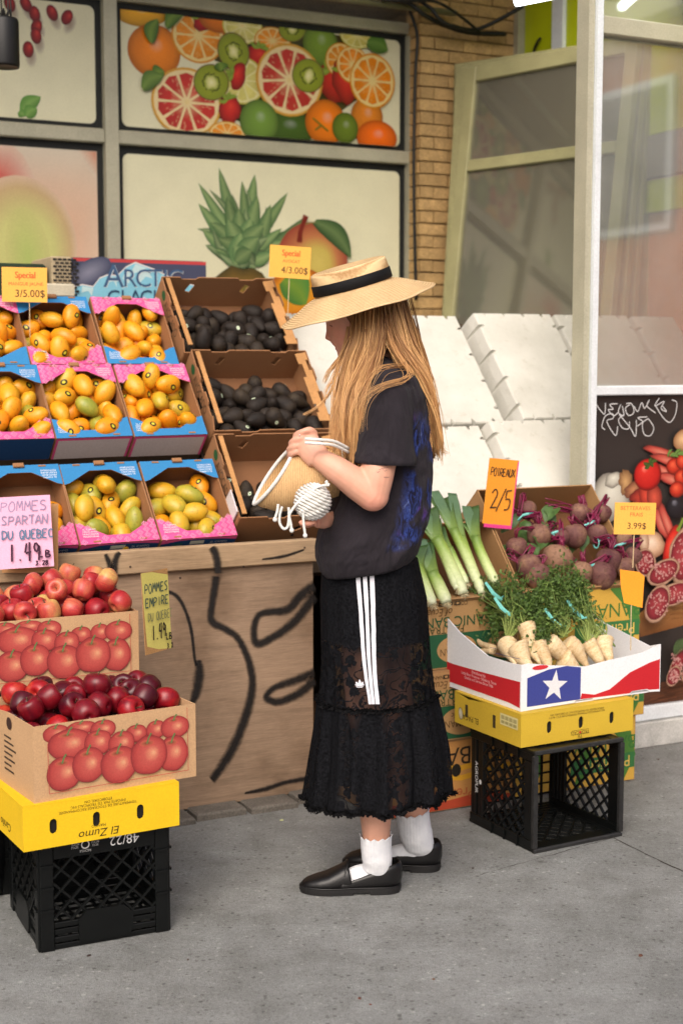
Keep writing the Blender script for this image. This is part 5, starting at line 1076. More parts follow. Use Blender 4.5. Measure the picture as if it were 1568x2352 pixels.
def empire(p, w_, h_):
    p.poly([(-w_ * .5, h_ * .5), (-w_ * .1, h_ * .49), (w_ * .5, h_ * .42), (w_ * .5, -h_ * .5), (0, -h_ * .47), (-w_ * .42, -h_ * .40), (-w_ * .46, 0)], YLP)
    p.hand('POMMES', -w_ * .40, h_ * .24, h_ * .11, w_ * .115, C(70, 90, 80), .0035); p.hand('EMPIRE', -w_ * .42, h_ * .07, h_ * .11, w_ * .115, C(70, 90, 80), .0035); p.hand('DU QUEBEC', -w_ * .38, -h_ * .10, h_ * .10, w_ * .08, C(130, 130, 90), .003)
    p.hand('1.49', -w_ * .30, -h_ * .33, h_ * .18, w_ * .12, INKb, .005, 1.1); p.hand('LB', w_ * .22, -h_ * .37, h_ * .08, w_ * .09, INKb, .004); p.hand('3.2', w_ * .22, -h_ * .48, h_ * .06, w_ * .06, INKb, .004)
price_card('price_card', 'yellow handwritten card for pommes Empire 1.49 at the box corner', 360, 1404, 3.93, 50, 190, 60, empire, roll=0, tilt=-3, back=mat('thick card', C(176, 132, 84), .8))
q = MB(); q.box(-.028, .028, -.16, .10, -.006, -.0016); 
def poireaux(p, w_, h_):
    p.rect(-w_ / 2, -h_ / 2, w_ / 2, h_ / 2, C(226, 144, 40)); p.rect(w_ * .46, -h_ / 2, w_ / 2, h_ * .48, C(214, 60, 120)); p.rect(-w_ * .44, -h_ / 2 - .012, w_ * .5, -h_ / 2, C(214, 60, 130))
    p.hand('POIREAUX', -w_ * .40, h_ * .24, h_ * .12, w_ * .088, C(50, 36, 24), .003, 1.15); p.hand('2/5', -w_ * .32, -h_ * .26, h_ * .30, w_ * .22, C(50, 36, 24), .004, 1.05, .04)
price_card('price_card', 'tall orange handwritten card reading Poireaux 2/5 by the leeks', 1149, 1130, 4.78, 70, 152, 10, poireaux, roll=-6)

# ---- banana cartons -------------------------------------------------------------------
GRN = C(36, 84, 54); KR = C(172, 134, 88)
def banana_front(kind, w_, h_):
    p = Print(); r = math.pi
    if kind == 0:
        p.rect(.002, .002, w_ - .002, h_ - .002, KR); p.rect(.002, h_ * .02, w_ - .002, h_ * .5, GRN)
        for x in np.arange(.08, w_, .19): p.blob(x, h_ * .27, .075, .046, 0, [(0, KR), (1, KR)], 30); p.text('COLIMAN', x, h_ * .24, .034, C(84, 62, 34), r, .85); p.text('Organic', x, h_ * .36, .028, C(84, 62, 34), r, .9, .2)
        p.text('FAIRTRADE', w_ * .42, h_ * .565, .034, C(60, 66, 36), r); p.text('ORGANIC BANANAS', w_ * .5, h_ * .68, .048, C(24, 78, 48), r); p.text('of Ecuador', w_ * .36, h_ * .82, .036, C(96, 70, 40), r, .9, .2); p.text('COLIMAN BANANAS', w_ * .45, h_ * .93, .018, C(70, 56, 34), r)
        for x in (.2, .23, .26): p.rect(x, h_ * .9, x + .02, h_ * .96, C(60, 50, 34)); p.rect(x + .005, h_ * .915, x + .015, h_ * .945, KR)
    elif kind == 1:
        p.rect(.002, .002, w_ - .002, h_ - .002, C(190, 136, 76)); p.poly([(.002, .002), (w_ - .002, .002), (w_ - .002, .02), (w_ * .8, .045), (w_ * .5, .03), (.002, .045)], C(176, 70, 44))
        for y in (.11, .145): p.stroke([(.002, h_ * y / .24), (w_ * .3, h_ * (y + .02) / .24), (w_ * .6, h_ * (y - .005) / .24), (w_ - .002, h_ * (y + .02) / .24)], .018, C(212, 158, 44))
        p.text('URBAN', w_ * .62, h_ * .78, .085, C(40, 34, 26), r); p.blob(w_ * .56, h_ * .56, .018, .022, 0, [(0, C(36, 32, 26)), (1, C(36, 32, 26))], 16); p.text('Premium', w_ * .52, h_ * .22, .05, C(176, 90, 56), r)
    else:
        p.rect(.002, .002, w_ - .002, h_ - .002, C(206, 164, 70))
        for x in (.05, .25, .44): p.stroke([(x - .06, h_ - .004), (x + .02, h_ * .7), (x + .04, h_ * .4), (x + .0, .004)], [.03, .05, .045, .02], C(76, 122, 52))
        p.text('BANANA', w_ * .72, h_ * .62, .07, C(60, 110, 50), r); p.rect(w_ * .45, h_ * .2, w_ - .002, h_ * .44, C(56, 112, 62)); p.text('Premium', w_ * .76, h_ * .32, .055, C(214, 180, 90), r)
    return p.mesh('printed_front', print_card)
BW, BH, BD = .50, .228, .38
BF = [banana_front(k, BW, BH) for k in range(3)]
bcard = mat('kraft banana card', C(160, 122, 80), .75, .08, 6, .05, 260, .2)
nm_ = {0: 'green and brown organic banana carton', 1: 'orange toned banana carton with black lettering', 2: 'yellow and green banana carton'}
lay = [[1, 2], [0, 2], [0, 2]]
def slope2(u, s, m=0, th=48): 
    t = rad(th); S = NN * math.cos(t) + ZZ * math.sin(t); Mm = -NN * math.sin(t) + ZZ * math.cos(t); return frame(wp(0, -.37, .70) + U * u + S * s + Mm * m, U, S, Mm)
for r in range(3):
    for c in range(2):
        u = (.385, .893)[c] + (-.012, .01, 0)[r]; M = wallM(u, -.37 + (.006, 0, .012)[r], .004 + r * (BH + .006), rad((.5, -.6, .4)[r])); k = lay[r][c]
        t = carton('banana_carton', '%s, %s of the %s pile' % (nm_[k], ('lowest', 'middle', 'top')[r], ('left', 'right')[c]), M, BW, BD, BH, bcard, None, None, False, None, [pill(.25, BH * .55, .04, .041)] if False else (), 'banana cartons')
        ob('printed_front', BF[k], t).matrix_local = FRM @ Matrix.Translation((0, 0, .0006))
        if c == 1: p = Print(); p.rect(.01, .004, BD - .01, BH - .004, C(200, 158, 70)); p.text('BANANA', .2, .14, .07, C(60, 110, 50), math.pi); p.build('printed_side', print_card, t).matrix_local = Matrix(((0, 0, 1, BW + .0006), (1, 0, 0, 0), (0, 1, 0, 0), (0, 0, 0, 1)))
# prop under the tilted cartons
o = MB().box(0, 1.05, .02, .36, 0, .22, bev=.004).build('prop_box', mat('brown prop box', C(140, 100, 64), .8), None, wallM(.36, .02, .0)); tag(o, 'brown box standing behind the banana cartons under the slope', 'box')
# ---- leek and beet cartons: tilted trays ------------------------------------------------
def plane2(x, y, m, th=48):
    M = slope2(0, 0, m, th); r = ray(x, y); n = M.col[2].to_3d(); q = V(0, 0, CAMH) + r * ((M.translation - V(0, 0, CAMH)).dot(n) / r.dot(n)); return M.inverted() @ q
def tray(name, label, u0, u1, ln, dp, s0=0., front_h=None):
    M = slope2(u0, s0, 0); w_ = u1 - u0; t = thing(name, label, 'carton', M); fh = front_h or dp
    MB().box(0, w_, 0, T, -dp, fh - dp).build('front_panel', bcard, t); MB().box(0, w_, ln - T, ln, -dp, 0).build('back_panel', bcard, t); MB().box(0, w_, T, ln - T, -dp, -dp + T).build('bottom_panel', cardin, t)
    for x in (0, w_ - T): MB().box(x, x + T, T + .0005, ln - T - .0005, -dp, 0).build('side_panel', bcard, t)
    return t
uBL = plane2(1200, 1365, 0).x; uBR = plane2(1472, 1345, 0).x
LT = tray('leek_carton', 'brown carton tilted back, full of leeks', uBL - .52, uBL - .006, .30, .13); BT = tray('beet_carton', 'brown carton tilted back, full of bunched beets', uBL, uBR, .43, .17)
def leek_mat():
    m, nt, p = newmat('leek'); a = nd(nt, 'ShaderNodeAttribute', attribute_name='Col'); n = noi(nt, tco(nt, (1, 1, 1)), 90, 3, .6, .5); c = mix(nt, a.outputs['Color'], ramp(nt, n, [(.3, (.86, .9, .8)), (.7, (1.08, 1.06, 1.05))]), 1, 'MULTIPLY'); nt.links.new(c, p.inputs['Base Color']); p.inputs['Roughness'].default_value = .42; bump(nt, p, n, .15); return m
LKM = leek_mat()
LW, LP, LGm, LD, LBl = C(214, 216, 188), C(200, 212, 150), C(142, 168, 76), C(70, 100, 52), C(84, 112, 84)
leeks = [([(345, 1195), (270, 1010), (200, 830), (150, 700)], 92, .05, 0, 'leftmost leek with a blunt white root end'), ([(262, 1215), (215, 1050), (180, 900), (140, 700)], 70, .02, .25, 'pale leek lying against the left side of its carton'), ([(475, 1170), (400, 1010), (330, 880), (235, 620)], 112, .055, .15, 'thick leek with its outer leaf cut short'), ([(545, 1090), (450, 850), (380, 680), (275, 470)], 78, .03, .1, 'slim leek between the thick ones'), ([(650, 1060), (540, 830), (450, 640), (350, 480), (262, 290)], 112, .075, .1, 'thick pale leek lying topmost with long blue green leaves'),
  ([(735, 1060), (640, 830), (550, 640), (460, 450), (350, 225)], 88, .03, .15, 'leek with dark folded leaf behind the topmost one'), ([(805, 1075), (720, 850), (640, 640), (590, 480), (520, 190)], 84, .065, .12, 'leek with one upright cut leaf near the price card'), ([(890, 1040), (800, 860), (730, 700), (680, 540), (620, 360)], 90, .03, .3, 'rightmost leek along the card side with broad grey leaf'), ([(610, 1060), (520, 880), (440, 720), (300, 560)], 66, .015, .2, 'thin green leek showing low between others')]
for i, (pl, wpx, m, g0, lab) in enumerate(leeks):
    pts = [slope2(0, 0, 0) @ plane2(918.6 + .2563 * x, 1062.2 + .2563 * y, m) for x, y in pl]; sp_ = spline(pts, 22); rw = 1.02 * wpx * .2563 / 2 * 4.75 / F; b = MB(); cols = []; R_ = []
    for k in range(22):
        t = k / 21; c = [LW, LP, LGm, LD, LBl]; tt = min(.999, max(0, t * (1.02 - g0 * .3) + g0 * .35)); s_ = tt * 4; cols.append(mixc(c[int(s_)], c[min(int(s_) + 1, 4)], s_ - int(s_))); R_.append(rw * (1.02 if k > 1 else .8) * (1 - .25 * max(0, t - .5)))
    o = thing('leek', lab, 'leek', Matrix.Translation(pts[0]), 'leeks')
    nf = 14
    def loc(L_): return [q - pts[0] for q in L_]
    b.tube(loc(sp_[:nf]), R_[:nf], 12, True, 1., None, cols[:nf]); b.build('shank', LKM, o, None, True)
    # fanned leaves
    bs = sp_[nf - 3]; tip = sp_[-1]
    ax = (tip - bs); sd_ = ax.cross(slope2(0, 0).col[2].to_3d()).normalized()
    hb_ = slope2(0, 0).col[2].to_3d(); rl = random.Random(i + 3)
    for j in range(3 if i != 6 else 2):
        off = ((j - 1) * .03 + rl.uniform(-.006, .006)) if i != 6 else (j - .5) * .008; n = 12; lf = MB(); rings = []; cs = []; end = rl.uniform(.8, 1.06) if j != 1 else 1.04; droop = rl.uniform(-.01, .035) * (j != 1)
        for k in range(n):
            t = k / (n - 1); c = bs.lerp(tip, t * end) + sd_ * off * t * t * 1.3 + hb_ * (.004 * j - .004 - droop * t * t); wl = rw * (.86 + .5 * t ** .7) * (1 - .25 * max(0, t - .8) / .2); th = rw * max(.10, .7 - .9 * t); tw = rl.uniform(-.02, .02) + (j - 1) * .5 * t
            ring = []
            for q in range(10): a = 2 * math.pi * q / 10; x, y = math.cos(a) * wl, math.sin(a) * th + abs(math.cos(a)) * wl * .18 * t; ring.append(c + sd_ * (x * math.cos(tw) - y * math.sin(tw)) + hb_ * (x * math.sin(tw) + y * math.cos(tw)) - pts[0])
            rings.append(ring); e = mixc(LGm, [LD, LBl, mul(LD, .75)][j % 3], min(1, .25 + t * 1.1)); cs += [mul(e, 1.12 if q % 5 == 0 else (.92 + .08 * (q % 2))) for q in range(10)]
        lf.loft(rings, True, True, True, cs); lf.build('leaf', LKM, o, None, True)
    rt = MB(); d0 = (pts[0] - sp_[2]).normalized()
    for k in range(26): a = rvec(d0, .7); rt.tube([V(0, 0, 0) + a * rw * .3, a * (rw * .55 + .006) + rvec(d0, .4) * .006], [.0012, .0005], 4)
    rt.build('roots', mat('root fuzz', C(190, 176, 140), .9), o)['kind'] = 'stuff'
# ---- beets ----------------------------------------------------------------------------
beetM = fruit_mat('earthy beet skin', [(.2, C(78, 40, 48)), (.42, C(108, 72, 66)), (.6, C(140, 106, 84)), (.85, C(110, 84, 64))], ((.5, .4, .35), 120, .35), .7, 16, (1, 1, 1), .3, .4, .3)
beetS = mat('beet stem', C(108, 22, 56), .4, .35, 30); beetL = mat('beet leaf', C(66, 92, 44), .5, .35, 40, .1, 200, .4); bandM = mat('turquoise twist band', C(122, 204, 196), .4, .1)
BEET = []
for i in range(4):
    me, _ = fruit_mesh('beet', [(.0008, -.052), (.003, -.043), (.012, -.038), (.030, -.024), (.038, -.002), (.036, .015), (.026, .028), (.012, .034), (.004, .035)], beetM, 16, .96, 0, .10, i + 40); BEET.append(me)
def bq(cx, cy, m): return slope2(0, 0, 0) @ plane2(918.6 + .4141 * cx, 976 + .4141 * cy, m)
hn = slope2(0, 0).col[2].to_3d(); sv = slope2(0, 0).col[1].to_3d()
blist = [(605, 735, 52, -.04), (755, 632, 62, .0), (962, 528, 52, -.02), (950, 632, 62, .0), (1052, 655, 56, -.03), (862, 755, 76, .01), (700, 800, 62, .0), (735, 872, 62, -.02), (1145, 762, 64, .01), (1100, 850, 70, .0), (972, 855, 58, -.02), (1205, 835, 52, -.03), (838, 690, 46, -.05), (1180, 690, 48, -.05), (650, 545, 48, -.06), (1245, 780, 44, -.04), (1060, 560, 48, -.06)]
crowns = []
BLAB = ['half hidden at the far left of the beet carton', 'beside the crumpled leaves, upper left of the carton', 'high at the back edge of the carton', 'just below the one at the back edge', 'dark, right of the upper middle of the carton', 'largest and palest, in the middle of the carton', 'purple, above the front left beet', 'lowest at the front left of the carton', 'with thick tied stems, right of the middle', 'large, at the front right of the carton', 'at the front between the pale one and the right one', 'low at the right end below the price card', 'small, tucked behind the largest pale beet', 'behind the one with thick tied stems', 'small, in the upper left corner of the carton', 'outermost at the right end by the drooping stems', 'in shade at the upper right of the carton']
for i, (x, y, r, m) in enumerate(blist):
    P = bq(x, y, m - .02); up = (sv * .6 + hn * .55 + U * random.uniform(-.5, .5) + V(0, 0, random.uniform(-.1, .6))).normalized(); sc_ = 1.12 * r * .4141 * 4.85 / F / .037
    o = put(random.choice(BEET), 'beet', Matrix.Translation(P) @ aim((0, 0, 1), up, i) @ Matrix.Scale(sc_, 4), 'beetroot ' + BLAB[i], 'beetroot', 'beetroots in the carton')
    crowns.append((P + up * .034 * sc_, up))
def bstems(idx, targets, n, label):
    t = thing('beet_stem_bunch', label, 'beet stems', Matrix.Translation(crowns[idx[0]][0]), 'beet stem bunches'); o0 = crowns[idx[0]][0]
    for i in range(n):
        c, up = crowns[idx[i % len(idx)]]; T_ = [bq(*q) for q in targets]; jit = lambda s_: V(random.gauss(0, s_), random.gauss(0, s_), random.gauss(0, s_))
        pts = [c - up * .006, c + up * .03 + jit(.006)] + [q + jit(.010) for q in T_]; b = MB(); sp_ = spline([q - o0 for q in pts], 12); r = random.uniform(.0026, .0042); b.tube(sp_, [r * (1 - .35 * k / 11) for k in range(12)], 5); b.build('stem', beetS, t, None, True)
    if n % 2: return
    q = bq(*targets[0]) - o0; rg = MB(); ax = (bq(*targets[-1]) - bq(*targets[0])).normalized(); X = ax.orthogonal().normalized(); Y = ax.cross(X); rg.tube([q + X * .017 * math.cos(a) + Y * .017 * math.sin(a) for a in np.linspace(0, 6.3, 14)], .0035, 5, True, .4); rg.build('band', bandM, t, None, True)
    tl_ = MB(); e = q + hn * .018; tl_.tube([e, e + U * .02 + hn * .008, e + U * .045 + ZZ * random.uniform(-.01, .015)], [.004, .004, .003], 4, True, .3); tl_.build('band_tail', bandM, t)
bstems([1, 0], [(820, 520, .05), (760, 450, .06), (720, 400, .05)], 7, 'beet stems rising at the left with green leaves'); bstems([5], [(870, 560, .06), (905, 500, .05), (860, 540, .05)], 6, 'upright pink beet stems above the largest beet')
bstems([2, 4], [(1040, 440, .05), (960, 405, .06), (850, 400, .05)], 9, 'beet stems arching along the back edge of the carton'); bstems([3, 4], [(1060, 520, .05), (1100, 450, .06), (1000, 400, .05)], 8, 'beet stems curving over the back right of the carton')
bstems([8], [(1130, 600, .06), (1100, 560, .05), (1200, 620, .04)], 8, 'thick purple beet stems tied above the right beet'); bstems([11, 15], [(1220, 640, .05), (1270, 700, .04), (1300, 780, .03)], 8, 'beet stems drooping over the right end of the carton')
bstems([6, 7], [(690, 710, .04), (650, 690, .04), (620, 690, .03)], 7, 'beet stems tied beside the front left beet'); bstems([9, 10], [(1040, 770, .04), (960, 730, .05), (930, 700, .05)], 8, 'beet stems tied with a band before the front beets')
bstems([12, 5], [(930, 690, .05), (990, 720, .04), (1050, 780, .03)], 7, 'beet stems lying across the middle beets'); bstems([13, 8], [(1180, 610, .06), (1230, 640, .05), (1290, 740, .04)], 9, 'long beet stems sweeping down the right side'); bstems([16, 2], [(1080, 500, .06), (1150, 520, .06), (1200, 600, .05)], 8, 'beet stems bending over the upper right beets'); bstems([14, 1], [(700, 470, .05), (690, 430, .05), (650, 440, .04)], 6, 'short beet stems at the upper left corner')
def crumpled_leaf(b, P, ax, up, ln, wd):
    side_ = ax.cross(up).normalized(); n = 6; rows_ = []
    for i in range(n):
        t = i / (n - 1); wl = wd * math.sin(math.pi * (.08 + .9 * t)) ; row = []
        for j in range(5): f = (j - 2) / 2; q = P + ax * ln * t + side_ * wl * f + up * (abs(f) * wl * .35 - t * t * ln * .35); q = q + Vector(noise.noise_vector(q * 60)) * .008; row.append(q)
        rows_.append(row)
    b.loft(rows_, False, False, False)
t = thing('beet_leaves', 'crumpled green beet leaves at the left of the beet carton', 'leaves', Matrix.Translation(bq(790, 500, .05)))
for (x, y, m) in [(740, 600, .06), (700, 610, .05), (800, 470, .06), (830, 560, .07), (780, 540, .06), (660, 440, .04), (840, 420, .05), (700, 540, .05), (980, 560, .03), (900, 400, .05), (640, 640, .03), (820, 500, .07), (740, 480, .05), (1010, 570, .02)]:
    b = MB(); crumpled_leaf(b, V(0, 0, 0), rvec((random.uniform(-.6, .6), -.1, -.6), .5), rvec(hn, .2), random.uniform(.06, .1), random.uniform(.022, .034)); b.build('leaf', beetL, t, None, True).location = bq(x, y, m) - bq(790, 500, .05)
# ---- crate, yellow carton, white parsnip box on the right ------------------------------------
cR = gnd(1222, 1960); mR = rotM(cR, 29.); RW, RH = .335, .31
# lying on its side: opening towards the viewer (local -y)
rc = thing('milk_crate', 'black milk crate lying on its side, open end facing out, under the parsnips', 'crate', mR, 'milk crates')
Q = [frame(V(0, RW, 0), V(0, 0, 1), V(0, -1, 0), V(-1, 0, 0)), frame(V(RW, RW, 0), V(0, 0, 1), V(0, -1, 0), V(1, 0, 0)), frame(V(0, RW, 0), V(1, 0, 0), V(0, -1, 0), V(0, 0, -1)), frame(V(0, RW, RH), V(1, 0, 0), V(0, -1, 0), V(0, 0, 1))]
for i, q in enumerate(Q): crate_side(rc, q @ Matrix.Translation((0, 0, -.007)), RH if i < 2 else RW, RW, .048, False, (.075, RW - .05))
crate_bottom(rc, frame(V(0, RW - .006, 0), V(1, 0, 0), V(0, 0, 1), V(0, -1, 0)) @ Matrix.Scale(RH / RW, 4, V(0, 1, 0)), RW)
for a in ((0, RW, -.008, .004, -.004, .012), (0, RW, -.008, .004, RH - .012, RH + .002), (-.004, .012, -.0075, .0035, .0125, RH - .0125), (RW - .012, RW + .004, -.0075, .0035, .0125, RH - .0125)): MB().box(*a, bev=.003).build('rim', mat('worn crate rim', C(34, 34, 34), .6, .6, 60), rc)
p = Print(); p.text('AGROPUR', 0, 0, .022, C(220, 222, 222), rad(-90)); p.blob(.022, -.01, .007, .008, 0, [(0, C(210, 214, 214)), (1, C(210, 214, 214))], 6, wob=.5)
p.build('lettering', print_card, rc).matrix_local = Matrix(((0, 0, -1, -.0085), (-1, 0, 0, RW - .05), (0, 1, 0, RH * .52), (0, 0, 0, 1)))
y2M = rotM(gnd(1195, 1718, .3135), 29.); yw2, yd2, yh2 = .43, .355, .098
YD = mat('dull yellow card', C(196, 164, 50), .65, .06, 6, .03, 250, .1, .3)
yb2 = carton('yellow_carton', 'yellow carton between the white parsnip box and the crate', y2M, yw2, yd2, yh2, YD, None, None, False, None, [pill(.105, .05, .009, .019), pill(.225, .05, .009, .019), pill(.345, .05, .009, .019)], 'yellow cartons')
MB().box(.01, yw2 - .01, T + .004, T + .02, .01, yh2 - .008).build('hole_shade', mat('dark liner', C(20, 18, 16), .9), yb2)  # same dark sheet, painting the shade seen through these holes
p = Print(); p.text('TROPICALS', .222, .020, .014, C(50, 44, 20), math.pi); p.text('TSI', .222, .008, .014, C(50, 44, 20), math.pi); p.blob(.222, .02, .004, .004, 0, [(0, C(190, 50, 40)), (1, C(190, 50, 40))], 10); p.stroke([(.19, .014), (.254, .014), (.254, .027), (.19, .027), (.19, .014)], .001, C(50, 44, 20)); p.build('brand_lettering', print_card, yb2).matrix_local = FRM @ Matrix.Translation((0, 0, .0004)); p = Print()
for k, t_ in enumerate(('RECOMMENDED STORAGE TEMPERATURE 8°C | 46.4°F', 'IMPORTED BY TSI TROPICALS INC. ETOBICOKE, ON')): p.text(t_, .21, .078 + k * .008, .0088, INK, math.pi)
p.build('lettering', print_card, yb2).matrix_local = FRM @ Matrix.Translation((0, 0, .0004))
p = Print(); p.text('EL PACA', .09, .03, .026, C(40, 36, 20), math.pi, .9); p.blob(.035, .035, .012, .02, .2, [(0, C(206, 200, 180)), (.8, C(190, 180, 150)), (1, C(50, 44, 20))], 14); p.rect(.25, .05, .34, .085, C(206, 196, 140))
for k in range(4): p.rect(.255 + k * .021, .055, .272 + k * .021, .064, C(150, 140, 90)); p.rect(.255 + k * .021, .068, .272 + k * .021, .08, C(160, 150, 100))
p.build('lettering', print_card, yb2).matrix_local = Matrix(((0, 0, -1, -.0006), (-1, 0, 0, yd2), (0, 1, 0, 0), (0, 0, 0, 1))) @ Matrix.Translation((yd2 * 0 - 0, 0, 0)) @ Matrix(((-1, 0, 0, yd2), (0, 1, 0, 0), (0, 0, -1, 0), (0, 0, 0, 1))) if False else Matrix(((0, 0, -1, -.0006), (-1, 0, 0, yd2), (0, 1, 0, 0), (0, 0, 0, 1))) @ Matrix.Translation((0, 0, 0))
for yv in (.13, .28): MB().box(-.0012, -.0004, yv, yv + .014, .03, .07).build('slot', mat('dark slot', C(60, 48, 24), .8), yb2)
wM = rotM(gnd(1195, 1635, .416), 29.3); ww, wd_, wh, whb = .545, .46, .142, .232
whc = mat('white printed card', C(226, 226, 228), .5, .04, 5, .03, 250, .05, .35)
wb = thing('parsnip_carton', 'white carton with blue star panel and red waves holding parsnips', 'carton', wM)
fr_pts = [(0, 0), (.2, .004), (.21, .010), (.27, .010), (.28, .004), (.42, .004), (.43, .012), (.49, .012), (.5, .004), (ww, 0), (ww, wh + .01), (ww * .86, wh - .01), (ww * .62, wh - .02), (ww * .45, wh - .03), (ww * .2, wh - .012), (.03, wh + .002), (0, wh)]
f = MB(); f.prism(fr_pts, -T, 0, FRM); f.build('front_panel', whc, wb)
for x, nm in ((0, 0), (ww - T, 1)):
    q = MB(); q.prism([(T, 0), (wd_ - T, 0), (wd_ - T, whb), (wd_ * .9, whb - .004), (wd_ * .72, whb - .045), (wd_ * .38, wh + (-.004 if nm == 0 else .018)), (.05, wh - .004), (T, wh if nm == 0 else wh + .01)], 0, T, Matrix(((0, 0, 1, x), (1, 0, 0, 0), (0, 1, 0, 0), (0, 0, 0, 1))), [pill(.18, .045, .008, .024), pill(.345, .045, .008, .024)] if nm == 0 else [[(.26, .15), (.36, .175), (.36, .192), (.33, .196), (.26, .172)]]); q.build('side_panel', whc, wb)
MB().box(0, ww, wd_ - T, wd_, 0, whb).build('back_panel', whc, wb); MB().box(T, ww - T, T, wd_ - T, .001, .005).build('bottom_panel', whc, wb)
p = Print(); RD, BL = C(186, 34, 42), C(58, 66, 138); WT = C(218, 218, 220)
p.poly([(.225, .012), (.23, .03), (.28, .02), (.34, .03), (.42, .075), (.5, .098), (ww - .003, .105), (ww - .003, .008), (.5, .01), (.49, .014), (.43, .014), (.42, .008)], RD)
p.poly([(.022, .012), (.225, .012), (.225, .112), (.17, .122), (.1, .118), (.022, .1)], BL)
st_ = []; cx_, cy_ = .125, .065
for k in range(10): a = math.pi / 2 + k * math.pi / 5 - .12; r_ = .05 if k % 2 == 0 else .02; st_.append((cx_ + r_ * math.cos(a), cy_ + r_ * math.sin(a)))
p.poly(st_, WT); p.blob(.07, .128, .03, .007, 0, [(0, C(200, 50, 56)), (1, C(200, 50, 56))], 16); p.build('printed_front', print_card, wb).matrix_local = FRM @ Matrix.Translation((0, 0, .0004))
p = Print(); p.poly([(.004, .016), (.4, .016), (.456, .01), (.456, .09), (.25, .082), (.1, .078), (.004, .082)], RD)
for k, t_ in enumerate(('Distributed By:', 'Little Bear Produce - Edinburg, Texas', 'Quality and Service Since 1986')): p.text(t_, wd_ - .24 + .02, .072 - k * .012, .0125, C(226, 190, 190))
p.stroke([(.456, .16), (.33, .155), (.33, .17), (.30, .168)][::-1], .0015, C(60, 66, 120))
p.build('printed_side', print_card, wb).matrix_local = Matrix(((0, 0, -1, -.0006), (-1, 0, 0, wd_), (0, 1, 0, 0), (0, 0, 0, 1)))
# parsnips
parM = fruit_mat('parsnip skin', [(.25, C(196, 166, 122)), (.5, C(214, 190, 150)), (.75, C(222, 204, 168))], ((.75, .62, .45), 160, .36), .65, 18, (1, 1, 3), .15, .35, .3)
PAR = []
for i in range(3):
    k = 1 + .12 * (i - 1); rz = [(.001, -.125), (.004, -.12), (.010, -.09), (.017, -.05), (.024 * k, -.01), (.029 * k, .03), (.031 * k, .048), (.026, .058), (.014, .061), (.008, .058)]
    P = spline([(r, z, 0) for r, z in rz], 26); b = MB(); rings = []
    for j, q in enumerate(P): rr_ = q.x * (1 + .03 * math.sin(j * 2.4 + i)); rings.append([Vector((rr_ * math.cos(a) + .006 * math.sin(q.y * 30 + i), rr_ * math.sin(a), q.y)) for a in np.linspace(0, 2 * math.pi, 15)[:-1]])
    b.loft(rings); PAR.append(b.mesh('parsnip', parM, True))
def wq(cx, cy, z): 
    x = 918.6 + .4141 * cx; y = 976 + .4141 * cy; df = 4.18 + (max(0, x - 1195) * .0009 + max(0, 1195 - x) * .0022)
    return at(x, y, min(4.62, df + lerp([800, 900, 1100, 1200, 1360], [.33, .30, .21, .15, .085], cy)))
plist = [((770, 1330), (690, 1120), .125, .14, 1.15, 'long parsnip leaning forward over the front edge, left of centre'), ((640, 1340), (590, 1210), .085, .11, 1.2, 'stubby parsnip under the left bunch'), ((720, 1350), (650, 1230), .075, .09, 1., 'parsnip half hidden behind the long one'), ((810, 1330), (770, 1215), .10, .12, .9, 'thin parsnip tucked beside the long one'), ((1000, 1350), (820, 1210), .09, .11, 1.2, 'parsnip lying slantwise in the middle of the box'), ((1060, 1350), (920, 1210), .105, .12, 1.2, 'parsnip lying second from the right group'), ((1120, 1330), (1040, 1210), .115, .125, 1.1, 'plump parsnip right of the middle'), ((1150, 1320), (1135, 1190), .115, .13, 1.05, 'rightmost parsnip in the box'), ((980, 1360), (900, 1300), .08, .085, .9, 'small parsnip at the bottom of the box')]
crown = []
for i, (tp, cr, z0, z1, sc_, lab) in enumerate(plist):
    A, B = wq(*tp, z0), wq(*cr, z1); ax = (B - A).normalized(); L_ = (B - A).length; s_ = 1.22 * min(1.2, max(.85, L_ / .15)); sl_ = max(.6, L_ / .175)
    put(PAR[i % 3], 'parsnip', Matrix.Translation(B - ax * .05 * sl_) @ aim((0, 0, 1), ax, i * 1.3) @ Matrix.Diagonal((s_, s_, sl_, 1)), lab, 'parsnip', 'parsnips'); crown.append((B, ax))
k = MB(); A = [wq(520, 1240, .15), wq(450, 1215, .165), wq(430, 1190, .17)]; k.tube(spline(A, 8), [.012, .012, .011, .01, .009, .008, .006, .003], 8); A2 = [wq(515, 1255, .15), wq(440, 1255, .165), wq(388, 1280, .165)]; 
o = k.build('parsnip', parM, None, None, True); tag(o, 'small forked parsnip tip poking over the left edge of the box', 'parsnip', 'parsnips'); k = MB(); k.tube(spline(A2, 8), [.011, .01, .009, .008, .007, .005, .004, .002], 8); o = k.build('parsnip', parM, None, None, True); tag(o, 'thin curved parsnip root poking over the left edge', 'parsnip', 'parsnips')
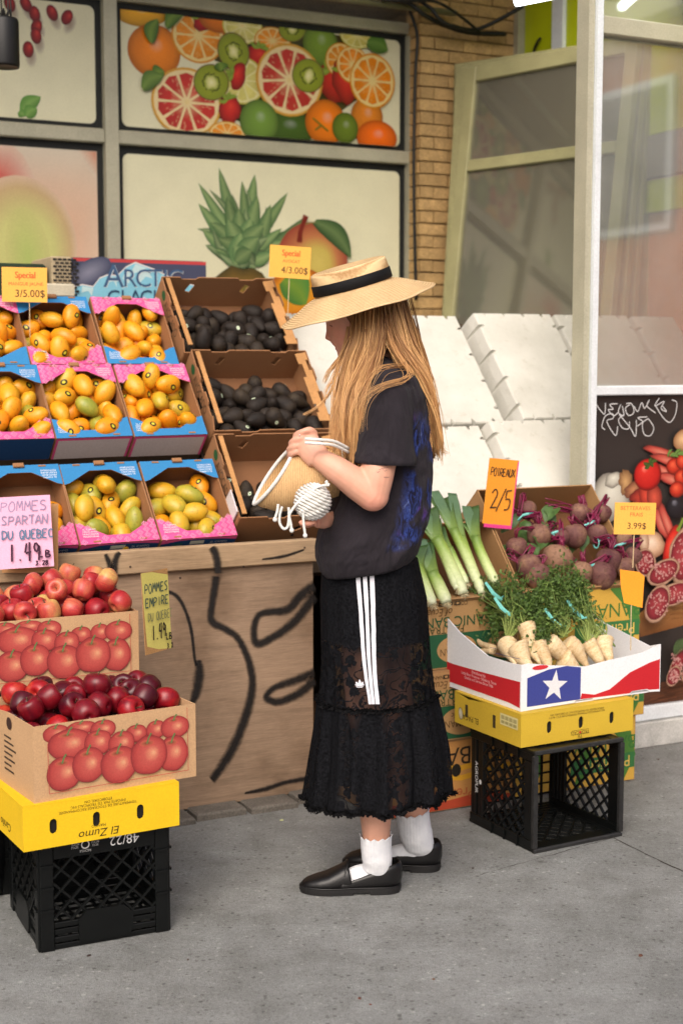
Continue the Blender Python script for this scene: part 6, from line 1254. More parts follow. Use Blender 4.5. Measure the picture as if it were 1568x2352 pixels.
# greens
grnM = vmat('parsley green', .55, .1, 200, .3, .1)
def greens(label, origins, guides, nst, nleaf, seed, zs):
    rr = random.Random(seed); o0 = origins[0]; t = thing('parsnip_greens', label, 'greens', Matrix.Translation(o0), 'bunches of parsnip greens'); sb_ = MB(); lb = MB(); tips = []
    for i in range(nst):
        c = origins[i % len(origins)]; g_ = rr.choice(guides); pts = [c] + [wq(*q) + V(rr.gauss(0, .014), rr.gauss(0, .016), rr.gauss(0, .012)) for q in g_]
        if rr.random() < .3: pts[-1] += V(rr.gauss(0, .03), rr.gauss(0, .03), rr.gauss(0, .03))
        sp_ = spline([q - o0 for q in pts], 14); kk = rr.uniform(.7, 1.15); c0, c1 = mul(C(150, 164, 90), kk), mul(C(84, 116, 48), kk); sb_.tube(sp_, [.0022 - .0001 * k_ for k_ in range(14)], 4, False, 1., None, [mixc(c0, c1, k_ / 13) for k_ in range(14)]); tips.append(sp_)
    for i in range(nleaf):
        sp_ = rr.choice(tips); q = sp_[min(13, int(5 + 9 * rr.random() ** .7))]; P = q + V(rr.gauss(0, .011), rr.gauss(0, .013), rr.gauss(0, .010)); d = V(rr.gauss(0, 1), rr.gauss(0, 1), rr.gauss(.2, .8)).normalized(); n_ = V(rr.gauss(0, .7), rr.gauss(-.6, .6), rr.gauss(.8, .5)).normalized(); s_ = d.cross(n_).normalized(); ln = rr.uniform(.007, .015); w_ = ln * .42
        kk = rr.uniform(.55, 1.25); col = mul(mixc(C(60, 84, 34), C(88, 112, 50), rr.random()), kk)
        vs = [P, P + d * ln * .35 + s_ * w_, P + d * ln * .55 + s_ * w_ * .5, P + d * ln * .8 + s_ * w_ * .75, P + d * ln * 1.1, P + d * ln * .8 - s_ * w_ * .75, P + d * ln * .55 - s_ * w_ * .5, P + d * ln * .35 - s_ * w_]
        u_ = n_ * ln * .15; vs = [v + (u_ if k_ in (1, 3, 5, 7) else V(0, 0, 0)) for k_, v in enumerate(vs)]
        lb.add(vs, [(0, 1, 2), (2, 3, 4), (0, 2, 4), (0, 4, 6), (4, 5, 6), (0, 6, 7)], [col] * 8)
    sb_.build('stems', grnM, t, None, True)['kind'] = 'stuff'; lb.build('leaflets', grnM, t)['kind'] = 'stuff'; return t, o0
def tie(t, o0, P, ax, r=.017, tail=True):
    X = ax.orthogonal().normalized(); Y = ax.cross(X); q = P - o0; b = MB(); b.tube([q + X * r * math.cos(a) + Y * r * math.sin(a) for a in np.linspace(0, 6.3, 16)], .004, 5, True, .5); b.build('band', bandM, t, None, True)
    if tail: b = MB(); b.tube([q + V(.0, -r, .005), q + V(-.03, -r - .01, .03), q + V(-.055, -r - .01, .065)], [.005, .006, .004], 4, True, .25); b.build('band_tail', bandM, t)
l_or = [crown[0][0], crown[1][0] + V(0, 0, .005)]
t1, o1 = greens('bushy bunch of parsnip greens at the left of the white box', l_or, [[(610, 1060, .20), (560, 960, .24), (470, 900, .25)], [(600, 1070, .19), (480, 1000, .22), (380, 960, .22)], [(620, 1060, .20), (430, 1000, .22), (340, 1010, .19)], [(610, 1050, .2), (540, 940, .25), (420, 880, .25)], [(650, 1060, .20), (620, 950, .24), (580, 870, .26)], [(600, 1080, .18), (450, 1060, .19), (400, 1100, .16)], [(610, 1060, .2), (400, 930, .24), (330, 1090, .17)], [(670, 1060, .19), (640, 980, .22), (630, 860, .27)], [(590, 1090, .17), (540, 1080, .17), (520, 1180, .14)], [(640, 1060, .2), (690, 1080, .2), (700, 1010, .22)]], 120, 2200, 5, 0)
tie(t1, o1, wq(612, 1062, .195), (wq(560, 960, .24) - l_or[1]).normalized()); tie(t1, o1, wq(560, 975, .23), V(-.6, .4, .4).normalized(), .02)
r_or = [crown[5][0] + V(-.01, .01, .02), crown[6][0], crown[7][0], crown[4][0]]
t2, o2 = greens('large bushy bunch of parsnip greens at the right of the white box', r_or[:1], [[(890, 1120, .20), (860, 980, .26), (830, 880, .29)], [(890, 1120, .2), (780, 1010, .25), (740, 960, .26)], [(880, 1130, .19), (760, 1100, .22), (740, 1180, .18)], [(890, 1120, .2), (800, 900, .28), (760, 1050, .22)], [(900, 1120, .2), (900, 960, .27), (860, 840, .30)], [(880, 1130, .19), (820, 1060, .22), (720, 1040, .22)], [(890, 1110, .2), (930, 960, .27), (950, 880, .29)], [(880, 1120, .2), (800, 1120, .2), (780, 1200, .17)]], 130, 2500, 6, 0); tie(t2, o2, wq(890, 1125, .195), V(-.2, .3, .9).normalized())
t3, o3 = greens('thin bunch of parsnip greens leaning right towards the orange card', [r_or[1], r_or[2]], [[(1020, 1090, .20), (970, 960, .27), (930, 870, .30)], [(1050, 1100, .2), (1000, 950, .27), (960, 850, .30)], [(1100, 1130, .19), (1030, 1000, .25), (990, 880, .29)], [(1010, 1090, .2), (940, 1020, .24), (900, 960, .27)], [(1020, 1060, .22), (1010, 930, .27), (940, 800, .31), (830, 830, .30)]], 70, 1100, 7, 0); tie(t3, o3, wq(1010, 1075, .21), V(-.2, .3, .9).normalized())
k = MB(); k.tube(spline([crown[7][0] + V(0, 0, .01), wq(1190, 1230, .16), wq(1150, 1170, .18), wq(1080, 1110, .2)], 12), .0022, 5); o = k.build('parsnip_stalk', mat('green stalk', C(116, 140, 70), .5), None, None, True); tag(o, 'single green stalk curling round the rightmost parsnip', 'stalk')
print('p4', len(bpy.data.objects))
# ================================================================== THE SHOPPER
PD = 3.85
def q4(cx, cy, d): return at(574.2 + .3662 * cx, 516.7 + .3662 * cy, d)
skinM = None
def skin_material():
    m, nt, p = newmat('skin'); a = nd(nt, 'ShaderNodeAttribute', attribute_name='Col'); co = tco(nt); n = noi(nt, co, 25, 4); f = noi(nt, co, 420, 2)
    c = mix(nt, a.outputs['Color'], ramp(nt, n, [(.3, (.92, .88, .86)), (.7, (1.06, 1.04, 1.03))]), 1, 'MULTIPLY'); c = mix(nt, c, ramp(nt, f, [(.2, (.72, .6, .52)), (.3, (1, 1, 1))]), .5, 'MULTIPLY')
    nt.links.new(c, p.inputs['Base Color']); p.inputs['Roughness'].default_value = .5; p.inputs['Subsurface Weight'].default_value = .12; p.inputs['Subsurface Radius'].default_value = (.012, .004, .002); p.inputs['Subsurface Scale'].default_value = .6; bump(nt, p, f, .06, .001); return m
body = MB()
def limb(pts, rads, sides=14, n=None, flat=1., upv=None):
    n = n or len(pts) * 5; P = spline(pts, n); R_ = [lerp(np.linspace(0, 1, len(rads)), rads, i / (n - 1)) for i in range(n)]; body.tube(P, R_, sides, True, flat, upv)
def ball(c, r3, M=None, seg=16):
    b = [(max(.0005, math.sin(a)), -math.cos(a)) for a in np.linspace(.02, math.pi - .02, 12)]
    MM = Matrix.Translation(c) @ (M or Matrix.Identity(4)) @ Matrix.Diagonal((*r3, 1)); body.lathe(b, seg, MM)
BOW = Matrix.Rotation(rad(-18), 4, 'Y')        # head bowed towards -x
# skull and face
ball(at(828, 716, PD), (.092, .073, .108), BOW)
prof = [(700, 758, 0, 0), (722, 752, 0, 0), (737, 751, 4, 0), (748, 753, 4.5, 0), (760, 757, 8.5, 0), (770, 760, 13.5, 0), (776, 761, 16.5, 0), (780, 762, 15, 0), (783, 763, 7, 0), (787, 764, 2, 1), (791, 766, 0, 3.), (794, 768, 0, 2.5), (796.5, 770, 0, -4.5), (799, 770, 0, 0), (802, 771, 0, 2.), (807, 774, 0, 0), (814, 775, 0, 1), (821, 778, 0, 0), (828, 786, 0, 0)]
ys = [a[0] for a in prof]; rings = []
for y in np.linspace(700, 828, 60):
    base = lerp(ys, [a[1] for a in prof], y); nose = lerp(ys, [a[2] for a in prof], y); lip = lerp(ys, [a[3] for a in prof], y); hw = lerp([700, 760, 800, 828], [.070, .069, .056, .036], y); ring = []
    for k in range(41):
        a = -math.pi / 2 + math.pi * k / 40; wv = math.sin(a) * hw; xx = base + 62 * (1 - math.cos(a) ** .75)
        xx -= nose * math.exp(-(wv / .0105) ** 2) + lip * math.exp(-(wv / .02) ** 4)
        if 741 < y < 754: xx += 5 * math.exp(-((abs(wv) - .032) / .012) ** 2) * math.sin((y - 741) / 13 * math.pi)
        P = at(xx, y, PD); ring.append(V(P.x, P.y + wv, P.z))
    rings.append(ring + [at(850, y, PD) + V(0, hw * .5, 0), at(850, y, PD) - V(0, hw * .5, 0)])
body.loft(rings[::-1])
limb([at(832, 780, PD), at(852, 815, PD), at(876, 858, PD)], [.052, .05, .058], 16)
# trunk, hips, legs
limb([at(886, 850, PD), at(890, 900, PD), at(880, 1000, PD), at(868, 1120, PD), at(862, 1220, PD), at(860, 1310, PD)], [.055, .09, .10, .095, .10, .10], 20)
for s_ in (-1, 1): limb([at(888, 885, PD), at(892, 897, PD + s_ * .09), at(892, 915, PD + s_ * .15)], [.05, .042, .042])
limb([at(858, 1290, PD - .04), at(846, 1400, PD - .055), at(838, 1590, PD - .065), at(850, 1690, PD - .065), at(860, 1800, PD - .062), at(863, 1905, PD - .056), at(864, 1950, PD - .053), at(864, 1995, PD - .044)], [.078, .076, .056, .050, .052, .0395, .034, .024], 18)
limb([at(870, 1290, PD + .04), at(880, 1400, PD + .06), at(900, 1590, PD + .08), at(925, 1700, PD + .085), at(940, 1800, PD + .088), at(950, 1860, PD + .098), at(957, 1915, PD + .108), at(957, 1948, PD + .118)], [.078, .076, .056, .050, .050, .040, .030, .024], 18)
# near (left) arm
sh, el, wr_ = at(892, 905, 3.70), at(856, 1137, 3.64), at(732, 1052, 3.655)
limb([sh, at(882, 990, 3.675), at(866, 1085, 3.645), el], [.052, .046, .0445, .041], 18); ball(el, (.0425, .0415, .0425))
limb([el, at(820, 1112, 3.635), at(775, 1080, 3.63), wr_], [.043, .041, .035, .0265], 18, None, 1.)
# hand laid over the rim of the bag
limb([wr_, at(716, 1036, 3.67), at(704, 1016, 3.68), at(699, 1012, 3.685)], [.021, .0215, .022, .018], 16, None, 1.6, (0, 1, 0))
for i in range(4):
    kx, ky = (712, 704, 697, 692)[i], (988, 1004, 1020, 1035)[i]; ln = (1, 1.06, 1., .82)[i]; d0 = 3.672 + .003 * i
    limb([at(kx + 12, ky + 10, d0 + .008), at(kx, ky, d0 - .004), at(kx - 17 * ln, ky + 4, d0 - .006), at(kx - 29 * ln, ky + 9, d0 + .004), at(kx - 34 * ln, ky + 14, d0 + .022), at(kx - 30 * ln, ky + 18, d0 + .040)], [.0098, .0094, .0084, .0082, .0076, .006], 12, 26)
limb([at(712, 1044, 3.69), at(700, 1046, 3.71), at(686, 1042, 3.725), at(676, 1040, 3.73)], [.014, .013, .011, .008], 12, 16)
# far (right) arm, only its fingers show below the pouch
limb([at(892, 905, 4.01), at(880, 1000, 4.03), at(862, 1130, 4.02)], [.05, .045, .04]); limb([at(862, 1130, 4.02), at(810, 1170, 3.90), at(775, 1190, 3.79), at(762, 1193, 3.755)], [.041, .036, .025, .021])
limb([at(764, 1192, 3.76), at(744, 1197, 3.70), at(726, 1199, 3.66)], [.02, .021, .015], 14, None, .6)
for i in range(4): y = 3.60 + .018 * i; limb([at(722, 1198 + i, y + .01), at(706, 1203 + i, y), at(694, 1202 + i, y), at(688 + i * 2, 1196, y)], [.008, .0078, .0072, .006], 10, 16)
limb([at(745, 1186, 3.69), at(735, 1178, 3.66), at(726, 1172, 3.65)], [.010, .009, .007], 10, 12)
pr_root = thing('person', 'long haired shopper in straw hat, black tee and lace skirt beside the stand', 'person', Matrix.Translation(gnd(880, 2030)))
PR = pr_root.matrix_world.translation.copy()
body.v = [tuple(Vector(v) - PR) for v in body.v]
skinM = skin_material(); bo = body.build('body', skinM, pr_root)
md = bo.modifiers.new('r', 'REMESH'); md.mode = 'VOXEL'; md.voxel_size = .0034; md.use_smooth_shade = True
md2 = bo.modifiers.new('s', 'SMOOTH'); md2.factor = .5; md2.iterations = 3
bpy.context.view_layer.update(); sub_modifier(bo); me = bo.data
me.materials.clear(); me.materials.append(skinM)
n_ = len(me.vertices); co_ = np.empty(n_ * 3, np.float32); me.vertices.foreach_get('co', co_); co_ = co_.reshape(-1, 3) + np.array(PR, dtype=np.float32)
colr = np.tile(np.array(C(212, 160, 136)), (n_, 1))
def near(p, r): return np.clip(1 - np.linalg.norm(co_ - np.array(p), axis=1) / r, 0, 1)[:, None]
for p_, r_, c_ in ((at(766, 793, PD), .020, C(176, 84, 80)), (at(747, 774, PD), .025, C(216, 146, 124)), (at(785, 772, PD - .05), .05, C(214, 152, 128)), (at(858, 1160, 3.62), .05, C(228, 160, 138)), (at(690, 1010, 3.62), .06, C(226, 160, 138)), (at(700, 1200, 3.63), .06, C(220, 150, 128))):
    k = np.clip(near(p_, r_) * 1.4, 0, 1); colr = colr * (1 - k) + np.array(c_) * k
legs = ((PR.z + 0 + co_[:, 2] * 0 + 1) > 0) & (co_[:, 2] < .95); colr[legs] = colr[legs] * .97
ca = me.color_attributes.new('Col', 'FLOAT_COLOR', 'POINT'); colr[:, 3] = 1; ca.data.foreach_set('color', colr.astype(np.float32).ravel())
def part(mb, name, m_, parent=None, smooth=True):
    mb.v = [tuple(Vector(v) - PR) for v in mb.v]; return mb.build(name, m_, parent or pr_root, None, smooth)
lash = mat('dark lash', C(60, 40, 30), .7)
for s_ in (-1, 1):
    k = MB(); k.tube(spline([at(757, 746, PD + s_ * .02), at(761, 749, PD + s_ * .030), at(768, 748, PD + s_ * .042), at(774, 744, PD + s_ * .05)], 8), [.0006, .001, .001, .001, .0009, .0009, .0007, .0005], 6); part(k, 'eyelash', lash)
# ring
k = MB(); c0 = at(690, 1000, 3.672); k.tube([c0 + V(math.cos(a) * .002, math.cos(a) * .0105, math.sin(a) * .0105) for a in np.linspace(0, 6.3, 18)], .0012, 6); part(k, 'finger_ring', mat('silver', C(200, 200, 200), .25, .05, 9, .0, 9, 0, .5, .9))
# small ink marks on the upper arm
from mathutils.bvhtree import BVHTree
inkm = mat('faded ink', C(104, 84, 90), .7); bvh = BVHTree.FromPolygons([v.co + PR for v in me.vertices], [tuple(p.vertices) for p in me.polygons])
def on_body(x, y): h = bvh.ray_cast(V(0, 0, CAMH), ray(x, y).normalized()); return h[0] - ray(x, y).normalized() * .0006 if h[0] else at(x, y, 3.6)
tt_ = []
for (x, y) in ((872, 1080), (879, 1078), (886, 1076), (868, 1086), (884, 1083)): k = MB(); k.tube([on_body(x - 3, y - 1.5), on_body(x - 1, y - 2), on_body(x, y), on_body(x + 2, y - 3), on_body(x + 4, y - 3)], .0005, 4); part(k, 'arm_tattoo', inkm)
k = MB(); k.tube([on_body(881 + i * 1.5, 1096 + (i % 2) * 2.4 - .8) for i in range(9)], .0005, 4); part(k, 'arm_tattoo', inkm)
# ---- shirt ---------------------------------------------------------------------
def cloth_mat(name, col, printed=False):
    m, nt, p = newmat(name); co = tco(nt, jit=False); a = noi(nt, co, 10, 4); wv = noi(nt, tco(nt, (1, 1, .45), jit=False), 11, 3, .5, .6); f = noi(nt, co, 700, 2)
    c = ramp(nt, a, [(.3, mul(col, .8)), (.7, mul(col, 1.25))])
    if printed:
        at_ = nd(nt, 'ShaderNodeAttribute', attribute_name='Col'); n1 = noi(nt, tco(nt, (1.6, 1.6, .55), jit=False), 40, 5, .65, 1.2); n2 = noi(nt, co, 11, 3)
        c1 = ramp(nt, n1, [(.40, C(24, 22, 30)), (.48, C(28, 34, 76)), (.56, C(52, 72, 140)), (.62, C(30, 36, 84)), (.70, C(100, 118, 176))]); c1 = mix(nt, c1, C(90, 56, 130), ramp(nt, n2, [(.58, (0, 0, 0)), (.68, (.7, .7, .7))]))
        n3 = noi(nt, co, 9, 2); mk = nd(nt, 'ShaderNodeMath', operation='MULTIPLY'); rr_ = ramp(nt, n3, [(.42, (0, 0, 0)), (.52, (1, 1, 1))]); nt.links.new(at_.outputs['Fac'], mk.inputs[0]); nt.links.new(rr_, mk.inputs[1]); c = mix(nt, c, c1, mk.outputs[0])
    nt.links.new(c, p.inputs['Base Color']); p.inputs['Roughness'].default_value = .9; p.inputs['Specular IOR Level'].default_value = .15
    p.inputs['Sheen Weight'].default_value = .04
    h = nd(nt, 'ShaderNodeMath', operation='MULTIPLY_ADD'); nt.links.new(f, h.inputs[0]); h.inputs[1].default_value = .03; nt.links.new(wv, h.inputs[2]); bump(nt, p, h.outputs[0], .9, .05); return m
shM = cloth_mat('washed black cotton', C(42, 38, 43), True)
lev = [(818, 846, 912, .062, -14), (830, 846, 930, .085, -8), (848, 842, 950, .135, 0), (872, 832, 968, .185, 0), (910, 818, 984, .20, 0), (960, 806, 988, .19, 0), (1020, 796, 990, .178, 2), (1080, 782, 991, .172, 4), (1125, 766, 990, .17, 6), (1170, 750, 987, .172, 8), (1210, 732, 980, .178, 10), (1240, 724, 970, .18, 14), (1265, 726, 962, .178, 18), (1285, 734, 954, .17, 20), (1300, 744, 944, .160, 20), (1304, 748, 940, .152, 20)]
yl = [l[0] for l in lev]; NR, NS = 110, 150; rings = []; cols = []
for y in np.linspace(818, 1304, NR):
    x0, x1, hd, tl_ = (lerp(yl, [l[i] for l in lev], y) for i in (1, 2, 3, 4)); xc, hx = (x0 + x1) / 2, (x1 - x0) / 2; ring = []
    for k in range(NS):
        a = 2 * math.pi * k / NS; c, s_ = math.cos(a), math.sin(a); cx_ = math.copysign(abs(c) ** .85, c); sy_ = math.copysign(abs(s_) ** .85, s_)
        w_ = 1 + .022 * noise.noise((c * 2.2 + 3, s_ * 2.2, y * .011)) + .016 * noise.noise((c * 3 + y * .03, s_ * 3, y * .004)) + .012 * math.sin(c * 7 + y * .045 + s_ * 3) * min(1, max(0, (y - 1080) / 120))
        w_ += .020 * (1 - 2.2 * abs(noise.noise((c * 2.6 + y * .005, s_ * 2.6 + 7, y * .016)))) * min(1, max(.25, (y - 960) / 160)) + .010 * (1 - 2 * abs(noise.noise((c * 6 + y * .02, s_ * 6, y * .03))))
        P = at(xc + hx * cx_ * w_, y - tl_ * c * .9, PD); ring.append(V(P.x, P.y + hd * sy_ * w_, P.z))
        f_ = max(0, min(1, (c - .22) / .25)) * max(0, min(1, (y - 935) / 60)) * max(0, min(1, (1262 - y - 10 * c) / 16)); cols.append((f_, f_, f_, 1))
    rings.append(ring)
b = MB(); b.loft(rings, True, False, False, cols); shirt = part(b, 'shirt', shM); md = shirt.modifiers.new('t', 'SOLIDIFY'); md.thickness = .003; md.offset = 1
shN = cloth_mat('washed black cotton sleeve', C(42, 38, 43))
def sleeve(pts, rings_, nm='sleeve'):
    b = MB(); out = []
    for i in range(30):
        t = i / 29; xs = np.linspace(0, 1, len(rings_)); x0, x1, ya, yb_, hd, dd = (lerp(xs, [r[j] for r in rings_], t) for j in range(6)); ring = []
        for k in range(64):
            a = 2 * math.pi * k / 64; c, s_ = math.cos(a), math.sin(a); w_ = 1 + .05 * t * noise.noise((c * 1.8 + 5, s_ * 1.8, t * 2.2)) + .012 * math.sin(c * 5 + t * 9) + .035 * t * (1 - 2.2 * abs(noise.noise((c * 2.2, s_ * 2.2 + 3, t * 1.2)))) + (.02 if .93 < t < .96 else 0); P = at((x0 + x1) / 2 + (x1 - x0) / 2 * c * w_, (ya + yb_) / 2 + (yb_ - ya) / 2 * c, dd); ring.append(V(P.x, P.y + hd * s_ * w_, P.z))
        out.append(ring)
    b.loft(out, True, True, False); o = part(b, nm, shN, shirt); o.matrix_local = Matrix.Identity(4); md = o.modifiers.new('t', 'SOLIDIFY'); md.thickness = .003
sleeve(None, [(872, 938, 862, 872, .055, 3.735), (850, 950, 888, 892, .072, 3.70), (834, 946, 940, 940, .072, 3.685), (826, 944, 1000, 1002, .068, 3.675), (817, 952, 1062, 1068, .066, 3.67)])
sleeve(None, [(872, 938, 862, 872, .055, 3.965), (850, 950, 888, 892, .072, 4.0), (834, 946, 940, 940, .072, 4.015), (826, 944, 1000, 1002, .068, 4.02), (817, 952, 1062, 1068, .066, 4.02)])
k = MB(); k.tube(spline([at(x, y, 3.71 - .0) for x, y in ((905, 848), (925, 868), (940, 905), (944, 950))], 16), .0018, 5); 
# ---- skirt ------------------------------------------------------------------------
sk = [(1282, 740, 958, .135, 0), (1373, 735, 978, .15, 0), (1519, 738, 986, .158, 0), (1604, 732, 995, .166, 8), (1612, 729, 998, .169, 8), (1684, 722, 1012, .178, 12), (1739, 717, 1022, .183, 16), (1849, 706, 1032, .188, 22)]
yk = [l[0] for l in sk]
def skirt_pt(y, a, shrink=1.):
    x0, x1, hd, tl_ = (lerp(yk, [l[i] for l in sk], y) for i in (1, 2, 3, 4)); xc, hx = (x0 + x1) / 2, (x1 - x0) / 2; c, s_ = math.cos(a), math.sin(a)
    am = lerp([1282, 1500, 1600, 1612, 1700, 1849], [.008, .014, .018, .035, .05, .075], y); t = (y - 1282) / 570
    w_ = 1 + am * (.8 * math.sin(9 * a + 1.1 + .8 * t) + .55 * math.sin(17 * a + 3 * t) + .35 * math.sin(29 * a + 1.7) + 1.2 * noise.noise((c * 2, s_ * 2, t * 1.5)))
    w_ *= shrink; P = at(xc + hx * c * w_, y - tl_ * max(0, c) * 1.2 - 24 * t * t * max(0, -s_), PD); return V(P.x, P.y + hd * s_ * w_, P.z)
def lace_mat():
    m, nt, p = newmat('black lace'); co = tco(nt, jit=False); at_ = nd(nt, 'ShaderNodeAttribute', attribute_name='Col')
    v = nd(nt, 'ShaderNodeTexVoronoi', i_Scale=26.); v.inputs['Randomness'].default_value = 1.; n0 = noi(nt, co, 30, 3); mx = nd(nt, 'ShaderNodeVectorMath', operation='MULTIPLY_ADD'); nt.links.new(n0, mx.inputs[0]); mx.inputs[1].default_value = (.05, .05, .05); nt.links.new(co, mx.inputs[2]); nt.links.new(mx.outputs[0], v.inputs['Vector'])
    flower = ramp(nt, v.outputs['Distance'], [(.34, (1, 1, 1)), (.42, (0, 0, 0))]); vine = noi(nt, co, 16, 2, .4, 1.5); vn = ramp(nt, vine, [(.47, (0, 0, 0)), (.495, (1, 1, 1)), (.505, (1, 1, 1)), (.53, (0, 0, 0))]); big = noi(nt, co, 5, 3)
    mxx = nd(nt, 'ShaderNodeMath', operation='MAXIMUM'); nt.links.new(flower, mxx.inputs[0]); nt.links.new(vn, mxx.inputs[1])
    dn = nd(nt, 'ShaderNodeMath', operation='MULTIPLY_ADD'); nt.links.new(big, dn.inputs[0]); dn.inputs[1].default_value = .9; dn.inputs[2].default_value = -.45
    s1 = nd(nt, 'ShaderNodeMath', operation='ADD'); nt.links.new(at_.outputs['Fac'], s1.inputs[0]); nt.links.new(dn.outputs[0], s1.inputs[1]); s2 = nd(nt, 'ShaderNodeMath', operation='MULTIPLY_ADD', use_clamp=True); nt.links.new(mxx.outputs[0], s2.inputs[0]); s2.inputs[1].default_value = .5; nt.links.new(s1.outputs[0], s2.inputs[2])
    nt.links.new(s2.outputs[0], p.inputs['Alpha']); f = noi(nt, co, 160, 3); nt.links.new(ramp(nt, f, [(.3, (.0025, .0025, .003)), (.7, (.011, .0115, .014))]), p.inputs['Base Color']); p.inputs['Roughness'].default_value = .95; p.inputs['Specular IOR Level'].default_value = .06; bump(nt, p, f, .6, .003); return m
lace = lace_mat(); blkc = mat('black slip fabric', C(10, 10, 12), .85, .2, 10, .05, 200, .1, .15)
b = MB(); rings = []; cols = []; NA = 260
for y in np.concatenate([np.linspace(1282, 1604, 34), np.linspace(1612, 1849, 30)]):
    rings.append([skirt_pt(y, 2 * math.pi * k / NA) for k in range(NA)])
    for k in range(NA): a = 2 * math.pi * k / NA; e = (.66 if y > 1462 else 1.) if y < 1606 else 1.02 + .24 * math.sin(9 * a + 1.1 + math.pi); e += max(0, (y - 1835) / 14) * .6; cols.append((e, e, e, 1))
b.loft(rings, True, False, False, cols); skirt = part(b, 'skirt', lace)
b = MB(); rings = []
for y in np.linspace(1282, 1456, 20): rings.append([skirt_pt(y + 14 * math.sin(2 * math.pi * k / 90 + .6) * (y - 1282) / 174, 2 * math.pi * k / 90, .965) for k in range(90)])
b.loft(rings, True, True, False); part(b, 'underskirt', blkc)
rr = random.Random(11)
def ruffle(y, h_, n, nm):
    b = MB(); 
    for k in range(n):
        a = 2 * math.pi * k / n; P = skirt_pt(y, a, 1.004); o_ = (skirt_pt(y, a, 1.05) - skirt_pt(y, a, 1.)).normalized(); t_ = (skirt_pt(y, a + .02) - P).normalized()
        for j in range(2):
            d = (o_ * rr.uniform(.2, 1) + V(0, 0, rr.uniform(-1, 1)) + t_ * rr.uniform(-.8, .8)).normalized(); L_ = rr.uniform(.4, 1) * h_; s_ = d.cross(o_).normalized() * h_ * .35
            b.add([P - s_, P + s_, P + d * L_ + s_ * .7, P + d * L_ - s_ * .7], [(0, 1, 2, 3)])
    o = part(b, nm, blkc, None, False); o['kind'] = 'stuff'
ruffle(1608, .013, 420, 'seam_ruffle'); ruffle(1846, .014, 620, 'hem_ruffle')
wstr = mat('white satin stripe', C(214, 214, 222), .5, .05, 30, .03, 300, .05)
angs = np.linspace(math.pi, 2 * math.pi, 400)                   # side turned to the viewer
def proj(P): v = P - V(0, 0, CAMH); c_, s_ = math.cos(PITCH), math.sin(PITCH); w_ = v.y * c_ - v.z * s_; return CX + F * v.x / w_, CY - F * (v.y * s_ + v.z * c_) / w_
def on_skirt(x, y, lift=1.008):
    yy = y
    for _ in range(6):
        a = min(angs, key=lambda t: abs(proj(skirt_pt(yy, t))[0] - x)); yy += (y - proj(skirt_pt(yy, a))[1]) * .8; yy = min(1849, max(1282, yy))
    return skirt_pt(yy, a, lift)
for (xa, xb), (xc_, xd) in (((816, 826), (845, 851)), ((832, 841.5), (852.5, 859.5)), ((848, 858), (861, 870))):
    b = MB(); L_ = []; n = 18
    for i in range(n):
        t = i / (n - 1); y = 1296 + (1617 - 1296) * t; e = t ** 1.25; wob = 2.5 * math.sin(t * 7) * t; L_.append([on_skirt(xa + (xc_ - xa) * e + wob, y), on_skirt(xb + (xd - xb) * e + wob, y)])
    b.loft(L_, False, False, False); o = part(b, 'stripe', wstr, skirt, False); md = o.modifiers.new('t', 'SOLIDIFY'); md.thickness = .0015
b = MB()
for k_, (dx, w_, h_) in enumerate(((-8, 6.5, 11), (8, 6.5, 11), (0, 6, 15))):
    pts = []
    for a in np.linspace(0, 2 * math.pi, 13)[:-1]:
        t = (1 - math.cos(a)) / 2; sx = math.sin(a) * w_ * .5 * (math.sin(math.pi * min(1, t * .9 + .05))); pts.append((826 + dx * (.25 + .75 * t) + sx, 1575 - t * h_ - (0 if dx == 0 else -1)))
    b.add([on_skirt(x, y, 1.012) for x, y in pts], [tuple(range(12))])
part(b, 'trefoil_emblem', wstr, skirt, False)
for j in range(3):
    b = MB(); yv = 1571.5 + j * 2.8; wv = (11.5, 9.5, 7.)[j]; b.add([on_skirt(826 - wv, yv, 1.012), on_skirt(826 + wv, yv, 1.012), on_skirt(826 + wv * .9, yv + 1.6, 1.012), on_skirt(826 - wv * .9, yv + 1.6, 1.012)], [(0, 1, 2, 3)]); part(b, 'emblem_bar', wstr, skirt, False)
# ---- socks and shoes -----------------------------------------------------------------
def sock_mat():
    m, nt, p = newmat('white ribbed sock'); co = tco(nt, jit=False); a = noi(nt, co, 18, 3); t = nt.nodes.new('ShaderNodeTexCoord'); w_ = nd(nt, 'ShaderNodeTexWave', i_Scale=75.); w_.bands_direction = 'X'; w_.inputs['Distortion'].default_value = .6; nt.links.new(t.outputs['Object'], w_.inputs['Vector'])
    nt.links.new(ramp(nt, a, [(.3, C(218, 220, 225)), (.7, C(236, 237, 240))]), p.inputs['Base Color']); p.inputs['Roughness'].default_value = .9; p.inputs['Specular IOR Level'].default_value = .1
    h = nd(nt, 'ShaderNodeMath', operation='MULTIPLY_ADD'); nt.links.new(w_.outputs['Fac'], h.inputs[0]); h.inputs[1].default_value = .12; nt.links.new(a, h.inputs[2]); bump(nt, p, h.outputs[0], .55, .012); return m
sockM = sock_mat(); leath = mat('black leather', C(17, 16, 17), .38, .3, 12, .1, 240, .15, .45); soleM = mat('black sole', C(24, 23, 23), .6)
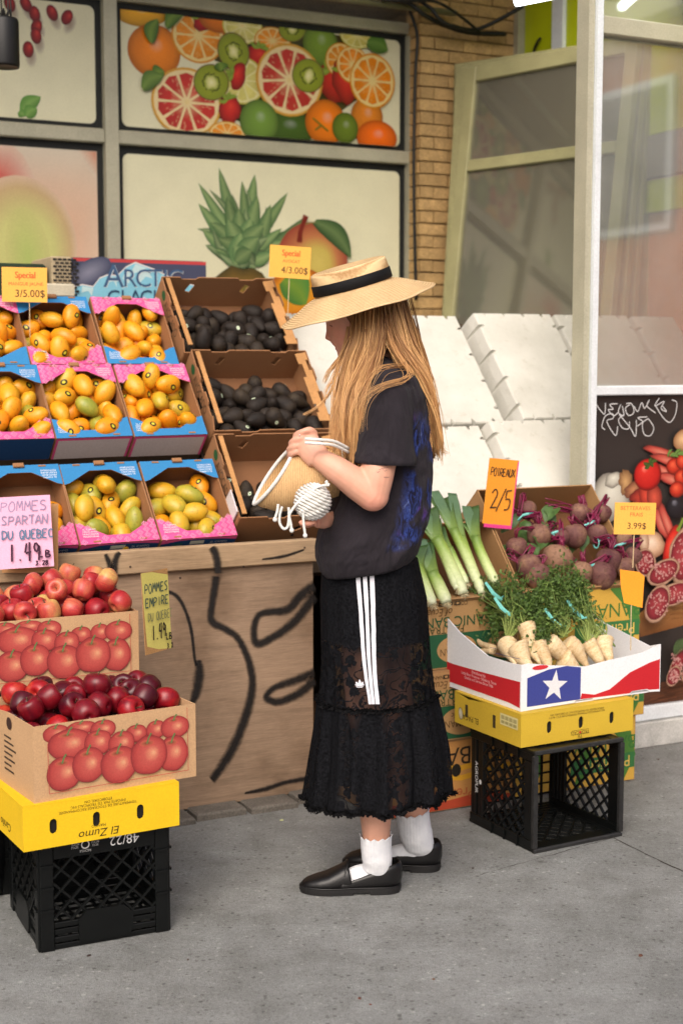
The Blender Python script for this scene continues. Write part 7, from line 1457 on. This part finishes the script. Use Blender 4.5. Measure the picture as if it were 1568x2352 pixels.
def sock(pts, rads, toe, name='sock', frill=True):
    b = MB(); P = spline(pts, 40); rings = []
    for i, c in enumerate(P):
        r = lerp(np.linspace(0, 1, len(rads)), rads, i / 39) * (1 + .02 * math.sin(i * .9) * (1 if 8 < i < 34 else 0)); t = (P[min(i + 1, 39)] - P[max(i - 1, 0)]).normalized(); X = V(1, 0, 0) - t * t.x; X = X.normalized() if X.length > .1 else V(0, 0, 1); Y = t.cross(X).normalized(); ring = []
        for k in range(48): a = 2 * math.pi * k / 48; rr_ = r * (1.0 + (.08 * math.sin(12 * a) if (i == 0 and frill) else 0)); ring.append(c + X * math.cos(a) * rr_ + Y * math.sin(a) * rr_ * lerp([0, 11, 18, 39], [.95, .92, .70, .75], i) + (V(0, 0, .004 * math.sin(12 * a)) if i == 0 and frill else V(0, 0, 0)))
        rings.append(ring)
    b.loft(rings, True, False, True); o = part(b, name, sockM); md = o.modifiers.new('t', 'SOLIDIFY'); md.thickness = .0015
def shoe(heel, toe, name='loafer'):
    d = (toe - heel); Ln = d.length; d.normalize(); s_ = V(-d.y, d.x, 0); M = frame(heel - PR, d, s_, ZZ)
    ss = [0, .012, .05, .12, .22, .35, .5, .62, .72, .82, .9, .95, .985, 1.]; hw = [.004, .018, .029, .037, .039, .038, .040, .043, .044, .041, .033, .025, .014, .003]
    HW = lambda s__: lerp(ss, hw, s__)
    ol = [(t * Ln, HW(t)) for t in np.concatenate([np.linspace(0, .1, 8), np.linspace(.14, .86, 14), np.linspace(.9, 1, 8)])]; out = ol + [(x, -y) for x, y in ol[::-1]]
    t = ob(name, None, pr_root); t.matrix_local = M
    b = MB(); f = 1.05
    b.prism([((x - Ln * .5) * 1.02 + Ln * .5, y * f) for x, y in out], .008, .020); b.build('sole', soleM, t)
    b = MB(); b.prism([(x if x < .085 else .085, y * 1.03) for x, y in out if x < .1], 0, .0085); b.build('heel', soleM, t); b = MB(); b.prism([(x, y * 1.02) for x, y in out if x > Ln * .42], .001, .0085); b.build('tread', soleM, t)
    top = lambda s__: lerp([0, .1, .25, .4, .56], [.086, .082, .066, .050, .036], s__); vamp = lambda s__: lerp([.5, .56, .64, .74, .85, .93, .98, 1], [.088, .080, .068, .054, .045, .038, .029, .018], s__)
    up = MB(); rings = []
    for s__ in np.concatenate([np.linspace(.53, .9, 16), np.linspace(.92, 1., 8)]):
        ring = []
        for k in range(25): a = math.pi * k / 24; c, sn = math.cos(a), math.sin(a); ring.append((s__ * Ln - (.012 * (1 - sn) if s__ < .56 else 0), HW(s__) * math.copysign(abs(c) ** .8, c) * 1.0, .019 + (vamp(s__) - .019) * sn ** .62))
        rings.append([Vector(v) for v in ring])
    up.loft(rings, False, False, False); o = up.build('vamp', leath, t, None, True); md = o.modifiers.new('t', 'SOLIDIFY'); md.thickness = .0025
    q = MB(); rings = [[], [], [], []]; path = [(s__, 1) for s__ in np.linspace(.60, 0, 22)] + [(s__, -1) for s__ in np.linspace(0.0, .60, 22)][1:]
    for s__, sg in path:
        h_ = top(min(s__, .56)); w_ = HW(s__)
        for i, (f_, zz_) in enumerate(((1.0, .019), (1.05, .019 + (h_ - .019) * .35), (1.0, .019 + (h_ - .019) * .75), (.96, h_))): rings[i].append(Vector((s__ * Ln + (0 if s__ > .05 else (-.006 if i in (1, 2) else 0)), w_ * f_ * sg, zz_)))
    q.loft(rings, False, False, False); o = q.build('quarter', leath, t, None, True); md = o.modifiers.new('t', 'SOLIDIFY'); md.thickness = .0025
    b = MB(); b.tube([(x, y * 1.03, .0205) for x, y in out] + [(out[0][0], out[0][1], .0205)], .0022, 5); b.build('welt', leath, t, None, True)
    sd2 = MB(); sd2.tube(spline([(.60 * Ln, .040, .03), (.545 * Ln, .03, .070), (.53 * Ln, 0, .086), (.545 * Ln, -.03, .070), (.60 * Ln, -.040, .03)], 20), .003, 6); sd2.build('strap_edge', leath, t, None, True)
hN, tN = gnd(918, 2040) + V(0, -.012, 0), gnd(690, 2044) + V(0, -.01, 0); shoe(hN, tN)
hF, tF = gnd(1010, 1996) + V(0, 0, 0), gnd(788, 1988); shoe(hF, tF)
sock([at(863, 1918, 3.795), at(864, 1950, 3.797), at(866, 1985, 3.805), at(860, 2006, 3.812), at(840, 2013, 3.812), at(808, 2018, 3.81), at(780, 2026, 3.81)], [.0435, .0425, .0405, .040, .037, .031, .016], None)
sock([at(946, 1862, 3.95), at(951, 1900, 3.955), at(960, 1935, 3.965), at(958, 1952, 3.975), at(936, 1960, 3.98), at(895, 1968, 3.985), at(866, 1978, 3.99)], [.048, .048, .045, .040, .036, .030, .016], None)
# ---- hat ------------------------------------------------------------------------------
def straw_mat(name, c0, c1, radial=True, sc=240):
    m, nt, p = newmat(name); t = nt.nodes.new('ShaderNodeTexCoord'); w_ = nd(nt, 'ShaderNodeTexWave', i_Scale=sc / 6.28); w_.wave_type = 'RINGS' if radial else 'BANDS'
    if radial: w_.rings_direction = 'Z'
    w_.inputs['Distortion'].default_value = .8; w_.inputs['Detail'].default_value = 2; w_.inputs['Detail Scale'].default_value = 4; nt.links.new(t.outputs['Object'], w_.inputs['Vector'])
    n = noi(nt, t.outputs['Object'], 160, 3); n2 = noi(nt, t.outputs['Object'], 9, 3); h = nd(nt, 'ShaderNodeMath', operation='MULTIPLY_ADD'); nt.links.new(n, h.inputs[0]); h.inputs[1].default_value = .8; nt.links.new(w_.outputs['Fac'], h.inputs[2])
    c = ramp(nt, h.outputs[0], [(.3, c0), (1.2, c1)]); c = mix(nt, c, ramp(nt, n2, [(.3, (.86, .82, .78)), (.7, (1.06, 1.06, 1.04))]), 1, 'MULTIPLY'); nt.links.new(c, p.inputs['Base Color']); p.inputs['Roughness'].default_value = .6; p.inputs['Specular IOR Level'].default_value = .3; bump(nt, p, h.outputs[0], .55, .003); return m
straw = straw_mat('braided straw', C(170, 132, 86), C(224, 194, 148), True, 300)
hc = at(811, 660, PD); hup = V(-.262, -.12, .957).normalized(); hx = (V(1, 0, 0) - hup * hup.x).normalized(); hy = hup.cross(hx); HM = frame(hc - PR, hx, hy, hup)
ht = ob('straw_hat', None, pr_root); ht.matrix_local = HM
def ringc(r, z, n=120, e=1.06, wob=0., seed=0): return [Vector((r * e * math.cos(a), r * math.sin(a), z + wob * noise.noise((math.cos(a) * 1.5 + seed, math.sin(a) * 1.5, seed)))) for a in np.linspace(0, 2 * math.pi, n + 1)[:-1]]
b = MB(); cr = [ringc(.100, -.004), ringc(.1, .03), ringc(.0985, .050), ringc(.096, .0575), ringc(.09, .060), ringc(.06, .057, wob=.004), ringc(.02, .056), ringc(.001, .056)]; b.loft(cr, True, False, False); b.build('crown', straw, ht, None, True)
b = MB(); prf = [(.0995, 0.), (.112, -.0035), (.125, -.008), (.14, -.0145), (.16, -.025), (.18, -.0345), (.198, -.043), (.210, -.0485), (.2125, -.0505), (.210, -.0515), (.19, -.0425), (.16, -.0285), (.13, -.0135), (.10, -.003)]; b.loft([ringc(r, z, 120, 1., .007 * (r - .1) / .1, 2) for r, z in prf], True, False, False); b.build('brim', straw, ht, None, True)
b = MB(); b.loft([ringc(.1015, .0015), ringc(.103, .003), ringc(.1025, .029), ringc(.1005, .0305)], True, False, False); b.build('hat_band', mat('black grosgrain', C(14, 14, 16), .7, .1, 9, .05, 500, .2, .2), ht, None, True)
b = MB(); b.tube([(*v[:2], v[2] - .0) for v in ringc(.2115, -.050, 120, 1., .0077, 2)] + [tuple(ringc(.2115, -.050, 120, 1., .0077, 2)[0])], .0024, 6); b.build('brim_edge', straw, ht, None, True)
# ---- hair ------------------------------------------------------------------------------
hairM = None
m, nt, p_ = newmat('blond hair'); a_ = nd(nt, 'ShaderNodeAttribute', attribute_name='Col'); nt.links.new(a_.outputs['Color'], p_.inputs['Base Color']); p_.inputs['Roughness'].default_value = .38; p_.inputs['Specular IOR Level'].default_value = .4; p_.inputs['Anisotropic'].default_value = .5; hairM = m
G = [[(650, 545, 3.79), (662, 680, 3.775), (630, 810, 3.765), (572, 960, 3.755), (555, 1100, 3.745), (545, 1250, 3.73), (560, 1400, 3.71)],
     [(700, 530, 3.775), (692, 700, 3.755), (640, 850, 3.75), (620, 1050, 3.735), (600, 1230, 3.715), (590, 1360, 3.70), (600, 1450, 3.69)],
     [(740, 510, 3.765), (730, 700, 3.745), (710, 850, 3.735), (685, 1020, 3.715), (655, 1180, 3.69), (640, 1350, 3.68), (645, 1520, 3.67)],
     [(800, 500, 3.765), (800, 680, 3.745), (775, 810, 3.735), (735, 930, 3.715), (695, 1050, 3.685), (672, 1200, 3.665), (665, 1380, 3.66)],
     [(850, 490, 3.77), (875, 630, 3.765), (910, 750, 3.755), (970, 860, 3.74), (1030, 960, 3.735), (1075, 1080, 3.745), (1105, 1240, 3.755)],
     [(900, 475, 3.79), (930, 620, 3.785), (970, 760, 3.775), (1030, 900, 3.76), (1080, 1060, 3.755), (1112, 1220, 3.76), (1135, 1400, 3.77)],
     [(930, 470, 3.82), (980, 610, 3.825), (1040, 790, 3.83), (1085, 960, 3.835), (1118, 1120, 3.84), (1140, 1290, 3.845), (1160, 1480, 3.85)],
     [(945, 470, 3.86), (1000, 620, 3.87), (1055, 800, 3.88), (1098, 980, 3.885), (1132, 1140, 3.89), (1158, 1300, 3.895), (1180, 1430, 3.9)]]
GW = [[q4(*a) for a in g_] for g_ in G]; rr = random.Random(21); hb = MB()
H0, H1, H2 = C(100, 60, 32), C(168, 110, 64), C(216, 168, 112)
def strand(pts, r, col, tip, n=16, flat=.6, sides=4):
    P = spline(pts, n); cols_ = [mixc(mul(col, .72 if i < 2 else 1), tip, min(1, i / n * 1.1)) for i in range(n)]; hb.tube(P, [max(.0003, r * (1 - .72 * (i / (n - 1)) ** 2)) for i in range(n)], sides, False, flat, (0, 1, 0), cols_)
def blend(f):
    i = min(int(f), 6); t = f - i
    if i == 3: tt = 0. if t < .5 else 1.; return [GW[3][k].lerp(GW[4][k], t + (tt - t) * min(1, k / 2.5)) for k in range(7)]
    return [GW[i][k].lerp(GW[i + 1][k], t) for k in range(7)]
def jit(P, s0, s1): 
    d = V(rr.gauss(0, 1), rr.gauss(0, .7), rr.gauss(0, .3)); e = V(rr.gauss(0, 1), rr.gauss(0, .7), 0); ph = rr.uniform(0, 6.3); return [q + d * (s0 + (s1 - s0) * k / 6) + e * .004 * math.sin(ph + k * 1.1) for k, q in enumerate(P)]
for i in range(150):                                  # under layers, thicker locks, coloured dark as the shadows between locks
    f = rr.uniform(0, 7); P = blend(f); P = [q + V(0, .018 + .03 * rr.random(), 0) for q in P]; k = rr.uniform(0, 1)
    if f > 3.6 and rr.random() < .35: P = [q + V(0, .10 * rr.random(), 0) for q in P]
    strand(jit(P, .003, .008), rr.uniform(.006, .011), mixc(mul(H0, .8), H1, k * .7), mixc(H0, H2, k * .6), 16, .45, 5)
for i in range(105):                                  # clumped locks of fine strands
    f = rr.uniform(0, 7); P = jit(blend(f), .006, .016); k0 = rr.random(); ph, am = rr.uniform(0, 6.3), rr.uniform(.003, .009); P = [q + V(math.sin(ph + j * 1.3) * am * j / 4, 0, 0) for j, q in enumerate(P)]; ends = rr.uniform(.82, 1.06)
    for s_ in range(15):
        d = V(rr.gauss(0, .0055), rr.gauss(0, .004), rr.gauss(0, .003)); kk = min(1, max(0, k0 + rr.gauss(0, .22))); Q_ = [q + d * (1.15 - .8 * j / 6) for j, q in enumerate(P)]; Q_[-1] = Q_[-2].lerp(Q_[-1], ends * rr.uniform(.7, 1.15)); strand(Q_, rr.uniform(.0009, .0020), mixc(H0, H2, kk), mixc(H1, H2, min(1, kk + .2)), 16, .8, 3)
for i in range(420):
    f = rr.uniform(0, 7); P = jit(blend(f), .006, .016); k = rr.random(); cut = rr.choice((7, 7, 7, 6, 6)); strand(P[:cut], rr.uniform(.0007, .0015), mixc(H0, H2, k), mixc(H1, H2, min(1, k + .25)), 15, .8, 3)
ext = [([(860, 560, 3.76), (880, 720, 3.74), (950, 850, 3.70), (1000, 920, 3.675), (960, 970, 3.635), (850, 1000, 3.615), (750, 1060, 3.60), (700, 1170, 3.595), (690, 1280, 3.60)], 17, .013), ([(930, 640, 3.79), (960, 800, 3.76), (960, 880, 3.70), (880, 890, 3.66), (800, 920, 3.645), (740, 1010, 3.63), (700, 1100, 3.62)], 12, .014), ([(615, 640, 3.78), (585, 790, 3.775), (535, 870, 3.77), (490, 930, 3.77), (470, 985, 3.77)], 26, .006), ([(610, 720, 3.78), (555, 900, 3.77), (520, 1020, 3.765), (440, 1130, 3.76), (340, 1192, 3.76)], 10, .004), ([(560, 820, 3.77), (530, 940, 3.765), (480, 1040, 3.76), (470, 1090, 3.76)], 10, .006), ([(960, 520, 3.84), (1010, 600, 3.84), (1040, 720, 3.85), (1080, 880, 3.86)], 10, .008), ([(1120, 1150, 3.82), (1160, 1300, 3.82), (1190, 1400, 3.83), (1225, 1430, 3.83)], 16, .008)]
for g_, n, s_ in ext:
    P0 = [q4(*a) for a in g_]
    for i in range(n): d = V(rr.gauss(0, s_), rr.gauss(0, s_), rr.gauss(0, s_ * .6)); k = rr.random(); strand([q + d * (.3 + .7 * j / len(P0)) + V(rr.gauss(0, .001), 0, rr.gauss(0, .001)) for j, q in enumerate(P0)], rr.uniform(.0006, .0014), mixc(H1, H2, k), H2, 22, .8, 3)
# scalp cap so no gap shows under the hat
hair = part(hb, 'hair', hairM); hair['kind'] = 'stuff'
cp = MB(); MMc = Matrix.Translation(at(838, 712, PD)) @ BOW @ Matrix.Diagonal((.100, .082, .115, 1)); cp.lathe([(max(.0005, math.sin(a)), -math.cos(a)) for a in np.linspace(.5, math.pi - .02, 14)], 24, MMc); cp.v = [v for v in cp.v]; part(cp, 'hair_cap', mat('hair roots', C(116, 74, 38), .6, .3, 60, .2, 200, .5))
# ================================================================== BAG AND POUCH
bgm = straw_mat('woven straw bag', C(190, 148, 98), C(222, 184, 134), False, 430); rope = mat('white cotton rope', C(214, 212, 206), .85, .06, 30, .06, 260, .4)
BDp = 3.715; bgt = thing('straw_bag', 'woven straw tote bag with white rope rim held open in the hand', 'bag', Matrix.Translation(at(690, 1165, BDp))); BO = bgt.matrix_world.translation.copy()
def bagring(c, mj, mn, dep, n=64):
    cc_ = at(*c, BDp); A = at(c[0] + mj[0], c[1] + mj[1], BDp) - cc_; B = at(c[0] + mn[0], c[1] + mn[1], BDp) - cc_ + V(0, -dep, 0)
    return [cc_ + A * math.cos(a) + B * math.sin(a) * abs(math.sin(a)) ** .45 - BO for a in np.linspace(0, 2 * math.pi, n + 1)[:-1]]
RB = [((631, 1091), (46, -66), (9, 7), .046), ((640, 1094), (41, -71), (9, 6), .05), ((664, 1100), (26, -76), (9, 4), .057), ((700, 1100), (12, -72), (8, 2), .064), ((740, 1092), (5, -62), (6, 1), .058), ((780, 1088), (3, -52), (4, 0), .045)]
out = [bagring(*r) for r in RB]; inn = [[q.lerp(sum(r, V(0, 0, 0)) / 64, .035) for q in r] for r in out]
b = MB(); b.loft(out + [], True, False, True); b.build('woven_body', bgm, bgt, None, True); b = MB(); b.loft(inn[::-1], True, True, False); b.build('inside', bgm, bgt, None, True)
b = MB(); r0 = bagring((630, 1091), (47, -67), (9, 7), .0475, 72); b.tube(r0 + [r0[0]], .0052, 8); b.build('rope_rim', rope, bgt, None, True)
for dy in (0, 9): b = MB(); b.tube(spline([at(x, y + dy, d) - BO for x, y, d in ((700, 1008, 3.60), (735, 1010, 3.60), (768, 1014, 3.62), (800, 1030, 3.66))], 14), .0042, 7); b.build('handle', rope, bgt, None, True)
pt = thing('crochet_pouch', 'white crocheted drawstring pouch with hanging cords below the bag', 'pouch', Matrix.Translation(at(718, 1196, 3.60))); PO = pt.matrix_world.translation.copy(); pc = at(718, 1152, 3.60) - PO
b = MB(); R3 = (.044, .036, .046)
b.lathe([(max(.001, math.sin(a)) * .96, -math.cos(a) * .96) for a in np.linspace(.02, 3.12, 14)], 20, Matrix.Translation(pc) @ Matrix.Rotation(.5, 4, 'Y') @ Matrix.Diagonal((*R3, 1))); b.build('pouch_body', mat('pouch core', C(198, 192, 182), .9), pt, None, True)
b = MB(); path = []
for i in range(420): t = i / 419; ph = .15 + 2.85 * t; a = t * 2 * math.pi * 15; r_ = 1 + .05 * math.sin(i * 2.2); v = Matrix.Rotation(.5, 3, 'Y') @ Vector((math.sin(ph) * math.cos(a) * R3[0] * r_, math.sin(ph) * math.sin(a) * R3[1] * r_, -math.cos(ph) * R3[2])); path.append(pc + v)
b.tube(path, [.0034 + .0009 * math.sin(i * 2.2 + 1) for i in range(420)], 6); b.build('crochet_coil', rope, pt, None, True)
def q5(cx, cy, d): return at(545.5 + .1831 * cx, 947.4 + .1831 * cy, d) - PO
for pl in ([(510, 1150), (500, 1230), (480, 1300), (465, 1350)], [(560, 1180), (530, 1290), (530, 1390), (580, 1460), (630, 1430), (645, 1300), (640, 1190)], [(930, 980), (830, 1050), (740, 1150), (680, 1230), (650, 1300), (670, 1400), (678, 1485)], [(870, 1010), (850, 1090), (830, 1200), (825, 1350), (840, 1480), (848, 1550)], [(1150, 910), (1060, 920), (980, 950), (930, 1010)], [(1130, 860), (1110, 880), (1150, 910)]):
    b = MB(); b.tube(spline([q5(x, y, 3.575) for x, y in pl], len(pl) * 5), .0036, 7); b.build('cord', rope, pt, None, True)
for x, y in ((470, 1345), (680, 1480), (848, 1545)): b = MB(); b.lathe([(.002, -.006), (.0055, -.003), (.006, .002), (.003, .006)], 8, Matrix.Translation(q5(x, y, 3.575))); b.build('knot', rope, pt, None, True)
print('p5', len(bpy.data.objects))
